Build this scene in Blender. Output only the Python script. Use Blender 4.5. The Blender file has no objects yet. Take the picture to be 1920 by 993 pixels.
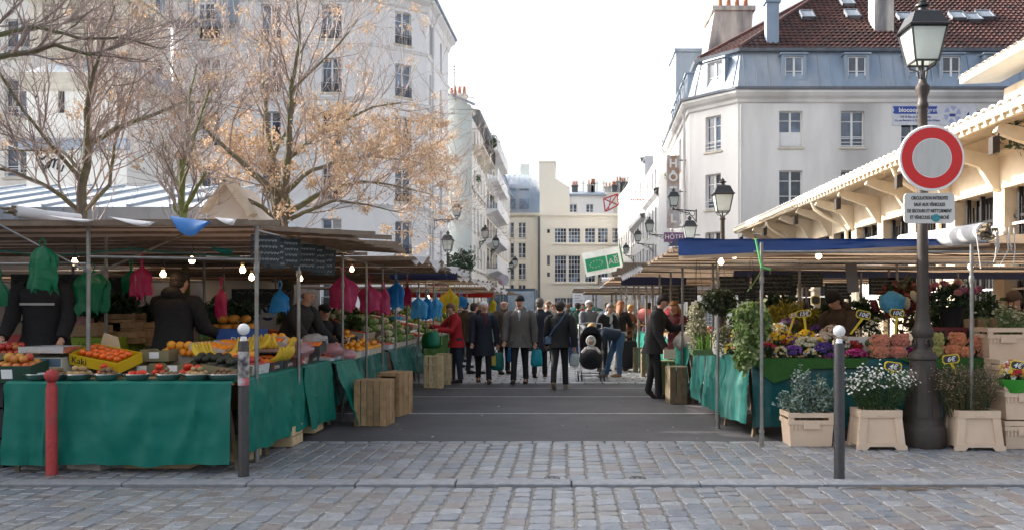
import bpy, math, random
from math import sin, cos, pi, radians, atan2, sqrt, hypot, floor
from mathutils import Vector, Matrix, Euler, noise
S = bpy.context.scene; COL = S.collection; RND = random.Random(7)
# ---------------------------------------------------------------- camera
cd = bpy.data.cameras.new('camera'); cam = bpy.data.objects.new('camera', cd); COL.objects.link(cam)
cam.location = (0, 0, 1.55); cam.rotation_euler = (radians(90), 0, 0)
cd.sensor_width = 36; cd.lens = 30; cd.shift_x = -0.052; cd.shift_y = 0.0409; cd.clip_end = 2000; cd.clip_start = .05
S.camera = cam
# ---------------------------------------------------------------- light: low winter sun from the left, sky
SUN_AZ = radians(22); SUN_EL = radians(27)
to_sun = Vector((-cos(SUN_EL)*cos(SUN_AZ), cos(SUN_EL)*sin(SUN_AZ), sin(SUN_EL)))
W = bpy.data.worlds.new('World'); S.world = W; W.use_nodes = True
wn = W.node_tree; bg = wn.nodes['Background']
sky = wn.nodes.new('ShaderNodeTexSky'); sky.sky_type = 'NISHITA'; sky.sun_disc = False
sky.sun_elevation = SUN_EL; sky.sun_rotation = math.atan2(to_sun.x, to_sun.y)
sky.air_density = 1.0; sky.dust_density = 8; sky.ozone_density = 1.0; sky.altitude = 50
hs = wn.nodes.new('ShaderNodeHueSaturation'); hs.inputs['Saturation'].default_value = .38
wn.links.new(sky.outputs[0], hs.inputs['Color']); wn.links.new(hs.outputs[0], bg.inputs[0]); bg.inputs[1].default_value = .15
sl = bpy.data.lights.new('sun', 'SUN'); sl.energy = 3.5; sl.angle = radians(.55); sl.color = (1, .92, .82)
so = bpy.data.objects.new('sun', sl); COL.objects.link(so); so.rotation_euler = to_sun.to_track_quat('Z', 'Y').to_euler(); so.location = (0, 0, 30)
S.view_settings.view_transform = 'Standard'; S.view_settings.look = 'None'; S.view_settings.gamma = 1; S.view_settings.exposure = 1.62
S.cycles.max_bounces = 6; S.cycles.transparent_max_bounces = 6; S.cycles.use_denoising = True
# ---------------------------------------------------------------- helpers
def D(py): return 2480.0/(py-575.0)
def PX(px, Y): return (px-1060.0)*Y/1600
def PZ(py, Y): return 1.55-(py-575.0)*Y/1600
def U(a, b): return RND.uniform(a, b)
def nz(x, y=0, z=0): return noise.noise(Vector((x, y, z)))
class MB:
    def __init__(s): s.v = []; s.f = []; s.m = []; s.k = 0
    def add(s, vs, fs):
        b = len(s.v); s.v.extend(vs)
        for f in fs: s.f.append([i+b for i in f]); s.m.append(s.k)
        return s
    def box(s, c, d, R=None):
        x, y, z = d[0]/2, d[1]/2, d[2]/2
        vs = [Vector((a*x, b*y, e*z)) for e in (-1, 1) for a, b in ((-1, -1), (1, -1), (1, 1), (-1, 1))]
        if R is not None: vs = [R @ p for p in vs]
        C = Vector(c)
        return s.add([tuple(p+C) for p in vs], [(3, 2, 1, 0), (4, 5, 6, 7), (0, 1, 5, 4), (1, 2, 6, 5), (2, 3, 7, 6), (3, 0, 4, 7)])
    def b2(s, x0, x1, y0, y1, z0, z1): return s.box(((x0+x1)/2, (y0+y1)/2, (z0+z1)/2), (abs(x1-x0), abs(y1-y0), abs(z1-z0)))
    def bar(s, p, q, w, h=None):
        p = Vector(p); q = Vector(q); d = q-p
        return s.box((p+q)/2, (d.length, w, h or w), d.to_track_quat('X', 'Z').to_matrix())
    def loft(s, rings, cap=True, closed=True):
        n = len(rings[0]); vs = [tuple(p) for r in rings for p in r]; fs = []
        for i in range(len(rings)-1):
            for j in range(n if closed else n-1):
                k = (j+1) % n; fs.append((i*n+j, i*n+k, (i+1)*n+k, (i+1)*n+j))
        if cap and closed: fs.append(tuple(range(n-1, -1, -1))); fs.append(tuple(range((len(rings)-1)*n, len(rings)*n)))
        return s.add(vs, fs)
    def tube(s, pts, r, n=6, cap=True, sq=1.0):
        pts = [Vector(p) for p in pts]; N = len(pts)
        rr = r if isinstance(r, (list, tuple)) else [r]*N
        t = (pts[1]-pts[0]).normalized(); u = t.orthogonal().normalized(); rings = []
        for i, p in enumerate(pts):
            a = pts[max(i-1, 0)]; b = pts[min(i+1, N-1)]; t = (b-a)
            if t.length < 1e-9: t = Vector((0, 0, 1))
            t.normalize(); u = (u-t*u.dot(t))
            u = u.normalized() if u.length > 1e-6 else t.orthogonal().normalized()
            w = t.cross(u)
            rings.append([p+(u*cos(2*pi*j/n)*sq+w*sin(2*pi*j/n))*rr[i] for j in range(n)])
        return s.loft(rings, cap)
    def lathe(s, prof, n=16, c=(0, 0, 0), flat=None):
        return s.loft([[(c[0]+r*cos(2*pi*j/n), c[1]+r*sin(2*pi*j/n), c[2]+z) for j in range(n)] for r, z in prof])
    def ell(s, c, r, nu=10, nv=7, R=None, fn=None):
        rings = []; C = Vector(c); r = (r, r, r) if not isinstance(r, (tuple, list)) else r
        for i in range(nv+1):
            a = pi*(i/nv)-pi/2
            if i in (0, nv): a *= .985
            rg = []
            for j in range(nu):
                b = 2*pi*j/nu; p = Vector((cos(a)*cos(b), cos(a)*sin(b), sin(a))); k = fn(p) if fn else 1
                p = Vector((p.x*r[0]*k, p.y*r[1]*k, p.z*r[2]*k))
                if R is not None: p = R @ p
                rg.append(p+C)
            rings.append(rg)
        return s.loft(rings)
    def grid(s, fn, nu, nv):
        vs = [tuple(fn(i/nu, j/nv)) for j in range(nv+1) for i in range(nu+1)]
        return s.add(vs, [(j*(nu+1)+i, j*(nu+1)+i+1, (j+1)*(nu+1)+i+1, (j+1)*(nu+1)+i) for j in range(nv) for i in range(nu)])
    def prism(s, poly, a0, a1, ax='y'):
        f = {'y': lambda p, a: (p[0], a, p[1]), 'x': lambda p, a: (a, p[0], p[1]), 'z': lambda p, a: (p[0], p[1], a)}[ax]
        n = len(poly); vs = [f(p, a0) for p in poly]+[f(p, a1) for p in poly]
        fs = [(i, (i+1) % n, n+(i+1) % n, n+i) for i in range(n)]+[tuple(range(n-1, -1, -1)), tuple(range(n, 2*n))]
        return s.add(vs, fs)
    def quad(s, a, b, c, d): return s.add([tuple(a), tuple(b), tuple(c), tuple(d)], [(0, 1, 2, 3)])
    def xf(s, M):
        s.v = [tuple(M @ Vector(p)) for p in s.v]; return s
    def mesh(s, name, mats, off=None, smooth=True, ang=38):
        me = bpy.data.meshes.new(name)
        vs = s.v if off is None else [(p[0]-off[0], p[1]-off[1], p[2]-off[2]) for p in s.v]
        me.from_pydata([tuple(p) for p in vs], [], s.f)
        for m in (mats if isinstance(mats, (list, tuple)) else [mats]): me.materials.append(m)
        if any(s.m): me.polygons.foreach_set('material_index', s.m)
        me.update()
        if smooth: me.shade_smooth(); me.set_sharp_from_angle(angle=radians(ang))
        return me
    def obj(s, name, mats, parent=None, world=False, loc=None, rz=0, smooth=True, ang=38):
        off = None
        if world: off = WL.get(parent.name, (0, 0, 0)) if parent else loc
        return put(name, s.mesh(name, mats, off, smooth, ang), parent, None if (world and parent) else loc, rz)
WL = {}
def put(name, me, parent=None, loc=None, rz=0, rot=None):
    o = bpy.data.objects.new(name, me); COL.objects.link(o)
    if parent: o.parent = parent
    if loc is not None: o.location = loc
    if rot is not None: o.rotation_euler = rot
    elif rz: o.rotation_euler = (0, 0, rz)
    return o
def thing(name, label, cat, loc=(0, 0, 0), rz=0, group=None, kind=None):
    o = bpy.data.objects.new(name, None); o.empty_display_size = .1; COL.objects.link(o)
    o.location = loc; o.rotation_euler = (0, 0, rz); WL[o.name] = tuple(loc)
    return tag(o, label, cat, group, kind)
def tag(o, label=None, cat=None, group=None, kind=None):
    if label: o['label'] = label
    if cat: o['category'] = cat
    if group: o['group'] = group
    if kind: o['kind'] = kind
    return o
def structure(o, label=None): o['kind'] = 'structure'; return tag(o, label)
def stuff(o, label=None, cat=None): o['kind'] = 'stuff'; return tag(o, label, cat)
KIDS = {}
def kids(o):
    return [c for c in o.children]
def dup(root, loc, rz=0, label=None, group=None, scale=None, rot=None):
    r = root.copy(); COL.objects.link(r); r.location = loc; r.rotation_euler = rot or (0, 0, rz)
    if scale: r.scale = (scale,)*3 if not isinstance(scale, tuple) else scale
    if label: r['label'] = label
    if group: r['group'] = group
    def rec(src, dst):
        for ch in KID(src):
            c = ch.copy(); COL.objects.link(c); c.parent = dst; rec(ch, c)
    rec(root, r); return r
def KID(o):
    if o.name not in KIDS: KIDS[o.name] = list(o.children)
    return KIDS[o.name]
# ---------------------------------------------------------------- materials (all procedural)
MATS = {}
def mat(name, col, rough=.6, metal=0, var=.12, scale=6, bump=0, bscale=40, rnd=0, isl=False, trans=0, emit=0, spec=.5, stretch=None, col2=None, thr=.5, sss=0, coat=0, huer=0):
    if name in MATS: return MATS[name]
    m = bpy.data.materials.new(name); m.use_nodes = True; nt = m.node_tree; N = nt.nodes; L = nt.links
    b = N['Principled BSDF']; out = N['Material Output']
    b.inputs['Roughness'].default_value = rough; b.inputs['Metallic'].default_value = metal; b.inputs['Specular IOR Level'].default_value = spec
    if coat: b.inputs['Coat Weight'].default_value = coat
    tc = N.new('ShaderNodeTexCoord'); mp = N.new('ShaderNodeMapping'); L.new(tc.outputs['Object'], mp.inputs[0])
    if stretch: mp.inputs['Scale'].default_value = stretch
    oi = N.new('ShaderNodeObjectInfo')
    ad = N.new('ShaderNodeVectorMath'); ad.operation = 'MULTIPLY_ADD'; L.new(oi.outputs['Random'], ad.inputs[0]); ad.inputs[1].default_value = (37, 17, 9); L.new(mp.outputs[0], ad.inputs[2])
    n1 = N.new('ShaderNodeTexNoise'); n1.inputs['Scale'].default_value = scale; n1.inputs['Detail'].default_value = 6; n1.inputs['Roughness'].default_value = .62
    L.new(ad.outputs[0], n1.inputs[0])
    mr = N.new('ShaderNodeMapRange'); mr.inputs[1].default_value = .28; mr.inputs[2].default_value = .72; mr.inputs[3].default_value = 1-var; mr.inputs[4].default_value = 1+var
    L.new(n1.outputs[0], mr.inputs[0])
    base = N.new('ShaderNodeMix'); base.data_type = 'RGBA'; base.inputs['A'].default_value = (*col, 1); base.inputs['B'].default_value = (*(col2 or col), 1)
    if col2:
        n2 = N.new('ShaderNodeTexNoise'); n2.inputs['Scale'].default_value = scale*.45; n2.inputs['Detail'].default_value = 7; L.new(ad.outputs[0], n2.inputs[0])
        r2 = N.new('ShaderNodeMapRange'); r2.inputs[1].default_value = thr-.08; r2.inputs[2].default_value = thr+.14; L.new(n2.outputs[0], r2.inputs[0]); L.new(r2.outputs[0], base.inputs['Factor'])
    else: base.inputs['Factor'].default_value = 0
    v = mr.outputs[0]
    if rnd or isl:
        g = N.new('ShaderNodeNewGeometry'); a2 = N.new('ShaderNodeMath'); a2.operation = 'ADD'; L.new(oi.outputs['Random'], a2.inputs[0])
        if isl: L.new(g.outputs['Random Per Island'], a2.inputs[1])
        else: a2.inputs[1].default_value = 0
        fr = N.new('ShaderNodeMath'); fr.operation = 'FRACT'; L.new(a2.outputs[0], fr.inputs[0])
        m3 = N.new('ShaderNodeMapRange'); m3.inputs[3].default_value = 1-rnd; m3.inputs[4].default_value = 1+rnd; L.new(fr.outputs[0], m3.inputs[0])
        mu = N.new('ShaderNodeMath'); mu.operation = 'MULTIPLY'; L.new(v, mu.inputs[0]); L.new(m3.outputs[0], mu.inputs[1]); v = mu.outputs[0]
    hsv = N.new('ShaderNodeHueSaturation'); L.new(base.outputs['Result'], hsv.inputs['Color']); L.new(v, hsv.inputs['Value'])
    if huer:
        f2 = N.new('ShaderNodeMath'); f2.operation = 'MULTIPLY'; f2.inputs[1].default_value = 7.31; L.new(fr.outputs[0], f2.inputs[0])
        f3 = N.new('ShaderNodeMath'); f3.operation = 'FRACT'; L.new(f2.outputs[0], f3.inputs[0])
        m4 = N.new('ShaderNodeMapRange'); m4.inputs[3].default_value = .5-huer; m4.inputs[4].default_value = .5+huer; L.new(f3.outputs[0], m4.inputs[0]); L.new(m4.outputs[0], hsv.inputs['Hue'])
    L.new(hsv.outputs[0], b.inputs['Base Color'])
    if emit: L.new(hsv.outputs[0], b.inputs['Emission Color']); b.inputs['Emission Strength'].default_value = emit
    if bump:
        n4 = N.new('ShaderNodeTexNoise'); n4.inputs['Scale'].default_value = bscale; n4.inputs['Detail'].default_value = 5; L.new(ad.outputs[0], n4.inputs[0])
        bp = N.new('ShaderNodeBump'); bp.inputs['Strength'].default_value = min(1, bump); bp.inputs['Distance'].default_value = .02; L.new(n4.outputs[0], bp.inputs['Height']); L.new(bp.outputs[0], b.inputs['Normal'])
    if trans:
        t = N.new('ShaderNodeBsdfTranslucent'); mx = N.new('ShaderNodeMixShader'); mx.inputs[0].default_value = trans
        L.new(hsv.outputs[0], t.inputs[0]); L.new(b.outputs[0], mx.inputs[1]); L.new(t.outputs[0], mx.inputs[2]); L.new(mx.outputs[0], out.inputs[0])
    MATS[name] = m; return m
def ramp_mat(name, cols, rough=.5, var=.1, scale=30, bump=.3, bscale=60, spec=.5, trans=0):
    """colour picked per object / per island out of a list"""
    m = mat(name, (.5, .5, .5), rough=rough, var=var, scale=scale, bump=bump, bscale=bscale, isl=True, spec=spec, trans=trans)
    nt = m.node_tree; N = nt.nodes; L = nt.links
    fr = [n for n in N if n.type == 'MATH' and n.operation == 'FRACT'][0]
    cr = N.new('ShaderNodeValToRGB'); cr.color_ramp.interpolation = 'CONSTANT'
    e = cr.color_ramp.elements; n = len(cols)
    while len(e) < n: e.new(.5)
    for i, c in enumerate(cols): e[i].position = i/n; e[i].color = (*c, 1)
    L.new(fr.outputs[0], cr.inputs[0]); mx = [n for n in N if n.type == 'MIX'][0]; L.new(cr.outputs[0], mx.inputs['A'])
    return m
WALLW = mat('white_render', (.80, .80, .81), .9, var=.05, scale=.5, col2=(.66, .65, .66), thr=.60, stretch=(1, 1, .35), bump=.15, bscale=8)
WALLR = mat('stained_render', (.77, .755, .735), .9, var=.10, scale=.5, col2=(.47, .46, .45), thr=.58, stretch=(1.3, 1.3, .3), bump=.15, bscale=8)
WALLG = mat('green_grey_render', (.55, .60, .59), .9, var=.05, scale=.4, col2=(.43, .48, .47), thr=.6, stretch=(1, 1, .3))
WALLC = mat('cream_render', (.82, .77, .67), .9, var=.04, scale=.4, col2=(.76, .70, .60), thr=.6, stretch=(1, 1, .3))
WALLP = mat('pale_render', (.80, .78, .74), .9, var=.05, scale=.4, col2=(.68, .66, .62), thr=.6, stretch=(1, 1, .3))
STONE = mat('pale_stone', (.66, .61, .52), .85, var=.12, scale=2, col2=(.48, .44, .37), thr=.56, bump=.25, bscale=20)
HALLST = mat('hall_stone', (.66, .57, .44), .85, var=.1, scale=2.2, col2=(.48, .38, .27), thr=.56, bump=.2, bscale=25)
HALLW = mat('hall_painted_wood', (.70, .62, .49), .7, var=.07, scale=3, bump=.1)
ZINC = mat('zinc', (.26, .325, .41), .45, metal=.35, var=.16, scale=1.2, col2=(.36, .39, .43), thr=.5, stretch=(1, 1, .4))
ZINCD = mat('dark_zinc', (.17, .19, .22), .5, metal=.4, var=.2, scale=2)
TILE = mat('red_tile', (.085, .034, .029), .75, var=.2, scale=3, isl=True, rnd=.22, bump=.2, col2=(.050, .028, .027), thr=.53)
BRICK = mat('chimney_render', (.55, .52, .47), .9, var=.2, scale=1.5, col2=(.22, .22, .23), thr=.52, stretch=(2, 2, .5))
SLATE = mat('slate', (.09, .095, .105), .6, var=.2, scale=3)
POT = mat('terracotta_pot', (.42, .16, .09), .8, var=.2)
WFRAME = mat('window_paint', (.78, .78, .78), .5, var=.05)
IRON = mat('black_iron', (.025, .027, .03), .45, var=.2, scale=12)
CAST = mat('cast_iron_grey', (.046, .037, .032), .55, metal=.0, var=.22, scale=9, bump=.15, bscale=60, spec=.4)
STEEL = mat('galvanised_steel', (.27, .27, .26), .42, metal=.75, var=.22, scale=9, col2=(.22, .18, .15), thr=.60)
ALU = mat('bright_steel', (.62, .63, .65), .25, metal=.95, var=.08)
GLASS = None
def glass_mat():
    m = mat('window_glass', (.055, .07, .10), .06, var=.5, scale=1.3, rnd=.7, isl=True, spec=.9, col2=(.14, .20, .29), thr=.5)
    return m
GLASS = glass_mat()
CURTAIN = mat('curtain', (.55, .55, .58), .9, var=.12, scale=3, stretch=(14, 14, 1))
LGLASS = mat('lantern_glass', (.72, .78, .76), .25, var=.05, trans=.45)
WOODC = mat('crate_wood', (.42, .27, .14), .8, var=.28, scale=7, stretch=(1, 1, 1), rnd=.18, isl=True, bump=.3, bscale=50, col2=(.26, .16, .08), thr=.57)
WOODL = mat('pale_crate_wood', (.56, .43, .25), .8, var=.2, scale=9, rnd=.12, isl=True, bump=.2)
WOODG = mat('weathered_wood', (.17, .13, .08), .85, var=.3, scale=9, rnd=.15, isl=True, bump=.3)
CARD = mat('cardboard', (.40, .28, .17), .85, var=.1, rnd=.12)
TARPG = mat('green_tarpaulin', (.001, .145, .108), .55, spec=.3, var=.07, scale=2.2, bump=.12, bscale=60, col2=(.03, .17, .14), thr=.60)
TARPT = mat('faded_teal_tarpaulin', (.010, .125, .108), .45, var=.2, scale=3, col2=(.09, .22, .20), thr=.57, stretch=(4, 4, .6), bump=.3, bscale=8, trans=.15)
GRASS = mat('artificial_grass', (.035, .13, .02), .9, var=.25, scale=60, bump=.8, bscale=260)
CANV = mat('tan_canopy', (.46, .34, .235), .75, var=.14, scale=2.5, trans=.34, stretch=(.5, 6, 1), bump=.12, bscale=10)
CANB = mat('brown_canopy', (.30, .22, .175), .75, var=.18, scale=2.5, trans=.16, stretch=(.5, 6, 1), bump=.12, bscale=10)
CANW = mat('white_canopy', (.80, .80, .82), .6, var=.06, trans=.3)
CANBL = mat('blue_canopy', (.010, .045, .18), .45, var=.2, scale=2, trans=.12, bump=.2, bscale=6)
NAVY = mat('navy_canopy', (.012, .02, .07), .5, var=.2, scale=2)
BATTEN = mat('batten_wood', (.20, .15, .11), .8, var=.25, scale=9)
BLACKP = mat('black_plastic', (.012, .012, .014), .45, var=.2)
BOARD = mat('chalk_board', (.03, .038, .04), .8, var=.5, scale=25, col2=(.10, .11, .11), thr=.6)
WHITE = mat('white_paint', (.78, .78, .78), .4, var=.06)
CREAMP = mat('cream_plastic', (.66, .51, .38), .42, var=.08, scale=4, col2=(.60, .45, .33), thr=.62, spec=.4)
SKIN = mat('skin', (.52, .29, .20), .55, var=.1, scale=20)
# ================================================================ GROUND
ASPH = mat('asphalt', (.070, .069, .076), .72, var=.32, scale=.9, bump=.5, bscale=220, col2=(.095, .092, .098), thr=.55)
MORT = mat('sandy_joint', (.19, .18, .17), .95, var=.3, scale=9, bump=.6, bscale=80)
STN = ramp_mat('paving_granite', [(.19, .205, .235), (.225, .24, .27), (.17, .19, .22), (.20, .20, .205), (.25, .265, .29), (.155, .17, .20), (.180, .160, .158), (.22, .23, .255), (.18, .188, .205), (.205, .20, .198)], rough=.36, var=.22, scale=14, bump=.5, bscale=45, spec=.6)
KERB = mat('kerb_granite', (.225, .235, .255), .6, var=.2, scale=14, bump=.4, bscale=90, rnd=.12)
g = MB(); g.grid(lambda u, v: (-300+600*u, -60+560*v, -.07), 4, 4); structure(g.obj('ground', ASPH, smooth=False), 'wide grey ground under the market street')
g = MB(); g.grid(lambda u, v: (-30+60*u, 9.82+110*v, 0), 12, 20); structure(g.obj('street', ASPH, smooth=False), 'dark asphalt street running between the market stalls')
def stone(mb, cx, cy, w, d, z, j=.5):
    r = RND; tz = [z+r.uniform(-1, 1)*.004 for _ in range(4)]; k = .008; q = .010
    P = [(cx-w/2+r.uniform(-q, q)*j, cy-d/2+r.uniform(-q, q)*j), (cx+w/2+r.uniform(-q, q)*j, cy-d/2+r.uniform(-q, q)*j), (cx+w/2+r.uniform(-q, q)*j, cy+d/2+r.uniform(-q, q)*j), (cx-w/2+r.uniform(-q, q)*j, cy+d/2+r.uniform(-q, q)*j)]
    ring = []
    for i in range(4):
        a = P[i]; b = P[(i+1) % 4]
        ring.append((a[0]*.86+b[0]*.14, a[1]*.86+b[1]*.14, i)); ring.append((a[0]*.14+b[0]*.86, a[1]*.14+b[1]*.86, (i+1) % 4))
    r0 = [(x, y, z-.06) for x, y, i in ring]; r1 = [(x, y, tz[i]-.006) for x, y, i in ring]
    r2 = [(cx+(x-cx)*(1-2*k/w), cy+(y-cy)*(1-2*k/d), tz[i]) for x, y, i in ring]
    mb.loft([r0, r1, r2], cap=True)
def pave(name, label, y0, y1, x0, x1, z, cw, key):
    s = MB(); s.grid(lambda u, v: (x0+(x1-x0)*u, y0+(y1-y0)*v, z-.008), 10, 4)
    root = structure(s.obj(name, MORT, smooth=False), label)
    cells = []; x = x0
    while x < x1:
        w = cw*U(.94, 1.07); y = y0+U(-.1, 0)
        while y < y1:
            d = U(.13, .235); a = max(y, y0); b = min(y+d, y1)
            if b-a > .05: cells.append((x+w/2, (a+b)/2, w-U(.016, .026), b-a-U(.006, .014)))
            y += d
        x += w
    cells.sort(key=key); rest = MB()
    for i, c in enumerate(cells):
        zz = z+.006*nz(c[0]*.8, c[1]*.8)+U(-.002, .002)
        if i < 300 and key(c) < 90:
            m = MB(); stone(m, 0, 0, c[2], c[3], 0); o = m.obj('paving_stone', STN, root, loc=(c[0], c[1], zz), ang=15)
        else: stone(rest, c[0], c[1], c[2], c[3], zz)
    stuff(rest.obj('paving_stone', STN, root, ang=15))
def kroad(c):
    py = 575+2480/c[1]; px = 1060+c[0]*1600/c[1]
    return (c[1]-5.5)*1.0+(0 if -20 < px < 1940 and py < 1010 else 100)
pave('cobbled_road', 'blue grey cobbled road along the bottom of the picture', 3.2, 7.37, -7, 6.4, 0, .172, kroad)
pave('cobbled_pavement', 'cobbled pavement between the kerb and the asphalt street', 7.57, 9.66, -11, 8.5, .015, .172, lambda c: abs(c[0])*.6+(c[1]-7.5)+(100 if (c[0] < -3.6 and c[1] > 8.3) else 0))
k = thing('kerb', 'low granite kerb line crossing the picture in front of the stalls', 'kerb', (0, 7.47, 0), kind='structure')
x = -11
while x < 9:
    L_ = U(.85, 1.15); m = MB(); w = L_/2-.006
    m.loft([[(-w, -.09, -.05), (w, -.09, -.05), (w, .09, -.05), (-w, .09, -.05)], [(-w, -.095, .018), (w, -.095, .018), (w, .09, .022), (-w, .09, .022)], [(-w+.008, -.075, .028), (w-.008, -.075, .028), (w-.008, .085, .03), (-w+.008, .085, .03)]])
    m.obj('kerb_stone', KERB, k, loc=(x+L_/2, U(-.003, .003), U(-.002, .002))); x += L_
k2 = thing('kerb', 'flush pale stone strip between the cobbles and the asphalt', 'kerb', (0, 9.74, 0), kind='structure')
x = -9
while x < 8:
    L_ = U(.22, .34); m = MB(); stone(m, 0, 0, L_-.012, .13, 0); m.obj('kerb_stone', KERB, k2, loc=(x+L_/2, 0, .012)); x += L_
LINE = mat('worn_white_line', (.42, .42, .43), .8, var=.35, scale=18)
for yy, w in ((12.42, .07), (14.75, .06), (16.3, .05)):
    m = MB(); m.grid(lambda u, v: (-3.4+6.2*u, yy+w*(v-.5)+.012*nz(u*9, yy), .004), 40, 1)
    structure(m.obj('road_marking', LINE, smooth=False), 'thin pale stripe across the asphalt street')
m = MB(); m.grid(lambda u, v: (-3.6+7.2*u, 17.4+60*v, .004), 4, 4)
far = structure(m.obj('paved_street', MORT, smooth=False), 'pale grey stone paving of the street further back')
m = MB()
y = 17.4
while y < 44:
    x = -3.5+(.17 if int(y*10) % 2 else 0)
    while x < 3.5: stone(m, x, y, .31, .28, .02, .3); x += .34
    y += .31
stuff(m.obj('paving_slab', mat('pale_paving', (.34, .35, .37), .55, var=.15, scale=8, rnd=.16, isl=True, spec=.6), far))
MAN = mat('manhole_iron', (.12, .12, .125), .5, metal=.4, var=.2)
for x, y, l in ((PX(1035, 7.68), 7.68, 'small round iron cover left of centre by the kerb'), (PX(1195, 7.68), 7.68, 'small round iron cover right of centre by the kerb')):
    m = MB(); m.lathe([(.075, 0), (.075, .018), (.065, .020), (.063, .015), (0.01, .015)], 20); o = tag(m.obj('access_cover', MAN, loc=(x, y, 0)), l, 'manhole cover')
    h = MB(); h.box((-.025, 0, .017), (.02, .02, .006)); h.box((.025, 0, .017), (.02, .02, .006)); h.obj('lifting_hole', BLACKP, o)
m = MB(); RND.seed(5)
for i in range(7):
    x = U(0, .9); m.tube([(x, U(-.03, .03), .012), (x+U(.1, .25), U(-.05, .05), .02), (x+U(.3, .45), U(-.08, .08), .012)], .005, 5)
tag(m.obj('fallen_twig', BATTEN, loc=(PX(1570, 7.3), 7.24, 0)), 'dry brown twigs lying on the cobbles beside the right bollard', 'twig')

# ================================================================ FACADES
PROTO = {}
def sweep(mb, path, prof, closed=False):
    """carry a profile (outward, z) along a polyline of (x, y), mitred; outward is to the right of the direction"""
    n = len(path); rings = []
    for i in range(n):
        p = Vector(path[i]); ds = []
        if i > 0: ds.append((p-Vector(path[i-1])).normalized())
        if i < n-1: ds.append((Vector(path[i+1])-p).normalized())
        ns = [Vector((d.y, -d.x)) for d in ds]; m = ns[0] if len(ns) == 1 else (ns[0]+ns[1]).normalized()
        k = 1/max(.3, m.dot(ns[0])); rings.append([(p.x+m.x*o*k, p.y+m.y*o*k, z) for o, z in prof])
    mb.loft(rings, cap=closed, closed=closed)
def winproto(w, h, kind):
    key = (round(w, 2), round(h, 2), kind)
    if key in PROTO: return PROTO[key]
    L = []; f = MB(); t = .055 if kind != 'grid' else .04
    y = .02
    f.b2(0, t, -y, .04, 0, h); f.b2(w-t, w, -y, .04, 0, h); f.b2(t-.001, w-t+.001, -y+.001, .039, h-t, h-.001); f.b2(t-.001, w-t+.001, -y+.001, .039, .001, t)
    ps = []
    if kind == 'grid':
        nx = max(2, round(w/.33)); ny = max(2, round(h/.45))
        for i in range(1, nx): f.b2(w*i/nx-.018, w*i/nx+.018, -.012, .03, t, h-t)
        for j in range(1, ny): f.b2(t, w-t, -.010, .028, h*j/ny-.018, h*j/ny+.018)
        p = MB()
        for i in range(nx):
            for j in range(ny): a = U(-.004, .004); x0 = w*i/nx; x1 = w*(i+1)/nx; p.quad((x0, .02+a, h*j/ny), (x1, .02-a, h*j/ny), (x1, .02, h*(j+1)/ny), (x0, .02+a, h*(j+1)/ny))
        ps.append(('pane', p, GLASS))
    elif kind == 'slit':
        p = MB(); p.quad((0, .02, 0), (w, .02, 0), (w, .02, h), (0, .02, h)); ps.append(('pane', p, GLASS))
    else:
        c = w/2; f.b2(c-.05, c+.05, -y-.012, .04, t, h-t)
        nb = 3 if h > 1.3 else 2; zs = [h*(.36 if nb == 2 else .30), h*.72][:1 if nb == 2 else 2]
        if kind == 'panel': zs = [h*.42, h*.74]
        for z in zs: f.b2(t, w-t, -.008, .03, z-.018, z+.018)
        for a, b in ((t, c-.05), (c+.05, w-t)):
            p = MB(); e = U(-.01, .01); zb = h*.42 if kind == 'panel' else t
            p.quad((a, .02+e, zb), (b, .02-e, zb), (b, .02-e, h-t), (a, .02+e, h-t)); ps.append(('pane', p, GLASS))
        if kind == 'panel': f.b2(t, w-t, -.03, .01, t, h*.42)
        if kind in ('french', 'side'):
            for a, b in ((t, t+.16), (w-t-.16, w-t)):
                p = MB(); p.grid(lambda u, v: (a+(b-a)*u, .035, t+(h-2*t)*v), 4, 1)
    L.append(('window', f.mesh('window', [WFRAME if kind != 'slit' else IRON], smooth=False), None))
    for n, p, mm in ps: L.append((n, p.mesh(n, [mm], smooth=False), 0))
    s = MB(); s.b2(-.1, w+.1, -.26, 0, -.09, 0); s.b2(-.06, w+.06, -.22, 0, -.13, -.09); L.append(('sill', s.mesh('sill', [STONE], smooth=False), 0))
    if kind in ('french', 'rail'):
        r = MB(); hh = .55 if kind == 'french' else .42; yb = -.2
        for z in (.06, hh): r.b2(0, w, yb-.012, yb+.012, z-.015, z+.015)
        if kind == 'french':
            r.b2(0, w, yb-.01, yb+.01, hh-.13, hh-.11); n = int(w/.10)
            for i in range(n+1): r.b2(w*i/n-.009, w*i/n+.009, yb-.009, yb+.009, 0, hh)
            for i in range(n): x = w*(i+.5)/n; r.tube([(x+.03*cos(a), yb, .3+.07*sin(a)) for a in [q*pi/3 for q in range(7)]], .007, 4)
            for i in range(n): x = w*(i+.5)/n; r.tube([(x-.04, yb, .08), (x, yb, .2), (x+.04, yb, .08)], .008, 4)
        else: r.b2(0, w, yb-.012, yb+.012, .22, .245)
        L.append(('railing', r.mesh('railing', [IRON if kind == 'french' else WFRAME], smooth=False), 0))
    PROTO[key] = L; return L
def put_window(par, u, z, w, h, kind, P0, d, rec, sill=True):
    L = winproto(w, h, kind); n = Vector((d.y, -d.x)); b = Vector(P0)+d*u-n*rec; pl = WL.get(par.name, (0, 0, 0))
    o = put(L[0][0], L[0][1], par, (b.x-pl[0], b.y-pl[1], z-pl[2]), rz=atan2(d.y, d.x))
    for nme, me, _ in L[1:]:
        if nme == 'sill' and not sill: continue
        put(nme, me, o)
    return o
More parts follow.
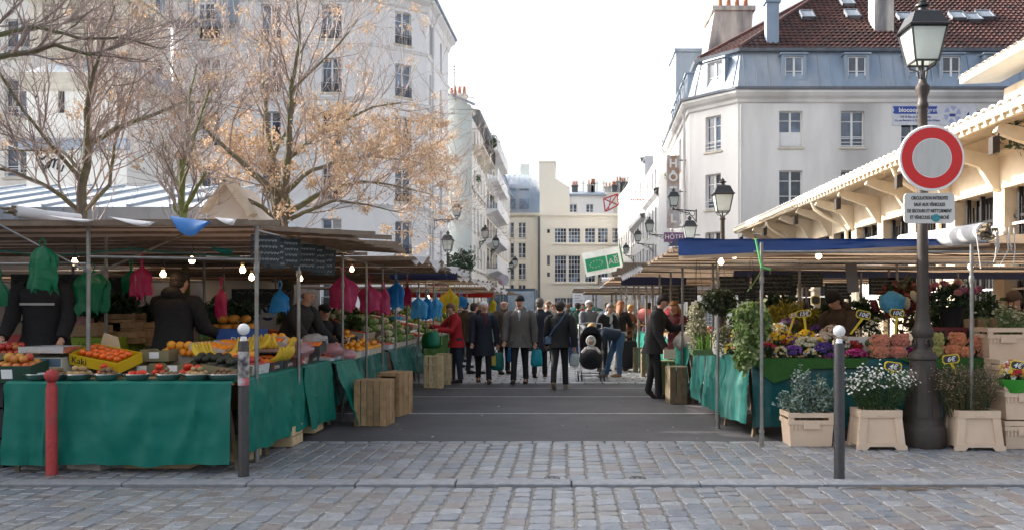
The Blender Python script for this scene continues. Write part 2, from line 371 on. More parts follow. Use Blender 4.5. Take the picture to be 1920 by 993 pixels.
def facade(par, P0, P1, z0, z1, wins, m, rec=.2, topfn=None, name='wall', sill=True):
    P0 = Vector(P0); P1 = Vector(P1); L = (P1-P0).length; d = (P1-P0)/L; n = Vector((d.y, -d.x)); mb = MB()
    def pt(u, z, o=0): q = P0+d*u+n*o; return (q.x, q.y, z)
    us = sorted({0, round(L, 4)} | {round(a, 4) for w in wins for a in (w[0], w[0]+w[2])}); zs = sorted({z0, z1} | {round(a, 4) for w in wins for a in (w[1], w[1]+w[3])})
    for i in range(len(us)-1):
        for j in range(len(zs)-1):
            cu = (us[i]+us[i+1])/2; cz = (zs[j]+zs[j+1])/2
            if any(w[0] < cu < w[0]+w[2] and w[1] < cz < w[1]+w[3] for w in wins): continue
            mb.quad(pt(us[i], zs[j]), pt(us[i+1], zs[j]), pt(us[i+1], zs[j+1]), pt(us[i], zs[j+1]))
    for u, z, w, h, kd in wins:
        a, b = u, u+w; r = -rec-.05
        mb.quad(pt(a, z), pt(a, z, r), pt(a, z+h, r), pt(a, z+h)); mb.quad(pt(b, z, r), pt(b, z), pt(b, z+h), pt(b, z+h, r))
        mb.quad(pt(a, z+h), pt(a, z+h, r), pt(b, z+h, r), pt(b, z+h)); mb.quad(pt(a, z, r), pt(a, z), pt(b, z), pt(b, z, r))
    mb.obj(name, m, par, world=True, smooth=False)
    for u, z, w, h, kd in wins: put_window(par, u, z, w, h, kd, P0, d, rec, sill)
    return d, n
def rows(us, z0, step, n, w, h, kd, skip=()):
    return [(u, z0+step*k, w, h, kd) for k in range(n) for i, u in enumerate(us) if (i, k) not in skip]
def lam(v, a, b): return a+(b-a)*v
def chimney(par, x, y, z0, z1, w, d, pots, m=BRICK):
    c = MB(); c.b2(x-w/2, x+w/2, y-d/2, y+d/2, z0, z1); c.b2(x-w/2-.08, x+w/2+.08, y-d/2-.08, y+d/2+.08, z1, z1+.16)
    o = c.obj('chimney', m, par, world=True, smooth=False)
    pl = WL[par.name]
    for i in range(pots):
        p = MB(); p.lathe([(.13, 0), (.11, .3), (.09, .55), (.12, .58), (.08, .6)], 10); p.obj('chimney_pot', POT, o, loc=(x-pl[0]-w/2+w*(i+.5)/pots, y-pl[1], z1+.15-pl[2]))
    return o
# ---- R1 : corner house with mansard and red tile roof
R1 = thing('corner_house', 'grey white corner house with zinc mansard and red tiled roof', 'building', (8.5, 42, 0))
A, B_, C_, D_ = (7.0, 52.5), (6.45, 44.3), (8.5, 42), (26, 42)
ux = [PX(1461, 42)-8.5, PX(1577, 42)-8.5, PX(1690, 42)-8.5, PX(1806, 42)-8.5, 14.3]
zz0 = PZ(276, 42); st = 2.93
wl = [(ux[0], zz0, 1.15, 1.78, 'panel'), (ux[1], zz0, 1.15, 1.78, 'rail')]+[(u, zz0, 1.15, 1.78, 'side') for u in ux[2:]]
for k in (1, 2, 3): wl += [(u, zz0-st*k, 1.15, 1.78, 'side') for u in ux]
facade(R1, C_, D_, 0, 12.0, wl, WALLR)
Lc = hypot(2.05, 2.3)
facade(R1, B_, C_, 0, 12.0, [(1.05, zz0-st*k, .98, 1.78, 'rail') for k in range(4)], WALLR)
facade(R1, (6.9, 56.5), B_, 0, 12.0, rows([1.6, 4.2, 6.8, 9.4], zz0-3*st, st, 4, .9, 1.8, 'side'), WALLR)
facade(R1, D_, (26, 55), 0, 12, [], WALLR)
m = MB(); sweep(m, [(6.9, 56.5), B_, C_, D_], [(0, 11.55), (.1, 11.6), (.14, 11.75), (.3, 11.85), (.42, 12.0), (.42, 12.12), (0, 12.14), (-.2, 12.14)]); m.obj('cornice', WALLR, R1, world=True, smooth=False)
m = MB(); sweep(m, [(6.9, 56.5), B_, C_, D_], [(.36, 12.13), (.5, 12.14), (.52, 12.26), (.36, 12.28), (.1, 12.2)]); m.obj('gutter', ZINCD, R1, world=True)
m = MB(); MP = [(.12, 12.2), (-.15, 13.1), (-.5, 14.25)]; sweep(m, [(6.9, 56.5), B_, C_, D_], MP); mans = m.obj('mansard', ZINC, R1, world=True, smooth=False)
m = MB(); sweep(m, [(6.9, 56.5), B_, C_, D_], [(-.5, 14.2), (-.28, 14.22), (-.22, 14.36), (-.45, 14.42), (-.6, 14.35)]); m.obj('upper_gutter', ZINCD, R1, world=True)
def seams(par, P0, P1, prof, step, m=ZINC, skip=()):
    P0 = Vector(P0); P1 = Vector(P1); L = (P1-P0).length; d = (P1-P0)/L; n = Vector((d.y, -d.x)); mb = MB(); u = step*.5
    while u < L-.2:
        if not any(a < u < b for a, b in skip):
            q = P0+d*u; pts = [(q.x+n.x*(o+.02), q.y+n.y*(o+.02), z) for o, z in prof]
            mb.tube(pts, .03, 4)
        u += step
    stuff(mb.obj('standing_seam', m, par, world=True, smooth=False))
dor = [PX(1470, 42.3)-8.5, PX(1587, 42.3)-8.5, PX(1700, 42.3)-8.5, PX(1763, 42.3)-8.5, PX(1847, 42.3)-8.5, 15.2]
seams(R1, C_, D_, MP, .62, skip=[(u-.25, u+1.15) for u in dor]); seams(R1, B_, C_, MP, .8, skip=[(.6, 2.3)]); seams(R1, (6.9, 56.5), B_, MP, .7)
def dormer(par, P0, P1, u, z, w, h, off=-.02, kd='side', hood=True, m=ZINC):
    P0 = Vector(P0); d = (Vector(P1)-P0).normalized(); n = Vector((d.y, -d.x)); pl = WL[par.name]
    b = P0+d*u+n*off; ang = atan2(d.y, d.x); mb = MB(); t = .16
    mb.b2(-t, 0, 0, 1.2, -.1, h+.1); mb.b2(w, w+t, 0, 1.2, -.1, h+.1); mb.b2(0, w, .002, 1.2, h, h+.098); mb.b2(0, w, .002, 1.2, -.098, 0)
    mb.b2(-t-.08, w+t+.08, -.1, 1.2, h+.101, h+.17)
    o = mb.obj('dormer', m, par, loc=(b.x-pl[0], b.y-pl[1], z-pl[2]), rz=ang, smooth=False)
    L = winproto(w, h, kd); wo = put('window', L[0][1], o, (0, .1, 0))
    return o
for i, u in enumerate(dor): dormer(R1, C_, D_, u, 12.75, .88, 1.12)
def panes_for_dormers():
    for o in [x for x in COL.objects if x.name.startswith('dormer')]:
        w = max(v.co.x for v in o.data.vertices)-.24; h = 1.12
        p = MB(); p.quad((0, .12, 0), (w, .12, 0), (w, .12, h), (0, .12, h)); p.obj('pane', GLASS, o, smooth=False)
dormer(R1, B_, C_, 1.15, 12.7, .95, 1.2)
for u in (1.5, 3.6, 5.7, 7.8, 9.9): dormer(R1, (6.9, 56.5), B_, u, 12.7, .8, 1.2)
# red tiles as real overlapping courses
def tiled(par, a, b, c, d, nu, nv, m=TILE):
    """a b = eave left/right, d c = ridge left/right"""
    a, b, c, d = map(Vector, (a, b, c, d)); mb = MB(); nrm = (b-a).cross(d-a).normalized()
    def P(u, v, h): return tuple(lam(v, lam(u, a, b), lam(u, d, c))+nrm*h)
    for j in range(nv):
        v0 = j/nv; v1 = min(1, (j+1.12)/nv); k = max(2, round(nu*(lam(v0, (b-a).length, (c-d).length))/(b-a).length))
        for i in range(k):
            u0 = i/k; u1 = (i+1)/k; um = (u0+u1)/2
            mb.add([P(u0, v0, .05), P(um, v0, .12), P(u1, v0, .05), P(u0, v1, .0), P(um, v1, .06), P(u1, v1, .0), P(u0, v0, .0), P(um, v0, .0), P(u1, v0, 0)], [(0, 1, 4, 3), (1, 2, 5, 4), (6, 7, 1, 0), (7, 8, 2, 1)])
    return stuff(mb.obj('roof_tile', m, par, world=True, smooth=False))
ey = 14.38; e1 = (6.98, 44.5, ey); e2 = (8.72, 42.5, ey); e3 = (26, 42.5, ey); rdg = PZ(-14, 48)
tiled(R1, e2, e3, (26, 48.2, rdg), (14.6, 48.2, rdg), 62, 20)
tiled(R1, e1, e2, (14.6, 48.2, rdg), (14.55, 48.25, rdg), 10, 20)
tiled(R1, (7.4, 56.5, ey), e1, (14.55, 48.25, rdg), (14.5, 56.5, rdg), 34, 20)
m = MB(); m.tube([(8.72, 42.5, ey+.1), (14.6, 48.2, rdg+.1)], .13, 8); m.tube([(6.98, 44.5, ey+.1), (14.55, 48.25, rdg+.1)], .13, 8); m.tube([(14.6, 48.2, rdg+.1), (26, 48.2, rdg+.1)], .13, 8); m.obj('ridge_cap', TILE, R1, world=True)
def skylight(par, px, py, w, h):
    t = (py-92)/(-14-92.0); Y = lam(t, 42.5, 48.2); z = lam(t, ey, rdg); x = PX(px, Y); pl = WL[par.name]; sl = atan2(rdg-ey, 5.7)
    f = MB(); f.b2(-w/2, w/2, -h/2, -h/2+.08, 0, .22); f.b2(-w/2, w/2, h/2-.08, h/2, 0, .22); f.b2(-w/2, -w/2+.08, -h/2, h/2, 0, .219); f.b2(w/2-.08, w/2, -h/2, h/2, 0, .219)
    o = put('skylight', f.mesh('skylight', ZINCD, smooth=False), par, (x-pl[0], Y-pl[1], z-pl[2]+.05), rot=(sl, 0, 0))
    p = MB(); p.b2(-w/2+.08, w/2-.08, -h/2+.08, h/2-.08, .15, .19); p.obj('pane', mat('skylight_glass', (.35, .40, .46), .15, metal=.5, var=.2), o, smooth=False)
for px, py in ((1513, 36), (1588, 10), (1597, 34), (1697, 40), (1795, 38), (1822, 41), (1845, 36)): skylight(R1, px, py, .85 if px > 1650 else .72, .95)
chimney(R1, PX(1447, 43.2), 43.2, 14.2, PZ(8, 43.2), .62, .5, 1, m=ZINC); chimney(R1, PX(1652, 44.5), 44.5, 14.6, PZ(-20, 44.5), 1.0, .9, 2)
m = MB(); xb = PX(1360, 50)
m.loft([[(PX(1312, 50), 50, 13.6), (PX(1400, 50), 50, 13.6), (PX(1400, 50), 53, 13.6), (PX(1312, 50), 53, 13.6)], [(PX(1340, 50), 50, PZ(20, 50)), (PX(1412, 50), 50, PZ(20, 50)), (PX(1412, 50), 53, PZ(20, 50)), (PX(1340, 50), 53, PZ(20, 50))]])
m.b2(PX(1335, 50), PX(1416, 50), 49.9, 53.1, PZ(20, 50), PZ(20, 50)+.25)
ch = m.obj('chimney_stack', BRICK, R1, world=True, smooth=False)
for i in range(4):
    p = MB(); p.lathe([(.16, 0), (.13, .4), (.11, .7)], 10); p.obj('chimney_pot', POT, ch, loc=(PX(1350+i*16, 50.5)-8.5, 50.5-42, PZ(20, 50)+.2))
m = MB(); m.b2(7.0, 9, 54, 57, 12, PZ(98, 54)); m.b2(6.9, 9.1, 53.9, 57.1, PZ(98, 54), PZ(98, 54)+.2); m.obj('chimney_stack', ZINC, R1, world=True, smooth=False)
# downpipe
m = MB(); m.tube([(6.34, 45.5, 0), (6.34, 45.5, 11.6), (6.1, 45.4, 12.1)], .06, 8); m.obj('downpipe', WALLR, R1, world=True)
m = MB(); m.tube([(8.62, 41.93, 0), (8.62, 41.93, 11.5)], .035, 6); m.obj('downpipe', WALLR, R1, world=True)
panes_for_dormers()
# ---- L1 : white corner house
L1 = thing('corner_apartment_house', 'tall white corner apartment house behind the bare trees', 'building', (-9, 48, 0))
PA, PB, PC, PD = (-21.6, 47), (-10.6, 47), (-7.96, 49), (-7.75, 56.5)
zs0 = 16.3-2.95*5
us = [PX(603, 47)-3.35*k+21.6 for k in range(0, 3)]; facade(L1, PA, PB, 0, 18.7, rows(us, zs0, 2.95, 6, 1.1, 1.9, 'french'), WALLW)
facade(L1, PB, PC, 0, 18.7, rows([1.35], zs0, 2.95, 6, 1.0, 1.85, 'french'), WALLW)
facade(L1, PC, PD, 0, 18.7, rows([.9, 4.4], zs0, 2.95, 6, .8, 1.8, 'side'), WALLW)
for k in range(1, 6):
    m = MB(); z = 16.3-2.95*(5-k)-.32; sweep(m, [PA, PB, PC, PD], [(0, z-.1), (.06, z-.08), (.08, z), (.12, z+.05), (.12, z+.1), (0, z+.12)]); m.obj('string_course', STONE if k < 0 else WALLW, L1, world=True, smooth=False)
m = MB(); sweep(m, [PA, PB, PC, PD], [(0, 18.3), (.1, 18.4), (.2, 18.7), (.5, 18.9), (.5, 19.05), (0, 19.1)]); m.obj('cornice', WALLW, L1, world=True, smooth=False)
m = MB(); sweep(m, [PA, PB, PC, PD], [(.45, 19.05), (.62, 19.08), (.62, 19.2), (.2, 19.2), (-.7, 21.6), (-4, 22.4)]); m.obj('roof', ZINC, L1, world=True, smooth=False)
m = MB(); m.tube([(-7.8, 50.5, 0), (-7.8, 50.5, 18), (-7.4, 50.6, 18.9)], .07, 8); m.tube([(-7.8, 49.7, 0), (-7.8, 49.7, 15)], .04, 6); m.obj('downpipe', WFRAME, L1, world=True)
m = MB(); m.b2(-7.72, -7.3, 49.2, 53.5, 2.6, 3.3); m.obj('shop_sign', mat('dark_red_paint', (.14, .02, .03), .5), L1, world=True, smooth=False)
# ---- L0 : lower wing with glazed mansard, behind the louvred turret
L0 = thing('apartment_house', 'cream white house with blue glazed attic behind the leftmost tree', 'building', (-25, 46.5, 0))
facade(L0, (-30, 46.8), (-21.65, 46.8), 0, 16.8, rows([1.6, 4.6, 6.9], 1.6, 2.95, 5, 1.0, 1.8, 'side'), WALLP)
m = MB(); sweep(m, [(-30, 46.8), (-18.0, 46.8)], [(.25, 16.75), (.35, 16.8), (.35, 17.1), (0, 17.12)]); m.obj('cornice', ZINCD, L0, world=True, smooth=False)
fr = facade(L0, (-30, 46.9), (-18.0, 46.9), 17.1, 20.2, [(.6+1.5*k, 17.3, 1.15, 2.0, 'side') for k in range(7)], ZINC, rec=.1)
L00 = thing('apartment_house', 'white apartment house at the left edge of the picture', 'building', (-36, 44, 0))
facade(L00, (-60, 42), (PX(66, 42), 42), 0, 24, rows([19, 22.2, 25.4, 29.2, 32.4], 2.0, 2.95, 6, 1.25, 1.9, 'rail'), WALLP)
facade(L00, (PX(66, 42), 42), (PX(66, 42), 47), 0, 24, [], WALLP)
m = MB(); m.tube([(PX(62, 42), 41.93, 0), (PX(62, 42), 41.93, 24)], .06, 6); m.obj('downpipe', WFRAME, L00, world=True)
# ---- louvred turret and chapel-like block in front
T = thing('louvred_turret', 'cream stone block with louvred turret and zinc hood behind the leftmost tree', 'building', (-17, 31, 0))
Y = 31.0; X0 = PX(50, Y); X1 = PX(238, Y)
m = MB(); m.b2(X0, X1, Y, Y+6, 0, PZ(165, Y)); m.obj('wall', WALLP, T, world=True, smooth=False)
m = MB(); sweep(m, [(X0, Y+6), (X0, Y), (X1, Y), (X1, Y+6)], [(0, PZ(172, Y)), (.12, PZ(168, Y)), (.12, PZ(158, Y)), (.28, PZ(150, Y)), (.32, PZ(140, Y)), (0, PZ(138, Y))]); m.obj('cornice', STONE, T, world=True, smooth=False)
m = MB(); m.loft([[(X0-.1, Y-.1, PZ(138, Y)), (X1+.1, Y-.1, PZ(138, Y)), (X1+.1, Y+6, PZ(138, Y)), (X0-.1, Y+6, PZ(138, Y))], [(PX(70, Y), Y+1.2, PZ(98, Y)), (PX(226, Y), Y+1.2, PZ(98, Y)), (PX(226, Y), Y+5, PZ(98, Y)), (PX(70, Y), Y+5, PZ(98, Y))]]); m.obj('hood', ZINC, T, world=True, smooth=False)
Yt = Y+1.3; m = MB(); xa = PX(68, Yt); xb = PX(228, Yt); za = PZ(98, Yt); zb = PZ(2, Yt)
nb = 3; wb = (xb-xa)/nb
m.b2(xa+.15, xb-.15, Yt+.5, Yt+3, za, zb+1.5)
for i in range(nb+1): m.b2(xa+wb*i-.22, xa+wb*i+.22, Yt, Yt+.6, za, zb)
m.b2(xa-.3, xb+.3, Yt-.15, Yt+3, zb, zb+.3); m.prism([(xa-.4, zb+.3), (xb+.4, zb+.3), ((xa+xb)/2, zb+2.4)], Yt-.2, Yt+3); m.obj('turret_frame', STONE, T, world=True, smooth=False)
nl = 9
for i in range(nb):
    for j in range(nl):
        z = za+(zb-za)*(j+.5)/nl; s = MB(); s.box((0, 0, 0), (wb-.46, .42, .05), Matrix.Rotation(radians(-38), 3, 'X')); s.obj('louvre', STONE, T, loc=(xa+wb*(i+.5)+17, Yt+.25-31, z))
m = MB(); m.b2(X0-.12, X1+.12, Y-.3, Y, PZ(282, Y), PZ(262, Y)); m.obj('ledge', ZINC, T, world=True, smooth=False)
m = MB(); m.b2(PX(110, Y), PX(121, Y), Y-.02, Y, PZ(212, Y), PZ(172, Y)); m.obj('slit_window', IRON, T, world=True, smooth=False)
m = MB()
for pts in ([(80, 300), (88, 292), (98, 300), (92, 314), (84, 318), (90, 306), (104, 298)], [(100, 316), (104, 302), (112, 298), (108, 318), (116, 322), (120, 310)], [(78, 296), (76, 304), (84, 312)]):
    m.tube([(PX(a, Y), Y-.02, PZ(b, Y)) for a, b in pts], .035, 4)
m.obj('graffiti', BLACKP, T, world=True)
# low zinc roofed pavilion on the left
PV = thing('zinc_roofed_pavilion', 'low pavilion with pale zinc standing seam roof behind the left stalls', 'building', (-15, 19, 0))
ez = PZ(388, 19); rz_ = PZ(350, 24.5); xr = PX(392, 19)
m = MB(); m.quad((-34, 19, ez), (xr, 19, ez), (xr-1.0, 24.5, rz_), (-34, 24.5, rz_)); m.quad((-34, 24.5, rz_), (xr-1, 24.5, rz_), (xr-1, 30, ez), (-34, 30, ez)); m.quad((xr, 19, ez), (xr, 30, ez), (xr-1, 30, ez+.1), (xr-1, 24.5, rz_)); m.obj('roof', mat('pale_zinc', (.46, .53, .60), .4, metal=.3, var=.15, scale=1, col2=(.36, .42, .48)), PV, world=True, smooth=False)
x = -33.5
while x < xr-.8:
    m = MB(); m.bar((x, 19.02, ez+.03), (x-.0, 24.4, rz_+.03), .07, .06); m.obj('standing_seam', ZINC, PV, world=True, smooth=False); x += .95
m = MB(); m.b2(-34, xr, 18.85, 19, ez-.34, ez-.02); x = -33
while x < xr: m.b2(x, x+.05, 18.82, 18.85, ez-.33, ez-.02); x += .95
m.obj('fascia', ZINC, PV, world=True, smooth=False)
m = MB(); m.b2(-34, xr-.4, 19.4, 29, 0, ez-.3); m.obj('wall', mat('shade_toned_wall', (.17, .14, .12), .9, var=.3, scale=1.5), PV, world=True, smooth=False)  # wall coloured dark to stand in for the shade under the canopies
G = thing('gabled_wall', 'pale pointed gable wall between the trees behind the left stalls', 'building', (PX(430, 17.5), 17.5, 0))
m = MB(); Y = 17.5; m.prism([(PX(385, Y), 0), (PX(478, Y), 0), (PX(474, Y), PZ(405, Y)), (PX(432, Y), PZ(343, Y)), (PX(388, Y), PZ(398, Y))], Y, Y+1.5); m.obj('wall', mat('gable_concrete', (.62, .61, .59), .9, var=.08, scale=1.5), G, world=True, smooth=False)
m = MB(); m.bar((PX(432, Y), Y-.1, PZ(340, Y)), (PX(478, Y), Y-.1, PZ(405, Y)), .3, .12); m.bar((PX(432, Y), Y-.1, PZ(340, Y)), (PX(384, Y), Y-.1, PZ(400, Y)), .3, .05); m.obj('coping', STONE, G, world=True, smooth=False)
# ---- L2..L4 street row on the left
L2 = thing('townhouse', 'grey green house with blank gable wall and wrought iron top balcony', 'building', (-6, 57.6, 0))
g0 = (-7.9, 57.5); g1 = (PX(885, 57.5), 57.5); l2e = (PX(911, 67), 67)
facade(L2, (-16, 57.5), g1, 0, PZ(205, 57.5), [], WALLG)
m = MB(); m.prism([(-10, PZ(206, 57.5)), (g1[0], PZ(206, 57.5)), (g1[0]-.1, PZ(197, 57.5)), (PX(845, 57.5), PZ(180, 57.5)), (-10, PZ(175, 57.5))], 57.5, 58); m.obj('gable', WALLG, L2, world=True, smooth=False)
m = MB(); m.bar((g1[0]+.2, 57.4, PZ(197, 57.5)), (PX(845, 57.5), 57.4, PZ(178, 57.5)), .3, .12); m.obj('verge', ZINC, L2, world=True, smooth=False)
facade(L2, g1, l2e, 0, 14.6, rows([1.2, 3.4, 5.6, 7.8], 1.5, 2.6, 5, .9, 1.7, 'side'), WALLP)
m = MB(); sweep(m, [g1, l2e], [(0, 14.3), (.5, 14.6), (.55, 14.8), (0, 14.9), (-2, 16.2)]); m.obj('roof', ZINCD, L2, world=True, smooth=False)
def balcony(par, P0, P1, z, out, slab, rail, hr=1.0, name='balcony', solid=False):
    m = MB(); sweep(m, [P0, P1], [(0, z-.5), (out*.4, z-.3), (out, z-.14), (out, z), (0, z)], closed=True); o = m.obj(name, slab, par, world=True, smooth=False)
    P0 = Vector(P0); P1 = Vector(P1); L = (P1-P0).length; d = (P1-P0)/L; n = Vector((d.y, -d.x)); r = MB()
    if solid: sweep(r, [P0, P1], [(out-.08, z), (out, z), (out, z+hr), (out-.08, z+hr)], closed=True)
    else:
        for q in (P0, P1): r.bar((q.x, q.y, z+hr), (q.x+n.x*out, q.y+n.y*out, z+hr), .04)
        a = P0+n*out; b = P1+n*out
        for zz in (.08, hr-.15, hr): r.bar((a.x, a.y, z+zz), (b.x, b.y, z+zz), .035)
        k = int(L/.14)
        for i in range(k+1): q = a+d*(L*i/k); r.bar((q.x, q.y, z), (q.x, q.y, z+hr), .022)
        for i in range(5): q = P0+n*(out*i/4); r.bar((q.x, q.y, z), (q.x, q.y, z+hr), .022)
    pl = WL[par.name]
    r.v = [(x-0, y-0, zz) for x, y, zz in r.v]
    r.obj('railing', rail, o, world=False, smooth=False) if False else put('railing', r.mesh('railing', rail, pl, False), o)
    return o
balcony(L2, (g1[0], 57.7), l2e, PZ(262, 57.5)-.3, .75, STONE, IRON, 1.05)
for z in (4.2, 9.6):
    m = MB(); sweep(m, [g1, l2e], [(0, z-.12), (.1, z-.1), (.12, z+.1), (0, z+.12)]); m.obj('string_course', WALLP, L2, world=True, smooth=False)
chimney(L2, PX(862, 62), 62, 14.8, PZ(182, 62), 1.0, .8, 3, m=WALLP); chimney(L2, PX(850, 60), 60, 15, PZ(186, 60), .5, .6, 2, m=WALLP)
m = MB(); m.tube([(PX(852, 59), 59, 15), (PX(852, 59), 59, PZ(115, 59))], .03, 5)
for z in (125, 131, 137): m.bar((PX(849, 59), 59, PZ(z, 59)), (PX(855, 59), 59, PZ(z, 59)), .03)
m.obj('aerial', IRON, L2, world=True, smooth=False)
L3 = thing('apartment_block', 'cream block with deep stacked balconies on the left side of the street', 'building', (-5.6, 70, 0))
a3 = l2e; b3 = (PX(933, 79), 79)
facade(L3, a3, b3, 0, 14.8, [], WALLC); facade(L3, (a3[0]-6, a3[1]+.05), (a3[0], a3[1]+.05), 0, 14.8, [], WALLC)
for k in range(6):
    z = 2.2+2.35*k
    balcony(L3, a3, b3, z, .95, WALLW, WALLW, .85, solid=True)
    m = MB(); n = (a3[1]-b3[1], b3[0]-a3[0])
    for i in range(4): u0 = .08+.235*i; P = Vector(a3).lerp(Vector(b3), u0); Q = Vector(a3).lerp(Vector(b3), u0+.15); m.quad((P.x+.03, P.y, z), (Q.x+.03, Q.y, z), (Q.x+.03, Q.y, z+1.7), (P.x+.03, P.y, z+1.7))
    m.obj('window', GLASS, L3, world=True, smooth=False)
L4 = thing('townhouse', 'long pale house with grey zinc attic at the far left of the street', 'building', (-5.7, 88, 0))
b4 = (PX(958, 98), 98)
facade(L4, b3, b4, 0, 13.9, rows([1+2.1*k for k in range(9)], 1.4, 2.55, 5, 1.0, 1.75, 'side'), WALLP)
m = MB(); sweep(m, [b3, b4], [(.3, 13.9), (.35, 14.1), (0, 14.2), (-.5, 16.3), (-3, 17)]); m.obj('roof', ZINC, L4, world=True, smooth=False); seams(L4, b3, b4, [(0, 14.2), (-.5, 16.3)], .8)
# balcony greenery, green bush
LEAFM = ramp_mat('leaf_green', [(.05, .10, .03), (.07, .13, .04), (.035, .075, .025), (.09, .15, .05)], rough=.5, trans=.25, bump=0)
DLEAF = ramp_mat('dark_leaf', [(.025, .06, .03), (.035, .08, .035), (.02, .045, .025), (.05, .095, .04)], rough=.5, trans=.2, bump=0)
def foliage(mb, c, r, n, s, rnd=RND, droop=0, asp=.45, shell=.55):
    for _ in range(n):
        while True:
            p = Vector((rnd.uniform(-1, 1), rnd.uniform(-1, 1), rnd.uniform(-1, 1)))
            if shell < p.length < 1 or (p.length < 1 and rnd.random() < .25): break
        k = .75+.5*nz(p.x*2+c[0], p.y*2+c[1], p.z*2); q = Vector((c[0]+p.x*r[0]*k, c[1]+p.y*r[1]*k, c[2]+p.z*r[2]*k))
        a = Vector((rnd.uniform(-1, 1), rnd.uniform(-1, 1), rnd.uniform(-.6, 1)-droop)).normalized(); b = a.orthogonal().normalized(); b = (Matrix.Rotation(rnd.uniform(0, 6.3), 3, a) @ b); ss = s*rnd.uniform(.6, 1.3)
        mid = q+a*ss*.5; nn = a.cross(b)*ss*.08
        mb.add([tuple(q), tuple(mid+b*ss*asp*.5+nn), tuple(q+a*ss), tuple(mid-b*ss*asp*.5+nn)], [(0, 1, 2, 3)])
    return mb
def shrub(name, label, cat, c, r, n, s, m, group=None, stem=True, droop=0, base=None):
    b = base or (c[0], c[1], c[2]-r[2]); t = thing(name, label, cat, b, group=group); q = (c[0]-b[0], c[1]-b[1], c[2]-b[2])
    f = MB(); foliage(f, q, r, n, s, droop=droop); stuff(f.obj('foliage', m, t, smooth=False))
    if stem:
        k = MB()
        for i in range(6): k.tube([(0, 0, 0), (q[0]*.5+U(-.2, .2)*r[0], U(-.2, .2)*r[1], q[2]*.5), (q[0]+U(-.6, .6)*r[0], U(-.5, .5)*r[1], q[2]+U(0, .6)*r[2])], [.03*r[0], .02*r[0], .008], 5)
        k.obj('stem', BATTEN, t)
    return t
RND.seed(11)
shrub('roof_shrub', 'dark evergreen shrub growing on the high balcony of the left street row', 'shrub', (PX(928, 70), 68, PZ(268, 68)), (.55, .8, .75), 420, .22, DLEAF)
shrub('evergreen_shrub', 'round dark green shrub behind the left stalls below the wall lanterns', 'shrub', (PX(868, 46), 46, PZ(492, 46)), (1.0, 1.0, .85), 1600, .16, DLEAF, base=(PX(868, 46), 46, 0))
for i, (px, py, Y) in enumerate(((897, 335, 60), (922, 372, 72), (922, 468, 72), (915, 300, 70), (1246, 310, 60), (1252, 332, 56), (1246, 345, 58))):
    shrub('balcony_plant', ['small green plant on the third balcony up of the left row', 'trailing plant high on the left row balconies, farther one', 'green plant on the lowest visible balcony of the left row', 'plant on the topmost cream block balcony under the shrub', 'leafy pot at the left end of the right roof terrace', 'lower leafy pot on the right roof terrace', 'lowest trailing plant below the right roof terrace'][i], 'plant', (PX(px, Y), Y, PZ(py, Y)), (.22, .3, .35), 120, .14, LEAFM, group=['balcony plants left', 'terrace plants right'][px > 1000], stem=False)
# ---- end of the street
E1 = thing('zinc_roofed_house', 'cream house with curved zinc roof and skylights closing the street', 'building', (-5, 97, 0))
Y = 97.0; xa = PX(935, Y); xb = PX(1012, Y)
wu = [PX(p, Y)-xa for p in (950, 972, 1003)]
facade(E1, (xa, Y), (xb, Y), 0, PZ(403, Y), [(u, PZ(z, Y), .85, 1.75, 'rail') for u in wu[:2] for z in (446, 484, 523, 562)]+[], WALLC)
m = MB(); sweep(m, [(xa, Y), (xb, Y)], [(0, PZ(408, Y)), (.4, PZ(404, Y)), (.4, PZ(400, Y)), (0, PZ(399, Y))]); m.obj('cornice', STONE, E1, world=True, smooth=False)
prof = [(.1, PZ(400, Y)), (-.1, PZ(375, Y)), (-.7, PZ(350, Y)), (-1.9, PZ(330, Y)), (-3.6, PZ(319, Y)), (-7, PZ(314, Y))]
m = MB(); sweep(m, [(xa, Y), (xb, Y)], prof); m.obj('roof', ZINC, E1, world=True); seams(E1, (xa, Y), (xb, Y), prof[:5], .62)
for px, py, py2 in ((958, 373, 392), (983, 373, 392), (958, 341, 354), (982, 341, 354)):
    m = MB(); o = -.15 if py > 360 else -.85; y0 = Y-o; w = .95
    m.add([(PX(px-9, Y), y0-.35, PZ(py2, Y)), (PX(px+9, Y), y0-.35, PZ(py2, Y)), (PX(px+9, Y), y0-.15+(1 if py < 360 else 0), PZ(py, Y)), (PX(px-9, Y), y0-.15+(1 if py < 360 else 0), PZ(py, Y))], [(0, 1, 2, 3)]); m.obj('skylight', GLASS, E1, world=True, smooth=False)
m = MB(); m.b2(xb, xb+.4, Y-.05, Y+6, 0, PZ(400, Y)); m.tube([(xb-.1, Y-.1, 0), (xb-.1, Y-.1, PZ(405, Y))], .1, 8); m.obj('downpipe', ZINCD, E1, world=True, smooth=False)
E2 = thing('studio_building', 'cream studio building with large gridded windows closing the street', 'building', (2, 95, 0))
Y = 95.0; xa = PX(1013, Y); xb = PX(1200, Y); W_ = []
for a, b in ((1040, 1062), (1066, 1088), (1097, 1116), (1121, 1140), (1148, 1168)):
    W_.append((PX(a, Y)-xa, PZ(455, Y), PX(b, Y)-PX(a, Y), 27*Y/1600, 'grid')); W_.append((PX(a, Y)-xa, PZ(528, Y), PX(b, Y)-PX(a, Y), 49*Y/1600, 'grid'))
W_ += [(PX(1026, Y)-xa, PZ(z+h, Y), .3, h*Y/1600, 'slit') for z, h in ((430, 7), (479, 18), (510, 8))]
W_ += [(PX(p, Y)-xa, PZ(576, Y), 1.3, 1.1, 'grid') for p in (1040, 1063)]
facade(E2, (xa, Y), (xb, Y), 0, PZ(403, Y), W_, WALLC, rec=.15, sill=False)
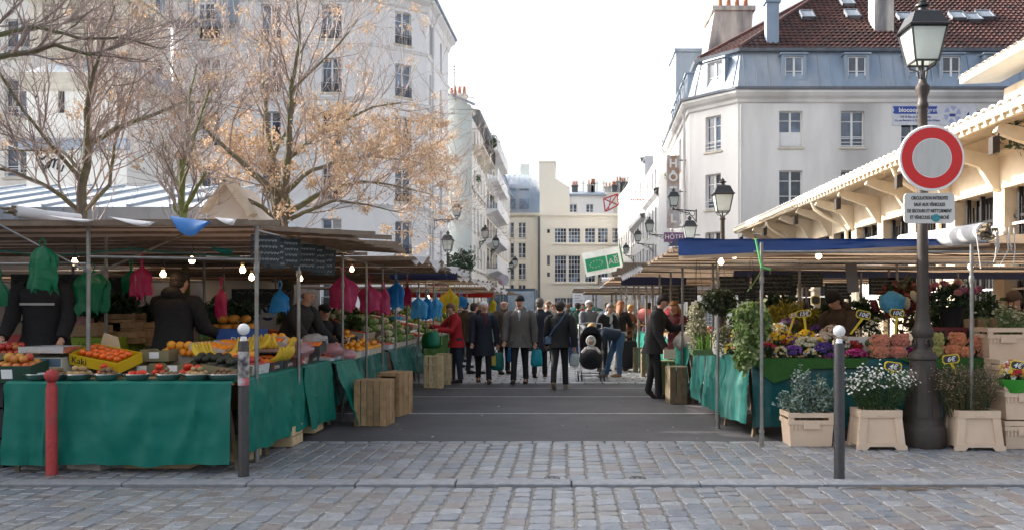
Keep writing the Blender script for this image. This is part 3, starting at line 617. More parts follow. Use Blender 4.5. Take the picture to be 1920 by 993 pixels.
for z in (457, 530):
    m = MB(); m.b2(PX(1038, Y), PX(1170, Y), Y-.15, Y, PZ(z+2, Y), PZ(z-1, Y)); m.obj('sill', WALLC, E2, world=True, smooth=False)
m = MB(); m.b2(xa-.1, xb, Y-.25, Y+.3, PZ(405, Y), PZ(400, Y)); m.obj('cornice', WALLC, E2, world=True, smooth=False)
facade(E2, (PX(1037, Y+4), Y+4), (PX(1150, Y+4), Y+4), PZ(403, Y), PZ(368, Y+4), [(PX(p, Y+4)-PX(1037, Y+4), PZ(398, Y+4), .85, .95, 'side') for p in (1068, 1099)], WALLW, sill=False)
m = MB(); m.b2(PX(1036, Y+4), PX(1137, Y+4), Y+3.7, Y+9, PZ(368, Y+4), PZ(365, Y+4)); m.obj('roof_slab', ZINC, E2, world=True, smooth=False)
m = MB(); m.b2(PX(1136, Y+5), PX(1230, Y+5), Y+4.4, Y+10, PZ(403, Y), PZ(362, Y+5)); m.obj('attic', WALLC, E2, world=True, smooth=False)
m = MB(); Yg = Y+2.5; m.prism([(PX(a, Yg), PZ(b, Yg)) for a, b in ((1011, 404), (1011, 305), (1041, 305), (1041, 335), (1068, 352), (1068, 404))], Yg, Yg+5); m.obj('party_wall', WALLC, E2, world=True, smooth=False)
m = MB(); m.b2(PX(1011, Yg), PX(1042, Yg), Yg-.1, Yg+5.1, PZ(305, Yg), PZ(303, Yg)); m.obj('coping', STONE, E2, world=True, smooth=False)
m = MB(); m.b2(PX(976, 102), PX(992, 102), 102, 103, PZ(330, 102), PZ(308, 102)); m.obj('chimney', WALLG, E1, world=True, smooth=False)
m = MB(); m.b2(PX(1075, 94.9), PX(1128, 94.9), 94.7, 94.95, PZ(577, Y), PZ(545, Y)); m.obj('shop_front', mat('pale_panel', (.75, .78, .82), .4), E2, world=True, smooth=False)
E3 = thing('rooftops', 'grey zinc rooftops with chimneys above the end of the street', 'building', (4, 118, 0))
Y = 118.0
m = MB(); m.b2(PX(1030, Y), PX(1240, Y), Y, Y+8, 0, PZ(375, Y)); m.obj('wall', WALLP, E3, world=True, smooth=False)
m = MB(); sweep(m, [(PX(1030, Y), Y), (PX(1240, Y), Y)], [(.2, PZ(375, Y)), (-.5, PZ(362, Y)), (-3, PZ(353, Y)), (-7, PZ(353, Y))]); m.obj('roof', ZINC, E3, world=True, smooth=False)
RND.seed(3)
for i, px in enumerate((1078, 1107, 1112, 1140, 1152, 1160, 1168)): chimney(E3, PX(px, Y+2), Y+2, PZ(362, Y), PZ(346-U(-3, 8), Y), U(.5, 1.1), .6, 2 if i % 2 else 3, m=BRICK if i % 2 else SLATE)
for i, px in enumerate((1094, 1120, 1133)):
    m = MB(); m.tube([(PX(px, Y), Y+1, PZ(358, Y)), (PX(px, Y), Y+1, PZ(338, Y))], .04, 4); m.bar((PX(px-3, Y), Y+1, PZ(342, Y)), (PX(px+3, Y), Y+1, PZ(342, Y)), .04); m.obj('aerial', IRON, E3, world=True)
# red line sign in the air at the end of the street
RED = mat('red_paint', (.42, .02, .018), .4, var=.08)
Y = 60.0; m = MB(); q = lambda a, b: (PX(a, Y), Y, PZ(b, Y))
P4 = [q(1132, 373), q(1158, 364), q(1160, 385), q(1135, 397)]
for i in range(4): m.tube([P4[i], P4[(i+1) % 4]], .05, 5)
m.tube([P4[0], P4[2]], .04, 5); m.tube([P4[1], P4[3]], .04, 5); m.tube([q(1146, 368), q(1141, 393)], .03, 5)
m.tube([q(1159, 375), (6.6, 60, PZ(375, Y))], .03, 5)
tag(m.obj('tobacco_sign', RED, smooth=True), 'red open framework sign sticking out above the end of the street', 'sign')
# ---- right street row
WALLS = mat('sun_muted_street_render', (.50, .50, .51), .9, var=.08, scale=.5, col2=(.38, .38, .39), thr=.58, stretch=(1.3, 1.3, .3))  # darker than the white fronts, so direct sun does not wash these walls out
R2 = thing('townhouse', 'narrow white house with roof terrace next to the corner house', 'building', (6.4, 58, 0))
facade(R2, (6.2, 66), (6.2, 56.6), 0, 11.6, rows([1, 3, 5, 7], 1.5, 2.6, 4, .95, 1.7, 'side'), WALLS)
m = MB(); m.b2(6.55, 7.3, 56.63, 62, 11.6, PZ(268, 57)); m.b2(PX(1240, 57), 6.55, 56.7, 62, 11.62, PZ(268, 57)-.01); m.b2(PX(1239, 57), 7.4, 56.5, 62.1, PZ(268, 57), PZ(266, 57)); m.obj('attic', WALLW, R2, world=True, smooth=False)
facade(R2, (6.2, 56.6), (8, 56.6), 0, 11.6, [], WALLW)
m = MB(); sweep(m, [(6.2, 66), (6.2, 56.6)], [(0, 8.9), (.3, 9.1), (.35, 9.4), (0, 9.5)]); m.obj('cornice', WALLW, R2, world=True, smooth=False)
R3 = thing('townhouse', 'white three window house in the middle of the right street row', 'building', (6.2, 72, 0))
facade(R3, (6.1, 78), (6.15, 66), 0, 13.0, rows([1, 3.3, 5.6, 7.9, 10.2], 1.5, 2.8, 4, .95, 1.8, 'side'), WALLS)
facade(R3, (6.15, 66), (9, 66), 0, 13.2, [], WALLW)
for z in (8.6, 12.9):
    m = MB(); sweep(m, [(6.1, 78), (6.15, 66)], [(0, z-.3), (.3, z-.1), (.4, z+.15), (0, z+.2)]); m.obj('cornice', WALLW, R3, world=True, smooth=False)
R4 = thing('townhouse', 'cream house with dark hipped slate roof on the right of the street', 'building', (5.8, 80, 0))
Y = 78.0; xa = PX(1183, Y); xb = PX(1222, Y)
facade(R4, (xa, Y), (xb, Y), 0, PZ(335, Y), [], WALLC); facade(R4, (xa-.3, 92), (xa, Y), 0, PZ(335, Y), rows([1.5, 4, 6.5, 9, 11.5], 1.5, 2.7, 4, .95, 1.8, 'side'), WALLP)
z = PZ(335, Y); m = MB(); m.add([(xa-.3, Y-.3, z), (xb+.3, Y-.3, z), (xb+.3, Y+8, z), (xa-.3, Y+8, z), (xb, Y+1, PZ(300, Y)), (xb, Y+7, PZ(300, Y))], [(0, 1, 4), (1, 2, 5, 4), (2, 3, 5), (3, 0, 4, 5)]); m.obj('roof', SLATE, R4, world=True, smooth=False)
m = MB(); m.b2(xa-.35, xb+.3, Y-.35, Y-.1, z-.18, z+.02); m.obj('gutter', ZINCD, R4, world=True, smooth=False)
R5 = thing('townhouse', 'pale house glimpsed at the far right end of the street', 'building', (5.5, 94, 0))
facade(R5, (PX(1160, 94), 110), (PX(1168, 92), 92), 0, PZ(395, 92), [], WALLP); facade(R5, (PX(1168, 92), 92), (8, 92), 0, PZ(395, 92), [], WALLP)
SHADE_HOUSE = thing('apartment_house', 'added unseen house beyond the left picture edge that throws the foreground shade', 'building', (-16, 11, 0))
facade(SHADE_HOUSE, (-16, 17.5), (-16, 4), 0, 11.2, rows([1.2, 3.8, 6.4, 9.0, 11.6], 1.4, 2.9, 3, 1.0, 1.8, 'side'), WALLP); facade(SHADE_HOUSE, (-16, 4), (-24, 4), 0, 11.2, [], WALLP); facade(SHADE_HOUSE, (-24, 17.5), (-16, 17.5), 0, 11.2, [], WALLP)
m = MB(); m.b2(-24.2, -15.8, 3.8, 17.6, 11.2, 11.45); m.obj('roof', ZINC, SHADE_HOUSE, world=True, smooth=False)
# the house above is added out of view to throw shade on the foreground
# ================================================================ COVERED MARKET HALL on the right
H = thing('market_hall', 'sunlit ochre stone covered market hall with iron grilles and white tiled eaves on the right', 'building', (8.9, 17, 0))
XW = 8.9; XE = 7.65; SP = 2.2; ys = [17.3-2*SP+SP*k for k in range(0, 12)]; YE = ys[-1]+.5; ZB = 3.95
def slopeZ(x): return 5.02+(x-XE)*.30
for i, y in enumerate(ys):
    c = MB(); c.b2(XW-.05, XW+.5, y-.02, y+.42, 0, 1.0) if False else None
    c = MB(); c.b2(0, .5, 0, .44, 0, 3.0); c.b2(-.04, .5, -.03, .47, 3.0, 3.08); c.b2(0, .5, 0, .44, 3.08, ZB)
    c.b2(-.05, .5, -.05, .49, 2.15, 2.2)
    c.obj('pilaster', HALLST, H, loc=(XW-8.9, y-17, 0), smooth=False)
m = MB(); m.b2(XW-.02, XW+.5, ys[0]-1, YE, ZB+.002, 4.62); m.b2(XW-.07, XW+.5, ys[0]-1, YE, 4.62, 4.72); m.obj('lintel', HALLST, H, world=True, smooth=False)
m = MB(); m.b2(XW+.12, XW+.5, ys[0]-1, YE, 0, 1.25); m.b2(XW+.0, XW+.5, ys[0]-1, YE, 4.72, 5.4); m.obj('wall', HALLST, H, world=True, smooth=False)
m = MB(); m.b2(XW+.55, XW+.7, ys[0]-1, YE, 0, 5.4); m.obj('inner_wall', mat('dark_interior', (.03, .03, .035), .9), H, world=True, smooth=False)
m = MB(); m.b2(XW, 20, YE, YE+.3, 0, 5.4); m.prism([(XW, 5.4), (20, 5.4), (14.5, 7.2)], YE, YE+.3); m.obj('end_wall', HALLST, H, world=True, smooth=False)
# grilles
GR = mat('grille_black', (.02, .02, .022), .4); GRW = mat('grille_white', (.72, .72, .70), .5)
gm = MB()
for j in range(11): x = .44+.09+j*.152; gm.b2(.2, .235, x, x+.03, 1.3, 3.75)
for z in (1.32, 3.35): gm.b2(.19, .245, .44, SP, z, z+.06)
for x in (.62, 1.30, 1.95): gm.b2(.17, .26, x, x+.07, 1.25, ZB)
gme = gm.mesh('iron_grille', GR, smooth=False)
gw = MB()
for j in range(11): x = .44+.155+j*.152; gw.b2(.24, .255, x, x+.02, 1.3, 3.45)
gw.b2(.14, .165, .46, SP-.02, 3.2, 3.25); gw.b2(.14, .165, .46, SP-.02, 1.9, 1.94)
gwe = gw.mesh('rail', GRW, smooth=False)
for i, y in enumerate(ys[:-1]):
    if i in (5,):   # a white boarded bay with a poster
        p = MB(); p.b2(.1, .16, .46, SP-.02, 1.3, 3.6); p.obj('white_board', WHITE, H, loc=(0, y-17, 0), smooth=False)
    g_ = put('iron_grille', gme, H, (0, y-17, 0)); put('rail', gwe, g_, (0, 0, 0))
# roof, eaves
RT = mat('pale_roof_tile', (.74, .71, .68), .55, var=.1, scale=5, rnd=.08, isl=True)
m = MB(); m.quad((XE, ys[0]-1.5, slopeZ(XE)), (XE, YE+.8, slopeZ(XE)), (14.5, YE+.8, slopeZ(14.5)), (14.5, ys[0]-1.5, slopeZ(14.5))); m.quad((21, YE+.8, 5.2), (21, ys[0]-1.5, 5.2), (14.5, ys[0]-1.5, slopeZ(14.5)), (14.5, YE+.8, slopeZ(14.5))); m.obj('roof', ZINCD, H, world=True, smooth=False)
m = MB(); y = ys[0]-1.5
while y < YE+.7:
    a = []; n = 6
    for s_ in (0, 1): xx = XE-.06+s_*.75; zz = slopeZ(xx)+.03; a.append([(xx, y+.15+.12*cos(pi*k/n), zz+.065*sin(pi*k/n)) for k in range(n+1)])
    m.loft(a, cap=False, closed=False); m.tube([(XE-.07, y+.15+.12*cos(pi*k/n), slopeZ(XE)+.03+.065*sin(pi*k/n)) for k in range(n+1)], .022, 4); y += .30
stuff(m.obj('roof_tile', RT, H, world=True))
m = MB(); m.b2(XE-.02, XE+.06, ys[0]-1.5, YE+.8, 4.82, 5.0); m.b2(XE-.1, XE-.02, ys[0]-1.5, YE+.8, 4.90, 5.03); m.obj('fascia', HALLW, H, world=True, smooth=False)
m = MB(); m.quad((XE+.06, YE+.8, 4.93), (XE+.06, ys[0]-1.5, 4.93), (XW, ys[0]-1.5, 5.25), (XW, YE+.8, 5.25)); m.obj('soffit', HALLW, H, world=True, smooth=False)
m = MB(); y = ys[0]-1.4
while y < YE: m.bar((XE-.08, y, 4.86), (XW, y, 5.15), .07, .09); y += .30
stuff(m.obj('rafter', HALLW, H, world=True, smooth=False))
for i, y in enumerate(ys):
    b = MB(); b.prism([(XE+.12, 4.84), (XW, 4.62), (XW, 3.90), (XW-.14, 3.96), (XW-.42, 4.40), (XE+.35, 4.56), (XE+.05, 4.68)], y+.15, y+.29)
    b.obj('bracket', HALLW, H, world=True, smooth=False)
    if i % 2 == 1:
        f = MB(); f.b2(XE+.02, XE+.12, y+.15, y+.27, 4.3, 4.6); f.b2(XE-.02, XE+.03, y+.13, y+.29, 4.28, 4.58); f.bar((XE+.1, y+.2, 4.6), (XE+.2, y+.2, 4.8), .03); f.obj('floodlight', CAST, H, world=True, smooth=False)
for y in (ys[3]+.6, ys[6]+.6, ys[9]): m = MB(); m.tube([(XE+.05, y, 4.86), (XE+.15, y, 4.6), (XE+.5, y, 4.35), (XW-.25, y, 4.1), (XW-.1, y, 3.9), (XW-.1, y, 0)], .06, 8); m.obj('drainpipe', HALLW, H, world=True)
m = MB(); m.b2(XE-.1, 20, YE+.6, YE+.78, 4.86, 5.0); m.obj('end_fascia', HALLW, H, world=True, smooth=False)
# clerestory block with its own eave at the top right
m = MB(); m.b2(11.0, 20, 12, 21.4, 5.6, 7.0); m.obj('upper_wall', HALLST, H, world=True, smooth=False)
m = MB(); ZU = 7.42; m.quad((10.25, 11, ZU), (10.25, 22.0, ZU), (16, 22.0, ZU+1.8), (16, 11, ZU+1.8)); m.quad((10.25, 22, ZU-.14), (10.25, 11, ZU-.14), (11.2, 11, ZU-.10), (11.2, 22, ZU-.10)); m.quad((10.25, 22, ZU), (10.25, 22, ZU-.1), (16, 22, ZU+1.6), (16, 22, ZU+1.8)); m.b2(10.17, 10.25, 11, 22, ZU-.14, ZU+.03); m.obj('upper_roof', HALLW, H, world=True, smooth=False)
m = MB(); y = 11
while y < 22:
    a = []
    for s_ in (0, 1): xx = 10.15+s_*.7; zz = ZU+(xx-10.25)*.31+.04; a.append([(xx, y+.15+.12*cos(pi*k/5), zz+.08*sin(pi*k/5)) for k in range(6)])
    m.loft(a, cap=False, closed=False); y += .3
stuff(m.obj('roof_tile', RT, H, world=True))
# poster scrawl on the boarded bay
m = MB(); RND.seed(9)
for i in range(5):
    y = ys[5]+.7+i*.22; m.tube([(XW+.09, y, 2.2), (XW+.09, y+.08, 2.6), (XW+.09, y+.16, 2.2), (XW+.09, y+.1, 2.05)], .012, 4)
m.obj('graffiti', IRON, H, world=True)
tag(shrub('climbing_plant', 'small creeper hanging from the eave of the market hall at the right edge', 'plant', (PX(1912, 16), 16, PZ(255, 16)), (.5, .4, .35), 200, .13, DLEAF, stem=False))

# ================================================================ WRITING
def text(body, size, m, parent, loc, rot, name='lettering', align='CENTER', ext=.002, shear=0, bold=0):
    c = bpy.data.curves.new('t', 'FONT'); c.body = body; c.size = size; c.align_x = align; c.align_y = 'CENTER'; c.extrude = ext; c.shear = shear; c.offset = bold; c.resolution_u = 3
    o = bpy.data.objects.new('t', c); me = bpy.data.meshes.new_from_object(o); bpy.data.objects.remove(o); me.name = name; me.materials.clear(); me.materials.append(m)
    return put(name, me, parent, loc, rot=rot)
FR = (radians(90), 0, 0)
INK = mat('blue_ink', (.03, .05, .25), .5, var=0); BLK = mat('black_ink', (.02, .02, .02), .6, var=0); WINK = mat('white_ink', (.75, .75, .75), .6, var=0); CHK = mat('chalk', (.8, .8, .8), .9, var=.1)
# wall advertisement (flush board on the corner house)
AD = thing('wall_advertisement', 'pale board with blue ribbon lettering painted high on the grey corner house', 'sign', (PX(1750, 42), 41.97, PZ(216, 42)))
Y = 42.0; m = MB(); m.b2(-2.05, 2.1, 0, .025, -.5, .52); m.obj('board', mat('ad_board', (.62, .63, .68), .7), AD, smooth=False)
m = MB(); m.prism([(-2.0, .1), (-1.93, .23), (-2.0, .42), (.2, .42), (.12, .26), (.2, .05), (-1.9, .05)], -.01, -.001); m.obj('ribbon', mat('blue_ribbon', (.03, .07, .35), .5, var=.03), AD, smooth=False)
text('biocoop', .30, WINK, AD, (-1.22, -.016, .235), FR, bold=.008); text("d'Aligre", .30, WINK, AD, (-.38, -.016, .235), FR, shear=.35)
text('100 % Bio et Responsable', .145, INK, AD, (-.9, -.01, -.1), FR, bold=.002); text('24, rue Beccaria, à 10 m du Marché d\'Aligre', .125, INK, AD, (-.8, -.01, -.27), FR, bold=.002)
m = MB(); LIL = mat('lilac_print', (.38, .40, .60), .6)
for k in range(6):
    a = k*pi/3; p = []
    for t_, r_ in ((0, .43), (.45, .43), (.8, .43), (.75, .3), (.2, .18)): p.append((.93+r_*cos(a+t_), .02+r_*sin(a+t_)))
    m.prism(p, -.008, -.001)
m.obj('round_emblem', LIL, AD, smooth=False)
m = MB(); m.b2(.78, 1.08, -.012, -.008, -.08, .06); m.obj('emblem_label', INK, AD, smooth=False)
m = MB(); m.prism([(1.62, .02), (1.75, .16), (1.75, -.12)], -.008, -.001); m.obj('arrow', INK, AD, smooth=False)
# ================================================================ STREET LAMPS
def lantern(par, s, z0, m=IRON, base=(0, 0)):
    """four sided Parisian lantern; s = half width at the top of the glass, z0 = bottom of the glass"""
    bx, by = base
    def ring(h, z, r=None): r = r or h; return [(bx-h, by-r, z), (bx+h, by-r, z), (bx+h, by+r, z), (bx-h, by+r, z)]
    f = MB(); b = s*.66; H_ = s*1.87
    for sx, sy in ((-1, -1), (1, -1), (1, 1), (-1, 1)): f.bar((bx+sx*b, by+sy*b, z0), (bx+sx*s, by+sy*s, z0+H_), s*.09)
    for h, z in ((b, z0), (s, z0+H_)):
        q = ring(h, z)
        for i in range(4): f.bar(q[i], q[(i+1) % 4], s*.10)
    o = f.obj('lantern_frame', m, par, smooth=False)
    for i in range(4):
        g_ = MB(); q0 = ring(b*.97, z0+.01); q1 = ring(s*.97, z0+H_); g_.quad(q0[i], q0[(i+1) % 4], q1[(i+1) % 4], q1[i]); g_.obj('glass_pane', LGLASS, par, smooth=False)
    r = MB(); r.loft([ring(s*1.16, z0+H_+.0*s), ring(s*1.2, z0+H_+.08*s), ring(s*1.05, z0+H_+.2*s), ring(s*.86, z0+H_+.62*s), ring(s*.74, z0+H_+.92*s), ring(s*.50, z0+H_+1.04*s)])
    r.obj('lantern_roof', m, par, smooth=False)
    t = MB(); t.lathe([(s*.50, 0), (s*.5, s*.06), (s*.26, s*.12), (s*.24, s*.3), (s*.42, s*.36), (s*.42, s*.46), (s*.2, s*.55), (s*.24, s*.66), (s*.1, s*.78), (0.004, s*.9)], 14, (bx, by, z0+H_+1.02*s)); t.obj('finial', m, par)
    w = MB()
    for k in range(4):
        a = k*pi/2+pi/4; w.tube([(bx+b*1.2*cos(a), by+b*1.2*sin(a), z0), (bx+b*1.1*cos(a), by+b*1.1*sin(a), z0-.25*s), (bx+b*.4*cos(a), by+b*.4*sin(a), z0-.45*s), (bx+.2*s*cos(a), by+.2*s*sin(a), z0-.95*s)], .035*s+.004, 5)
    w.tube([(bx, by, z0-.9*s), (bx, by, z0+.35*s)], s*.08, 6); w.ell((bx, by, z0+.55*s), s*.14, 8, 6); w.obj('lantern_cradle', m, par)
L = thing('street_lamp', 'large ornate cast iron street lamp in front of the flower stall on the right', 'street lamp', (PX(1730, 9.45), 9.45, .015))
k = .00591
prof = [(.24, 0), (.245, .02), (.245, .21), (.235, .235), (.215, .25), (.205, .27), (.202, .30), (.185, .45), (.165, .65), (.145, .88), (.138, .93), (.138, .95), (.152, .965), (.152, 1.0), (.13, 1.03), (.104, 1.05), (.098, 1.07), (.098, 1.20), (.110, 1.215), (.116, 1.25), (.112, 1.29), (.09, 1.33), (.076, 1.40), (.066, 1.50), (.062, 1.65), (.060, 2.2), (.058, 2.7), (.055, 3.3), (.050, 3.72), (.062, 3.74), (.062, 3.78), (.05, 3.8), (.052, 3.86), (.075, 3.92), (.075, 3.97), (.05, 4.0), (.04, 4.05)]
m = MB(); m.lathe(prof, 28); m.obj('lamp_post', CAST, L)
for i in range(8):
    a = i*pi/4+pi/8; p = MB()
    p.loft([[(-.055, -.205, .33), (.055, -.205, .33), (.055, -.185, .33), (-.055, -.185, .33)], [(-.042, -.160, .78), (.042, -.160, .78), (.042, -.14, .78), (-.042, -.14, .78)], [(-.018, -.150, .86), (.018, -.150, .86), (.018, -.13, .86), (-.018, -.13, .86)]])
    p.obj('moulded_panel', CAST, L, rz=a)
for i in range(4):
    p = MB(); p.tube([(.035*cos(q*pi/5), -.105, 1.135+.05*sin(q*pi/5)) for q in range(11)], .009, 5); p.tube([(.0, -.105, 1.17), (.02, -.108, 1.14), (0, -.105, 1.11), (-.015, -.105, 1.13)], .008, 4); p.obj('ship_medallion', CAST, L, rz=i*pi/2+.2)
lantern(L, .192, 4.23, IRON)
RS = thing('road_sign', 'round red and white no entry sign fixed on the large lamp post', 'road sign', (PX(1744, 9.3), 9.28, PZ(298, 9.3)))
R_ = .352
m = MB(); m.lathe([(R_, 0), (R_+.008, .012), (R_, .03)], 48); m.xf(Matrix.Rotation(radians(90), 4, 'X')); m.obj('rim', WHITE, RS)
m = MB(); m.lathe([(R_-.022, .02), (R_-.022, .0335), (R_*.58+.012, .0335), (R_*.58+.012, .02)], 48); m.xf(Matrix.Rotation(radians(90), 4, 'X')); m.obj('red_ring', mat('sign_red', (.62, .015, .015), .35, var=.05, scale=8), RS)
m = MB(); m.lathe([(R_*.58, .02), (R_*.58, .0340), (.01, .0345)], 48); m.xf(Matrix.Rotation(radians(90), 4, 'X')); m.obj('white_disc', mat('dirty_sign_white', (.52, .52, .50), .4, var=.08, scale=6, stretch=(3, 1, .6)), RS)
m = MB(); m.b2(-.12, .12, .0, .05, -.03, .03); m.b2(-.05, .05, .03, .15, -.05, .05); m.obj('clamp', STEEL, RS, smooth=False)
PS = thing('notice_plate', 'grey plate with black French traffic notice below the round sign', 'road sign', (PX(1741, 9.3), 9.28, PZ(391, 9.3)))
w, h, c_ = .275, .165, .045; o_ = []
for cx, cy, a0 in ((w-c_, h-c_, 0), (-w+c_, h-c_, pi/2), (-w+c_, -h+c_, pi), (w-c_, -h+c_, 1.5*pi)):
    for q in range(5): o_.append((cx+c_*cos(a0+q*pi/8), cy+c_*sin(a0+q*pi/8)))
m = MB(); m.prism(o_[::-1], -.006, .012); m.obj('plate', mat('plate_grey', (.58, .58, .56), .5, var=.06, scale=5), PS, smooth=False)
for i, t_ in enumerate(('CIRCULATION INTERDITE', 'SAUF AUX VÉHICULES', 'DE SECOURS ET NETTOIEMENT', 'ET VÉHICULES DU MARCHÉ')): o = text(t_, .052, BLK, PS, (0, -.009, .108-i*.070), FR, bold=.0006); o.scale = (.66, 1, 1)
m = MB(); m.lathe([(.042, 0), (.042, .004)], 14, (0, 0, 0)); m.xf(Matrix.Rotation(radians(90), 4, 'X')); m.obj('round_sticker', mat('turquoise_sticker', (.03, .25, .30), .5, var=.3, scale=60), PS, loc=(.068, -.010, -.108))
m = MB(); m.b2(-.06, .06, .012, .09, -.02, .02); m.obj('clamp', STEEL, PS, smooth=False)
def lamp_post(px, Y, ztop_px, label, s, m=CAST):
    z = PZ(ztop_px, Y); t = thing('street_lamp', label, 'street lamp', (PX(px, Y), Y, 0)); zg = z-s*3.7
    p = MB(); p.lathe([(.2, 0), (.2, .3), (.13, .4), (.1, 1.1), (.07, 1.3), (.06, 1.6), (.05, 3), (.045, zg-.75*s-.05), (.07, zg-.75*s), (.03, zg-.6*s)], 16); p.obj('lamp_post', m, t)
    lantern(t, s, zg, IRON if m is CAST else m)
lamp_post(1355, 18.5, 335, 'medium street lamp rising behind the blue awning in front of the corner house', .195)
lamp_post(1293, 27, 405, 'street lamp just left of the blue awning, lower than its neighbour', .19)
lamp_post(840, 31, 433, 'grey street lamp standing above the left canopies before the white corner house', .19)
def wall_lamp(px, py, Y, side, wx, label, s=.2, group=None):
    """bracket lantern; side -1: wall is on the left; lantern centre px, glass middle py"""
    s *= .8; x = PX(px, Y); z = PZ(py, Y); t = thing('wall_lantern', label, 'wall lamp', (x, Y, z), group=group); zb = -s*1.6; L_ = abs(wx-x)*1.0; d = -1 if side < 0 else 1
    b = MB(); b.tube([(0, 0, zb), (0, 0, zb-.05*s), (d*L_, 0, zb-.1)], .03, 6)
    b.tube([(d*.1, 0, zb-.02), (d*L_*.35, 0, zb-.12), (d*L_*.7, 0, zb-.22), (d*L_, 0, zb-.62)], .022, 5)
    for q, r in ((.35, .07), (.6, .11), (.82, .14)):
        b.tube([(d*L_*q+r*cos(a*.7), 0, zb-.08-r+r*sin(a*.7)*.9) for a in range(10)], .016, 4)
    b.box((d*L_, 0, zb-.35), (.05, .1, .65)); b.obj('bracket', IRON, t); lantern(t, s, -s*.9, IRON)
wall_lamp(857, 398, 50.5, -1, -7.75, 'highest left lantern, on a curly bracket at the white apartment house corner', .30)
wall_lamp(910, 440, 62, -1, -6.2, 'lantern on the grey green house, left of two close together', .32)
wall_lamp(930, 457, 66, -1, -5.7, 'smaller lantern just right of the one on the grey green house', .30)
wall_lamp(966, 493, 84, -1, -6.2, 'tiny far lantern nearest the cream end house', .32)
wall_lamp(959, 500, 90, -1, -6.6, 'farthest tiny lantern low on the left street row', .30)
wall_lamp(1263, 378, 43.0, 1, 6.6, 'lantern on a curly bracket on the side of the grey corner house', .30)
wall_lamp(1218, 427, 52, 1, 6.4, 'lantern on the right street row, middle of three', .30)
wall_lamp(1196, 446, 60, 1, 6.2, 'lantern on the right street row, lower left of three', .30)
wall_lamp(1174, 470, 76, 1, 6.1, 'small far lantern on the right above the tan canopies', .32)
# hotel sign, vertical, rusty
HS = thing('hotel_sign', 'tall rusty grey vertical sign projecting from the corner house', 'sign', (PX(1262, 46), 46, PZ(360, 46)))
m = MB(); m.b2(-.33, .33, -.12, .12, -1.95, 1.95); m.obj('sign_box', mat('rusty_grey', (.48, .48, .50), .7, var=.12, scale=3, col2=(.34, .20, .13), thr=.58, bump=.2), HS, smooth=False)
for i, t_ in enumerate('HÔTEL'): text(t_, .62, WINK, HS, (0, -.13, 1.5-i*.74), FR, bold=.02)
m = MB(); m.bar((.33, 0, 1.7), (.75, 0, 1.7), .05); m.bar((.33, 0, 0), (.75, 0, 0), .05); m.bar((.33, 0, -1.9), (.75, 0, -1.9), .05); m.obj('arm', IRON, HS, smooth=False)
HP = thing('hotel_sign', 'small purple box sign above the far end of the blue awning', 'sign', (PX(1265, 40), 40, PZ(445, 40)))
m = MB(); m.b2(-.5, .5, -.1, .1, -.22, .22); m.bar((.5, 0, .1), (1.2, 0, .1), .05); m.obj('sign_box', mat('purple_sign', (.16, .07, .17), .5), HP, smooth=False); text('HÔTEL', .3, WINK, HP, (0, -.11, 0), FR)
RO = thing('round_traffic_sign', 'small round grey backed traffic sign beyond the left stalls', 'road sign', (PX(944, 50), 50, 0))
m = MB(); m.tube([(0, 0, 0), (0, 0, PZ(528, 50))], .04, 6); m.obj('post', STEEL, RO); m = MB(); m.lathe([(.33, 0), (.33, .04)], 24); m.xf(Matrix.Rotation(radians(90), 4, 'X')); m.obj('disc', mat('sign_back', (.40, .40, .44), .5, col2=(.30, .12, .12), thr=.5, scale=3), RO, loc=(0, 0, PZ(524, 50)))
# ================================================================ BOLLARDS
def bollard(x, y, z, h, r, label, body, ball, red=False):
    t = thing('bollard', label, 'bollard', (x, y, z)); hb = h-(.17 if not red else .16)
    m = MB(); m.lathe([(r*1.05, 0), (r*1.05, .02), (r, .03), (r, hb-.01), (r*.9, hb)], 20); m.obj('post', body, t)
    b = MB()
    if not red: b.lathe([(r*.62, hb), (r*.62, hb+.02), (r*.5, hb+.04)], 16); b.ell((0, 0, hb+.105), .088*r/.048*.62, 18, 12)
    else: b.lathe([(r*.9, hb), (r*.78, hb+.02), (r*.8, hb+.04)], 16); b.ell((0, 0, hb+.098), .062, 18, 12)
    b.obj('ball', ball, t); return t
BOL = mat('bollard_brown', (.040, .036, .036), .5, var=.25, scale=14, bump=.15, bscale=120)
REDP = mat('chipped_red_paint', (.38, .035, .035), .6, var=.15, scale=12, col2=(.16, .09, .08), thr=.62, bump=.4, bscale=40)
b1 = bollard(-2.91, 7.72, .015, 1.40, .047, 'dark bollard with white ball top and torn stickers by the left stall corner', BOL, WHITE)
m = MB(); m.lathe([(.0485, .90), (.0495, .905), (.0495, 1.13), (.0485, 1.135)], 20); m.obj('torn_sticker', mat('torn_sticker', (.55, .52, .50), .7, var=.3, scale=20, col2=(.05, .05, .06), thr=.46), b1)
m = MB(); m.lathe([(.0487, .83), (.0497, .835), (.0497, .895), (.0487, .9)], 20); m.obj('red_sticker', mat('red_sticker', (.45, .10, .12), .7, var=.2, scale=20, col2=(.5, .45, .45), thr=.55), b1)
m = MB(); m.b2(-.17, .17, -.07, .09, 0, .006); m.obj('base_plate', KERB, b1, smooth=False)
bollard(2.44, 7.60, .015, 1.385, .047, 'dark bollard with white ball top standing before the flower stall', mat('bollard_black', (.035, .034, .037), .45, var=.2, scale=14, bump=.15, bscale=120), WHITE)
bollard(PX(97, 7.8), 7.8, .015, .97, .048, 'chipped red bollard in front of the left green tablecloth', REDP, REDP, red=True)

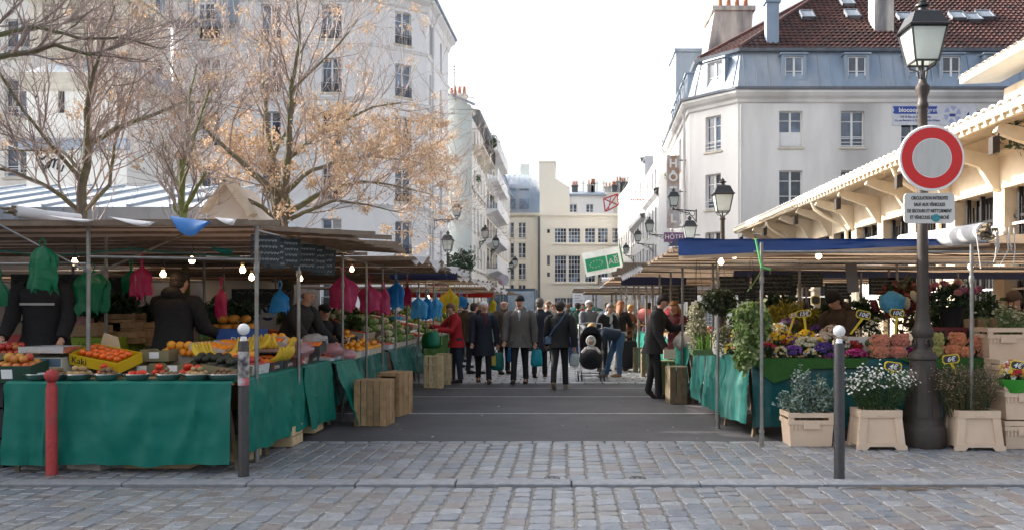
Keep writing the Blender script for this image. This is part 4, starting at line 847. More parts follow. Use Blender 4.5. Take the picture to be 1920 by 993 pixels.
RND.seed(44)
LIT = ramp_mat('litter', [(.35, .33, .30), (.16, .14, .05), (.10, .16, .04), (.5, .48, .44), (.22, .12, .05)], bump=0)
for i in range(34):
    y = U(6.2, 15.5) if i % 3 else U(9.9, 11.5); x = U(-2.6, 2.0) if y > 9.6 else U(-3.4, 3.2); m = MB(); a = U(0, 6.28); s_ = U(.012, .035); m.add([(s_*cos(a+q*1.3)*(.6+.4*(q % 2)), s_*sin(a+q*1.3)*(.6+.4*(q % 2)), .004+U(0, .010)) for q in range(5)], [(0, 1, 2, 3, 4)])
    tag(m.obj('litter', LIT, loc=(x, y, .022 if y < 9.6 else .003), smooth=False), 'small scrap of leaf or paper trodden flat on the ground', 'litter', 'scraps on the ground')
# ================================================================ TREES
BARK = mat('green_bark', (.16, .145, .11), .9, var=.3, scale=9, bump=.5, bscale=30, col2=(.14, .15, .07), thr=.5)
BARKG = mat('mossy_bark', (.17, .20, .06), .9, var=.25, scale=9, bump=.5, bscale=30)
TWIG = mat('twig', (.36, .30, .28), .85, var=.3, scale=4, isl=True, rnd=.45)
KEYS = ramp_mat('dry_seed_cluster', [(.52, .36, .23), (.58, .43, .29), (.42, .28, .17), (.62, .50, .36)], rough=.8, trans=.22, bump=0)
def tree(name, label, base, segs, levels, seed, leaf, lean, mt=BARK, r0=.12, target=None, seeds=0, twn=1.0, lens=1.0):
    """segs: list of main limbs, each a polyline of (px, py, dY, radius) in photo measure at the tree's distance; finer wood grows from them"""
    rn = random.Random(seed); t = thing(name, label, 'tree', base); Y = base[1]
    tr = MB(); tw = MB(); kb = MB(); starts = []
    for s in segs:
        pts = [Vector((PX(a, Y)-base[0], dy, PZ(b, Y))) for a, b, dy, r in s]; rs = [r for a, b, dy, r in s]
        P = []; R_ = []
        for i in range(len(pts)-1):
            for q in range(3): f = q/3; P.append(pts[i].lerp(pts[i+1], f)+Vector((rn.uniform(-1, 1), rn.uniform(-1, 1), rn.uniform(-1, 1)))*rs[i]*.35*(1 if q else 0)); R_.append(lam(f, rs[i], rs[i+1]))
        P.append(pts[-1]); R_.append(rs[-1]); tr.tube(P, [q_*.8 for q_ in R_], 7)
        for i in range(2, len(P)):
            for q in range(3 if R_[i] < .09 else 1): starts.append((P[i], (P[i]-P[i-1]).normalized(), R_[i]))
        starts.append((P[-1], (P[-1]-P[-2]).normalized(), R_[-1]*1.2)); starts.append((P[-1], (P[-1]-P[-2]).normalized(), R_[-1]*1.2))
    tr.obj('trunk', mt, t)
    def grow(p, d, r, lv, L_):
        n = 4; pts = [p]; q = p; dd = d.copy()
        for i in range(n):
            dd = (dd+Vector((rn.uniform(-1, 1), rn.uniform(-1, 1), rn.uniform(-.8, .9)))*.22+Vector((0, 0, .10))).normalized(); q = q+dd*L_/n; pts.append(q)
        tw.tube(pts, [r, r*.9, r*.78, r*.66, r*.5], 4 if r > .012 else 3, cap=False)
        if lv <= 0:
            if q.x < 3.3 and rn.random() < leaf*(1 if (q.z < 5.7 and q.x > -1.6) or leaf < .3 else .07):
                for _ in range(rn.randint(16, 30)):
                    c = q+Vector((rn.gauss(0, .07), rn.gauss(0, .07), rn.gauss(-.06, .055))); a = Vector((rn.uniform(-1, 1), rn.uniform(-1, 1), rn.uniform(-1.6, .2))).normalized(); b = a.orthogonal()*.014; a = a*.070
                    kb.add([tuple(c), tuple(c+a*.5+b), tuple(c+a), tuple(c+a*.5-b)], [(0, 1, 2, 3)])
            return
        for _ in range(rn.choice((2, 3, 3)) if lv > 1 else rn.choice((2, 3, 4))):
            i = rn.randint(1, n); a = rn.uniform(.35, .95); ax = dd.orthogonal().normalized(); ax = Matrix.Rotation(rn.uniform(0, 6.28), 3, dd) @ ax
            nd = (Matrix.Rotation(a, 3, ax) @ dd); grow(pts[i], nd, max(.0038, r*.6), lv-1, L_*rn.uniform(.6, .85))
    for p, d, r in starts:
        if rn.random() > twn: continue
        ax = Matrix.Rotation(rn.uniform(0, 6.28), 3, d) @ d.orthogonal().normalized(); nd = Matrix.Rotation(rn.uniform(.3, 1.1), 3, ax) @ d
        nd = (nd+Vector((lean, 0, .15))).normalized(); grow(p, nd, min(.02, max(.006, r*.4)), levels, rn.uniform(.8, 1.4)*lens)
    stuff(tw.obj('twig', TWIG, t, smooth=False))
    if kb.f: stuff(kb.obj('seed_cluster', KEYS, t, smooth=False))
    return t
YT = 15.5
tree('bare_tree', 'leafless tree with slender grey trunk behind the left end of the stalls', (PX(155, YT), YT, 0), [
    [(155, 640, 0, .13), (156, 500, 0, .12), (155, 400, 0, .105), (158, 330, 0, .095), (165, 270, 0, .085)],
    [(160, 300, 0, .07), (152, 230, .2, .06), (150, 150, .3, .05), (146, 80, .4, .04), (150, 0, .5, .03)],
    [(165, 275, 0, .065), (185, 225, -.4, .055), (215, 160, -.7, .04), (250, 110, -1, .03), (275, 50, -1.1, .02)],
    [(165, 270, 0, .07), (200, 235, .3, .055), (250, 205, .6, .045), (300, 170, .9, .035), (360, 165, 1.1, .02)],
    [(158, 340, 0, .05), (120, 280, -.4, .04), (95, 225, -.8, .03), (65, 160, -1, .025), (40, 90, -1.2, .015)],
    [(155, 400, 0, .06), (125, 360, -.5, .045), (80, 335, -.8, .035), (20, 320, -1, .025)],
    [(160, 395, 0, .05), (178, 340, .5, .045), (176, 260, .7, .035), (190, 180, .9, .03), (200, 100, 1.1, .02)],
    [(150, 320, 0, .04), (100, 278, .3, .035), (40, 275, .4, .025), (-20, 272, .5, .02)]], 3, 3, .01, 0, lens=.9, twn=.5)
YT = 14.6
tree('bare_tree', 'slim leafless tree with mossy green trunk left of the pointed gable', (PX(345, YT), YT, 0), [
    [(348, 640, 0, .09), (346, 480, 0, .08), (344, 400, 0, .075), (342, 345, 0, .065), (340, 300, 0, .05)],
    [(341, 320, 0, .04), (345, 250, .2, .035), (340, 180, .3, .025), (350, 110, .4, .015)],
    [(343, 350, 0, .04), (375, 300, -.4, .03), (400, 250, -.6, .02), (430, 190, -.8, .015)],
    [(343, 360, 0, .04), (312, 330, .3, .03), (290, 280, .5, .02), (262, 225, .7, .012)],
    [(345, 400, 0, .05), (365, 380, -.2, .045), (390, 355, -.4, .035), (415, 335, -.6, .02)],
    [(346, 410, 0, .04), (318, 390, .2, .035), (300, 350, .4, .025), (285, 330, .5, .015)]], 3, 8, .025, 0, mt=BARKG, lens=.75, twn=.30)
YT = 17.5
tree('seed_laden_tree', 'broad bare tree with tan dry seed clusters in front of the white apartment house', (PX(530, YT), YT, 0), [
    [(535, 640, 0, .23), (532, 500, 0, .2), (528, 420, 0, .18), (520, 370, 0, .16)],
    [(528, 400, 0, .12), (512, 340, .2, .10), (495, 280, .4, .085), (480, 200, .6, .06), (470, 120, .8, .04), (480, 40, 1, .025)],
    [(535, 410, 0, .12), (545, 340, -.3, .10), (560, 260, -.6, .08), (570, 180, -.8, .055), (590, 110, -1, .04), (585, 20, -1, .02)],
    [(530, 380, 0, .10), (500, 340, -.4, .08), (470, 310, -.6, .06), (430, 270, -.9, .045), (395, 220, -1, .03), (370, 150, -1.2, .018)],
    [(540, 400, 0, .09), (575, 370, .3, .07), (610, 345, .5, .055), (660, 330, .8, .04), (720, 335, 1, .025), (790, 350, 1.2, .012)],
    [(552, 300, -.3, .06), (590, 260, 0, .05), (630, 225, .3, .04), (690, 190, .5, .028), (740, 180, .6, .015)],
    [(538, 360, 0, .07), (570, 310, .6, .055), (620, 285, .9, .045), (680, 275, 1.2, .03), (750, 280, 1.4, .018), (815, 300, 1.5, .01)],
    [(570, 190, -.8, .04), (610, 140, -.6, .03), (650, 95, -.5, .022), (680, 50, -.4, .012)],
    [(500, 290, .4, .05), (520, 210, .9, .04), (525, 130, 1.2, .03), (530, 40, 1.4, .018)],
    [(532, 420, 0, .08), (480, 385, .4, .06), (430, 360, .6, .045), (390, 330, .9, .03)],
    [(545, 410, 0, .06), (600, 400, -.6, .045), (650, 385, -.8, .035), (710, 395, -1, .022), (770, 410, -1.1, .01)]], 3, 21, .50, .02, lens=.95, twn=.38)
t5 = 12.5
tree('bare_tree', 'reddish bare branches reaching in from beyond the upper left corner', (PX(-130, t5), t5, 0), [
    [(-130, 640, 0, .16), (-135, 400, 0, .14), (-120, 200, 0, .12)],
    [(-120, 200, 0, .09), (-40, 110, 0, .06), (30, 92, .2, .05), (80, 72, .3, .04), (140, 88, .4, .03), (200, 60, .5, .02)],
    [(-120, 210, 0, .08), (-50, 60, .3, .05), (20, 25, .6, .04), (90, 40, .8, .03), (160, 30, 1, .02), (230, 45, 1.2, .012)]], 2, 5, 0, .5, lens=.7, twn=.4)
# ================================================================ MARKET STALLS
def canopy(par, x0, x1, y0, y1, z0, z1, m, nb, sag=.05, name='canopy', seed=0, over=.08, ends=False):
    """fabric laid over battens that run across the stall; z0 at x0, z1 at x1"""
    rn = random.Random(seed); pl = WL[par.name]; dz = [rn.uniform(-.02, .02) for _ in range(nb+1)]; dx = [rn.uniform(0, .35) for _ in range(nb+1)]
    def f(u, v):
        k = v*nb; i = min(nb-1, int(k)); t = k-i; b = lam(t, dz[i], dz[i+1]); x = lam(u, x0, x1-lam(t, dx[i], dx[i+1])*.4)
        return (x, lam(v, y0, y1), lam(u, z0, z1)+b-sag*(4*t*(1-t))**.8*(1+.5*nz(u*4, v*9, seed))+.012*nz(u*9, v*11, seed))
    mb = MB(); mb.grid(f, 26, nb*5); mb.obj(name, m, par, world=True)
    for i in range(nb+1):
        y = lam(i/nb, y0, y1); b = MB(); e = x1+over+rn.uniform(-.05, .25)*1
        b.bar((x0, y, z0+dz[i]-.035), (e, y, z1+dz[i]-.035), .04, .05); o = b.obj('batten', BATTEN, par, world=True, smooth=False)
        if ends:
            p = MB(); p.add([(e-.22, y-.02, z1+dz[i]-.005), (e-.02, y-.02, z1+dz[i]-.005), (e-.1, y-.03, z1+dz[i]-.13)], [(0, 1, 2)]); p.obj('pennant', CANW, par, world=True, smooth=False)
def pole(par, x, y, h, r=.021, tilt=0, base=True):
    pl = WL[par.name]; m = MB(); m.tube([(0, 0, 0), (tilt, 0, h)], r, 10)
    if base: m.lathe([(r*1.9, 0), (r*1.9, .015), (r*1.35, .02), (r*1.35, .16), (r*1.6, .165), (r*1.6, .19), (r, .195)], 10)
    m.lathe([(r*1.3, 0), (r*1.45, .02), (r*1.45, .06), (r*1.3, .08)], 10, (tilt*.8, 0, h*.8))
    o = m.obj('pole', STEEL, par, loc=(x-pl[0], y-pl[1], -pl[2])); return o
def beam(par, p, q, w=.03, m=STEEL, name='crossbar'):
    b = MB(); b.tube([p, q], w/2, 8); return b.obj(name, m, par, world=True)
def table(par, x0, x1, y0, y1, z):
    m = MB(); m.b2(x0, x1, y0, y1, z-.035, z-.004); m.obj('table_top', WOODC, par, world=True, smooth=False)
    nx = max(1, round((x1-x0)/1.6)); ny = max(1, round((y1-y0)/1.3))
    for i in range(nx+1):
        for j in range(ny+1):
            x = lam(i/nx, x0+.1, x1-.1); y = lam(j/ny, y0+.1, y1-.12); l = MB(); s_ = .1*(1 if (i+j) % 2 else -1)
            l.bar((x, y, z-.04), (x+s_, y+s_*.3, 0), .035); l.obj('trestle_leg', WOODG, par, world=True, smooth=False)
def cloth(label, path, zt, zb, m, seed, amp=.05, inner=.3, name='tablecloth', crease=.45, hem=.05, group=None, flare=.04, n=None):
    P = [Vector(p) for p in path]; seg = [(P[i+1]-P[i]).length for i in range(len(P)-1)]; L_ = sum(seg); N = n or int(L_/.035); mb = MB()
    def at(s):
        for i, g_ in enumerate(seg):
            if s <= g_+1e-6 or i == len(seg)-1: d = (P[i+1]-P[i]).normalized(); return P[i]+d*s, Vector((d.y, -d.x)), i
            s -= g_
    def nrm(s):
        a = at(max(0, s-.06))[1]; b = at(min(L_, s+.06))[1]; return (a+b).normalized()
    rows_ = [(-inner, 0), (-.05, 0), (-.012, -.003), (.004, -.02)]+[(0, -(.05+.95*k/16)) for k in range(17)]
    def f(u, v):
        r = rows_[round(v*(len(rows_)-1))]; s = u*L_; q, _, _ = at(s); n_ = nrm(s); hv = -r[1]
        hgt = zt-zb+hem*nz(s*1.1, seed, 3)+hem*.5*nz(s*4, seed, 5)
        if hv < .04: z = zt+r[1]+.006*nz(s*5, r[0]*3, seed); o = r[0]
        else:
            t = (hv-.05)/.95; z = zt-.02-(hgt-.02)*t
            fold = abs(nz(s*1.9+t*.4, seed, t*.6))*1.3+.3*nz(s*7.5-t, seed+4, t)+.25*nz(s*15, seed, t*3)
            o = .004+flare*t+amp*fold*min(1, .15+t*1.1)+.012*math.exp(-((t-crease-.015*nz(s*2, 7))/.018)**2)+.008*math.exp(-((t-crease*.5)/.015)**2)+.012*abs(nz(s*5, t*6, seed+9))+.035*max(0, 1-abs(nz(s*2.2+t*.35, seed+3, t*.4))*9)*min(1, t*2+.2)+.012*max(0, 1-abs(nz(s*1.3, t*2.5, seed+6))*14)+.013*math.exp(-((((s+.06*nz(t*2, seed))/.40)%1-.5)/.045)**2)+.006*math.exp(-((((s+.1*nz(t*2, seed+8))/.40+.5)%1-.5)/.03)**2)
        return (q.x+n_.x*o, q.y+n_.y*o, z)
    mb.grid(f, N, len(rows_)-1); o = mb.obj(name, m, world=True, loc=(P[0].x, P[0].y, zt)); return tag(o, label, 'tablecloth', group)
def thingf(nm, label, x, y): return thing(nm, label, 'market stall', (x, y, 0))
# ---- left stalls
S1 = thingf('market_stall', 'front left fruit stall frame with brown canopy and steel poles', -3.06, 8.2)
canopy(S1, -9.5, -3.1, 8.35, 13.2, 2.40, 2.42, CANB, 8, .05, seed=1)
canopy(S1, -3.28, -2.32, 9.3, 12.2, 2.42, 2.36, CANB, 6, .03, name='canopy_extension', seed=2)
for x, y in ((-3.06, 8.46), (-3.04, 9.73), (-4.75, 8.5), (PX(172, 9.6)-.0, 9.9), (-6.6, 8.6), (-5.5, 13), (-7.5, 13)): pole(S1, x, y, 2.36)
beam(S1, (-4.75, 8.5, 2.05), (-3.06, 8.5, 2.02)); beam(S1, (-8.5, 8.55, 1.98), (-4.75, 8.5, 1.98)); beam(S1, (-3.05, 8.46, 2.3), (-3.03, 12.2, 2.3)); beam(S1, (-8, 10.6, 2.25), (-3.1, 10.6, 2.25)); beam(S1, (-8, 13.0, 2.2), (-3.1, 13.0, 2.2))
beam(S1, (-4.75, 8.5, 1.9), (-5.6, 8.3, 2.4), .025); beam(S1, (-4.75, 8.5, 1.85), (-4.3, 9.6, 2.36), .025); beam(S1, (-3.06, 8.5, 1.9), (-3.3, 9.3, 2.36), .02)
table(S1, -5.15, -3.1, 7.95, 8.75, .857); table(S1, -4.15, -3.1, 8.76, 10.95, .857)
cloth('bright green tarpaulin tablecloth hanging over the front of the left fruit stall', [(-5.2, 7.93), (-3.10, 7.93)], .862, .10, TARPG, 1, amp=.045, hem=.05, crease=.42)
cloth('faded green tarpaulin on the aisle side of the front left stall', [(-3.06, 7.97), (-3.06, 9.98)], .862, .16, TARPG, 5, amp=.06, hem=.07, crease=.42)
cloth('short overlapping green tarpaulin at the far end of the front left stall', [(-3.05, 9.9), (-3.03, 11.0)], .866, .12, TARPG, 9, amp=.05, hem=.04, crease=.4, flare=.06)
S2 = thingf('market_stall', 'second left stall frame with lower brown canopy over oranges', -3.06, 12.4)
canopy(S2, -7.5, -2.2, 12.4, 17.2, 2.28, 2.30, CANB, 9, .05, seed=3, ends=True)
for x, y in ((-3.04, 11.65), (-3.04, 13.05), (-3.04, 14.2), (-3.04, 15.3), (-3.04, 16.4), (-5.6, 14), (-5.6, 16.5)): pole(S2, x, y, 2.27, .018)
beam(S2, (-3.04, 11.6, 2.22), (-3.04, 16.6, 2.22)); table(S2, -4.6, -3.12, 11.15, 14.6, .80); table(S2, -4.6, -3.12, 14.75, 17.8, .80)
cloth('muted teal tablecloth of the second left stall behind the crates', [(-3.09, 11.12), (-3.09, 14.6)], .81, .25, TARPT, 12, amp=.06)
c_ = cloth('dark green tarpaulin corner sagging to the asphalt beside the slatted crates', [(-3.0, 11.05), (-2.92, 11.75)], .84, .03, TARPG, 16, amp=.10, flare=.30, hem=.02)
cloth('teal tablecloth with a torn hem under the cauliflowers', [(-3.06, 14.75), (-3.04, 17.7)], .81, .27, TARPT, 22, amp=.09, hem=.16, flare=.10)
S3 = thingf('market_stall', 'third left stall frame with navy edged canopy over vegetables', -3.06, 17.4)
canopy(S3, -7.5, -2.2, 17.4, 23.5, 2.22, 2.22, CANV, 8, .05, seed=4, ends=True)
m = MB(); m.b2(-5.5, -2.2, 17.36, 17.39, 2.10, 2.24); m.obj('navy_valance', NAVY, S3, world=True, smooth=False)
for y in (17.6, 18.5, 19.6, 20.8, 22.0, 23.3): pole(S3, -3.02, y, 2.2, .018)
beam(S3, (-3.02, 17.4, 2.14), (-3.02, 23.5, 2.14)); table(S3, -4.6, -3.1, 18, 23, .82)
cloth('bright artificial grass cloth draping the third left stall front', [(-3.05, 18.0), (-3.05, 22.6)], .84, .42, GRASS, 31, amp=.05, inner=.8)
S4 = thingf('market_stall', 'fourth left stall frame with tan and red canopy', -3.06, 24)
canopy(S4, -7.5, -2.15, 23.9, 31, 2.12, 2.12, CANV, 8, .05, seed=5, ends=True)
m = MB(); m.b2(-5.5, -2.3, 27.4, 27.44, 1.86, 2.0); m.obj('red_valance', RED, S4, world=True, smooth=False)
for y in (24.2, 26, 28, 30.5): pole(S4, -3.0, y, 2.1, .02)
table(S4, -4.6, -3.1, 24, 30, .82); cloth('dark green cloth on the fourth left stall', [(-3.05, 24.0), (-3.05, 30)], .84, .3, TARPT, 35, amp=.05)
S5 = thingf('market_stall', 'far left stall frame with pale canopy near the parked lorry', -3.06, 32)
canopy(S5, -7.5, -2.3, 31.6, 40, 2.12, 2.16, CANW, 7, .05, seed=6)
for y in (32, 35, 38): pole(S5, -2.9, y, 2.1, .025)
table(S5, -4.6, -3.1, 32, 39, .82); cloth('green cloth on the farthest left stall', [(-3.05, 32.0), (-3.05, 39)], .84, .2, TARPT, 37, amp=.05, n=80)
SB = thingf('market_stall', 'rear left stall frame with tan canopy seen under the front canopy', -7, 14)
canopy(SB, -13, -3.6, 14.0, 18.6, 2.16, 2.16, CANV, 7, .05, seed=8)
for x in (-11, -9, -7, -5.2): pole(SB, x, 14.2, 2.14, .018)
beam(SB, (-12, 14.1, 2.08), (-4, 14.1, 2.08)); table(SB, -11, -5.4, 13.4, 14.3, .85)
SC = thingf('market_stall', 'leftmost stall frame with navy and tan canopy at the picture edge', -8, 9)
canopy(SC, -13, -9.3, 9, 14, 2.3, 2.3, CANV, 6, .05, seed=18)
for x in (-11, -9.2): pole(SC, x, 9.3, 2.3, .018)
# loose flaps on the left canopy edge
def flap(label, pts, m, cat='canopy flap'):
    """pts: top edge left/right and the hanging curve (px, py, Y)"""
    (a, b, c) = [Vector((PX(p[0], p[2]), p[2], PZ(p[1], p[2]))) for p in pts]; mb = MB()
    def f(u, v):
        top = a.lerp(b, u); k = 4*u*(1-u); low = c-(a+b)/2
        return top+low*k*v+Vector((0, -.10*v*(1-v)*2-.03*sin(u*9)*v, 0))
    mb.grid(f, 16, 6); o = mb.obj('canopy_flap', m, world=True, loc=tuple(a)); return tag(o, label, cat)
flap('white folded canopy flap beside the bundle of tarpaulin rolls at top left', [(92, 404, 8.3), (178, 413, 8.3), (148, 416, 8.2)], CANW)
flap('second white canopy flap on the left canopy edge, before the blue one', [(208, 407, 8.3), (292, 417, 8.3), (264, 424, 8.2)], CANW)
flap('sky blue canopy flap sagging from the left canopy edge', [(322, 405, 8.3), (396, 416, 8.3), (352, 442, 8.2)], mat('sky_blue_tarp', (.06, .24, .62), .35, var=.15, scale=4, trans=.3))
flap('small white canopy flap right of the blue one', [(405, 408, 8.3), (445, 411, 8.3), (432, 422, 8.2)], CANW)
def roll(name, label, p, q, r, m, n=9, seed=1, straps=0):
    rn = random.Random(seed); p = Vector(p); q = Vector(q); t = thing(name, label, 'tarpaulin roll', tuple(p)); d = q-p
    w = MB(); w.tube([(0, 0, 0), d*.5+Vector((0, 0, -.02)), d], [r, r*.95, r*.6], 14); w.obj('wrapped_tarpaulin', m, t)
    e = d.normalized(); a = e.orthogonal().normalized(); b = e.cross(a)
    for i in range(n):
        an = i*2.4; rr = r*.82*sqrt((i+.5)/n); o = a*cos(an)*rr+b*sin(an)*rr; k = MB(); k.tube([o-e*rn.uniform(.03, .12), o+e*.3], r*.17, 7); k.obj('rolled_batten', WOODG, t)
    for i in range(straps):
        x = rn.uniform(-.25, .35); k = MB(); L_ = rn.uniform(.15, .4)
        k.tube([(x, -.06, .05), (x+rn.uniform(-.03, .03), -.08, -L_*.5), (x+rn.uniform(-.08, .08), -.07, -L_)], .006, 4); k.obj('cord', mat('pale_cord', (.5, .48, .45), .8), t)
    return t
roll('tarpaulin_roll', 'bundle of battens rolled in white tarpaulin on the left canopy', (PX(28, 8.3), 8.3, PZ(396, 8.3)), (PX(150, 8.9), 8.9, PZ(408, 8.9)), .062, CANW, 8, 3)
roll('tarpaulin_roll', 'thick bundle of battens rolled in cream tarpaulin with hanging cords at the right', (PX(1846, 9.0), 9.0, PZ(436, 9.0)), (PX(1690, 10.4), 10.4, PZ(450, 10.4)), .105, CANW, 14, 4, straps=9)
flap('green plastic rag tied under the left canopy', [(395, 462, 8.9), (440, 468, 8.9), (425, 478, 8.9)], TARPG, 'rag')
# ---- right stalls
F1 = thingf('flower_stall', 'flower stall frame with blue awning on the right', 2.17, 9.5)
def bl(u, v):
    x = lam(u, 1.27, 4.75); z = lam(v, 2.30, 2.30-lam(u, .20, .04))+.012*nz(u*8, v*3, 2); return (x, 9.62-.05*v+.02*nz(u*9, v*5), z+.01*(1-u))
m = MB(); m.grid(bl, 40, 6); m.obj('blue_valance', CANBL, F1, world=True)
m = MB(); m.grid(lambda u, v: (lam(u, 1.27, 4.75), 9.55+.03*nz(u*7), lam(v, 2.12+u*.14, 2.07+u*.16)), 30, 1); m.obj('tan_hem', CANV, F1, world=True)
m = MB(); m.grid(lambda u, v: (lam(u, 1.25, 4.8), lam(v, 9.6, 10.4), 2.315-.03*v+.012*nz(u*9, v*6)), 30, 8); m.obj('blue_awning_top', CANBL, F1, world=True)
canopy(F1, 1.3, 9.5, 9.75, 13.6, 2.27, 2.29, CANV, 7, .06, seed=11, over=0)
for x, y in ((2.17, 9.43), (4.38, 9.2), (3.35, 12.2), (2.25, 13), (4.9, 12.6), (1.95, 10.9), (2.1, 11.8)): pole(F1, x, y, 2.26, .02)
beam(F1, (2.1, 9.5, 2.16), (8, 9.5, 2.16)); beam(F1, (2.0, 10.9, 2.12), (5.5, 10.9, 2.12), .045, ALU); beam(F1, (2.0, 13.3, 2.15), (9, 13.3, 2.15))
m = MB(); m.grid(lambda u, v: (lam(u, 4.7, 9.5), lam(v, 9.15, 10.3), 2.32-.05*sin(v*3)+.02*nz(u*6, v*3)), 20, 8); m.obj('grey_awning', CANV, F1, world=True)
table(F1, 2.25, 5.05, 10.15, 11.1, .93); table(F1, 2.1, 3.0, 11.12, 13, .92)
cloth('deep green tarpaulin across the front of the flower stall', [(2.2, 10.08), (5.0, 10.08)], .945, .14, mat('deep_green_tarpaulin', (.003, .075, .078), .42, var=.08, scale=2.5, bump=.1, bscale=7), 41, amp=.03, hem=.02, crease=.35)
cloth('sunlit worn teal sheet at the aisle corner of the flower stall', [(1.99, 12.0), (2.06, 10.9), (2.19, 10.08)], .95, .17, TARPT, 45, amp=.05, hem=.04)
cloth('worn teal sheet further along the aisle side of the flower stall', [(1.97, 12.95), (1.99, 12.03)], .93, .2, TARPT, 49, amp=.05, hem=.04)
m = MB(); m.prism([(2.2, .952), (3.55, .952), (3.5, .84), (2.9, .83), (2.85, .79), (2.45, .66), (2.33, .74)], 10.0, 10.012); tag(m.obj('grass_mat', GRASS, smooth=False, loc=(0, 0, 0)), 'ragged artificial grass mat hanging from the left half of the flower table', 'grass mat')
m = MB(); m.prism([(3.9, .953), (5.03, .956), (4.97, .72), (4.85, .80), (4.2, .84)], 10.005, 10.02); tag(m.obj('grass_mat', GRASS, smooth=False), 'artificial grass mat under the peach roses beside the lamp', 'grass mat')
F2 = thingf('market_stall', 'second right stall frame with tan canopy behind the flower stall', 2.0, 14)
canopy(F2, 1.25, 9, 13.9, 18.2, 2.26, 2.2, CANV, 7, .06, seed=12, over=-.1)
for i in range(8):
    y = 13.9+.6*i; p = MB(); p.add([(1.16, y, 2.24), (1.30, y+.02, 2.24), (1.22, y, 2.10)], [(0, 1, 2)]); p.obj('pennant', CANW, F2, world=True, smooth=False)
    p = MB(); p.bar((.95+.03*(i % 3), y, 2.25), (1.35, y, 2.25), .05, .04); p.obj('batten', BATTEN, F2, world=True, smooth=False)
for x, y in ((1.95, 14.2), (1.93, 15.6), (1.9, 17.2), (3.6, 15), (5.5, 14.5), (4.8, 17)): pole(F2, x, y, 2.25, .02)
table(F2, 2.05, 3.3, 13.7, 17.8, .88); cloth('green cloth hanging over the second right stall by the grey crate', [(2.0, 17.6), (2.0, 13.6)], .90, .08, TARPG, 52, amp=.06)
F3 = thingf('market_stall', 'third right stall frame with navy canopy and steel uprights', 2.0, 18.5)
canopy(F3, 1.05, 7.5, 18.4, 23.4, 2.22, 2.2, CANV, 7, .05, seed=13, over=-.1)
m = MB(); m.b2(1.2, 2.6, 18.3, 18.34, 2.02, 2.2); m.obj('navy_valance', NAVY, F3, world=True, smooth=False)
for x, y in ((1.9, 18.6), (1.9, 20), (1.85, 21.5), (1.85, 23), (3.4, 19)): pole(F3, x, y, 2.2, .03)
table(F3, 2.0, 3.2, 18.5, 23, .88); cloth('bright green cloth on the third right stall', [(1.95, 23), (1.95, 18.4)], .90, .1, TARPG, 55, amp=.06)
F4 = thingf('market_stall', 'fourth right stall frame with white sunlit awnings', 2.0, 25)
canopy(F4, 1.2, 7, 25, 29.5, 2.26, 2.2, CANW, 5, .05, seed=14); canopy(F4, .7, 7, 30, 34, 2.12, 2.1, CANV, 5, .05, seed=15)
for y in (25.2, 27.5, 30.2, 33): pole(F4, 1.8, y, 2.2, .035)
for y in (24.6, 26.4): roll('tarpaulin_roll', 'white rolled tarpaulin lying on the %s right canopies' % ('nearer' if y < 25 else 'farther'), (1.05, y, 2.32), (4.5, y, 2.30), .09, CANW, 5, int(y*3))
table(F4, 2.0, 3.2, 25, 33, .88); cloth('green cloth on the fourth right stall', [(1.95, 33), (1.95, 25)], .90, .2, TARPG, 57, amp=.06, n=90)
F5 = thingf('market_stall', 'far right stall frame with tan canopy before the cream studio building', 1.5, 36)
canopy(F5, .35, 6, 36, 44, 2.35, 2.3, CANV, 5, .05, seed=16)
for y in (36, 40): pole(F5, 1.3, y, 2.3, .04)
FB = thingf('market_stall', 'rear right stall frame with long blue edged awning in front of the hall', 5.5, 14)
m = MB(); m.grid(lambda u, v: (lam(u, 3.0, 10), lam(v, 15.2, 15.25), lam(v, 2.20, 2.08)-.05*u), 20, 2); m.obj('blue_valance', mat('faded_blue', (.10, .13, .28), .5), FB, world=True)
for x in (5.2, 6.9, 8.4): pole(FB, x, 15, 2.15, .02)
table(FB, 4.4, 8.5, 14.2, 15.2, .9)
cloth('dark cloth over the rear table in front of the market hall', [(4.3, 14.15), (8.6, 14.15)], .91, .1, mat('dark_green_cloth', (.01, .04, .035), .7), 61, amp=.05)
# organic market banner
BN = thing('banner', 'white banner with green rectangles, star leaf and AB letters tilted above the far stalls', 'banner', (PX(1130, 23), 23, PZ(490, 23)))
BN.rotation_euler = (0, radians(-11), 0)
m = MB(); m.grid(lambda u, v: (lam(u, -.51, .51), .02*sin(u*6), lam(v, -.32, .32)), 16, 6); m.obj('banner_sheet', mat('banner_white', (.74, .78, .76), .6, trans=.2), BN)
m = MB(); m.b2(-.46, .10, -.035, -.025, -.20, .14); m.obj('green_panel', mat('banner_green', (.02, .33, .16), .5, var=.03), BN, smooth=False); m = MB(); m.b2(.13, .44, -.035, -.025, -.20, .14); m.obj('green_panel', MATS['banner_green'], BN, smooth=False)
text('AB', .23, WINK, BN, (.285, -.04, -.05), FR, bold=-.003); m = MB(); m.bar((.30, -.038, .09), (.36, -.038, .05), .012, .02); m.bar((.36, -.038, .05), (.40, -.038, .10), .012, .02); m.obj('leaf_tick', WINK, BN, smooth=False)
m = MB()
for i in range(12):
    a = i*2*pi/12; cx = -.18+.17*cos(a)+.03*sin(a); cz = -.03+.085*sin(a)
    pts = []
    for q in range(10): rr = .018 if q % 2 == 0 else .008; pts.append((cx+rr*cos(q*pi/5+pi/2), cz+rr*sin(q*pi/5+pi/2)))
    m.prism(pts[::-1], -.040, -.036)
m.obj('leaf_of_stars', WINK, BN, smooth=False)
m = MB(); m.tube([(.53, 0, -.45), (.53, 0, .36)], .02, 6); m.tube([(.5, 0, -.4), (1.0, 0, -.55)], .012, 5); m.obj('banner_pole', mat('green_pole', (.05, .2, .05), .5), BN)
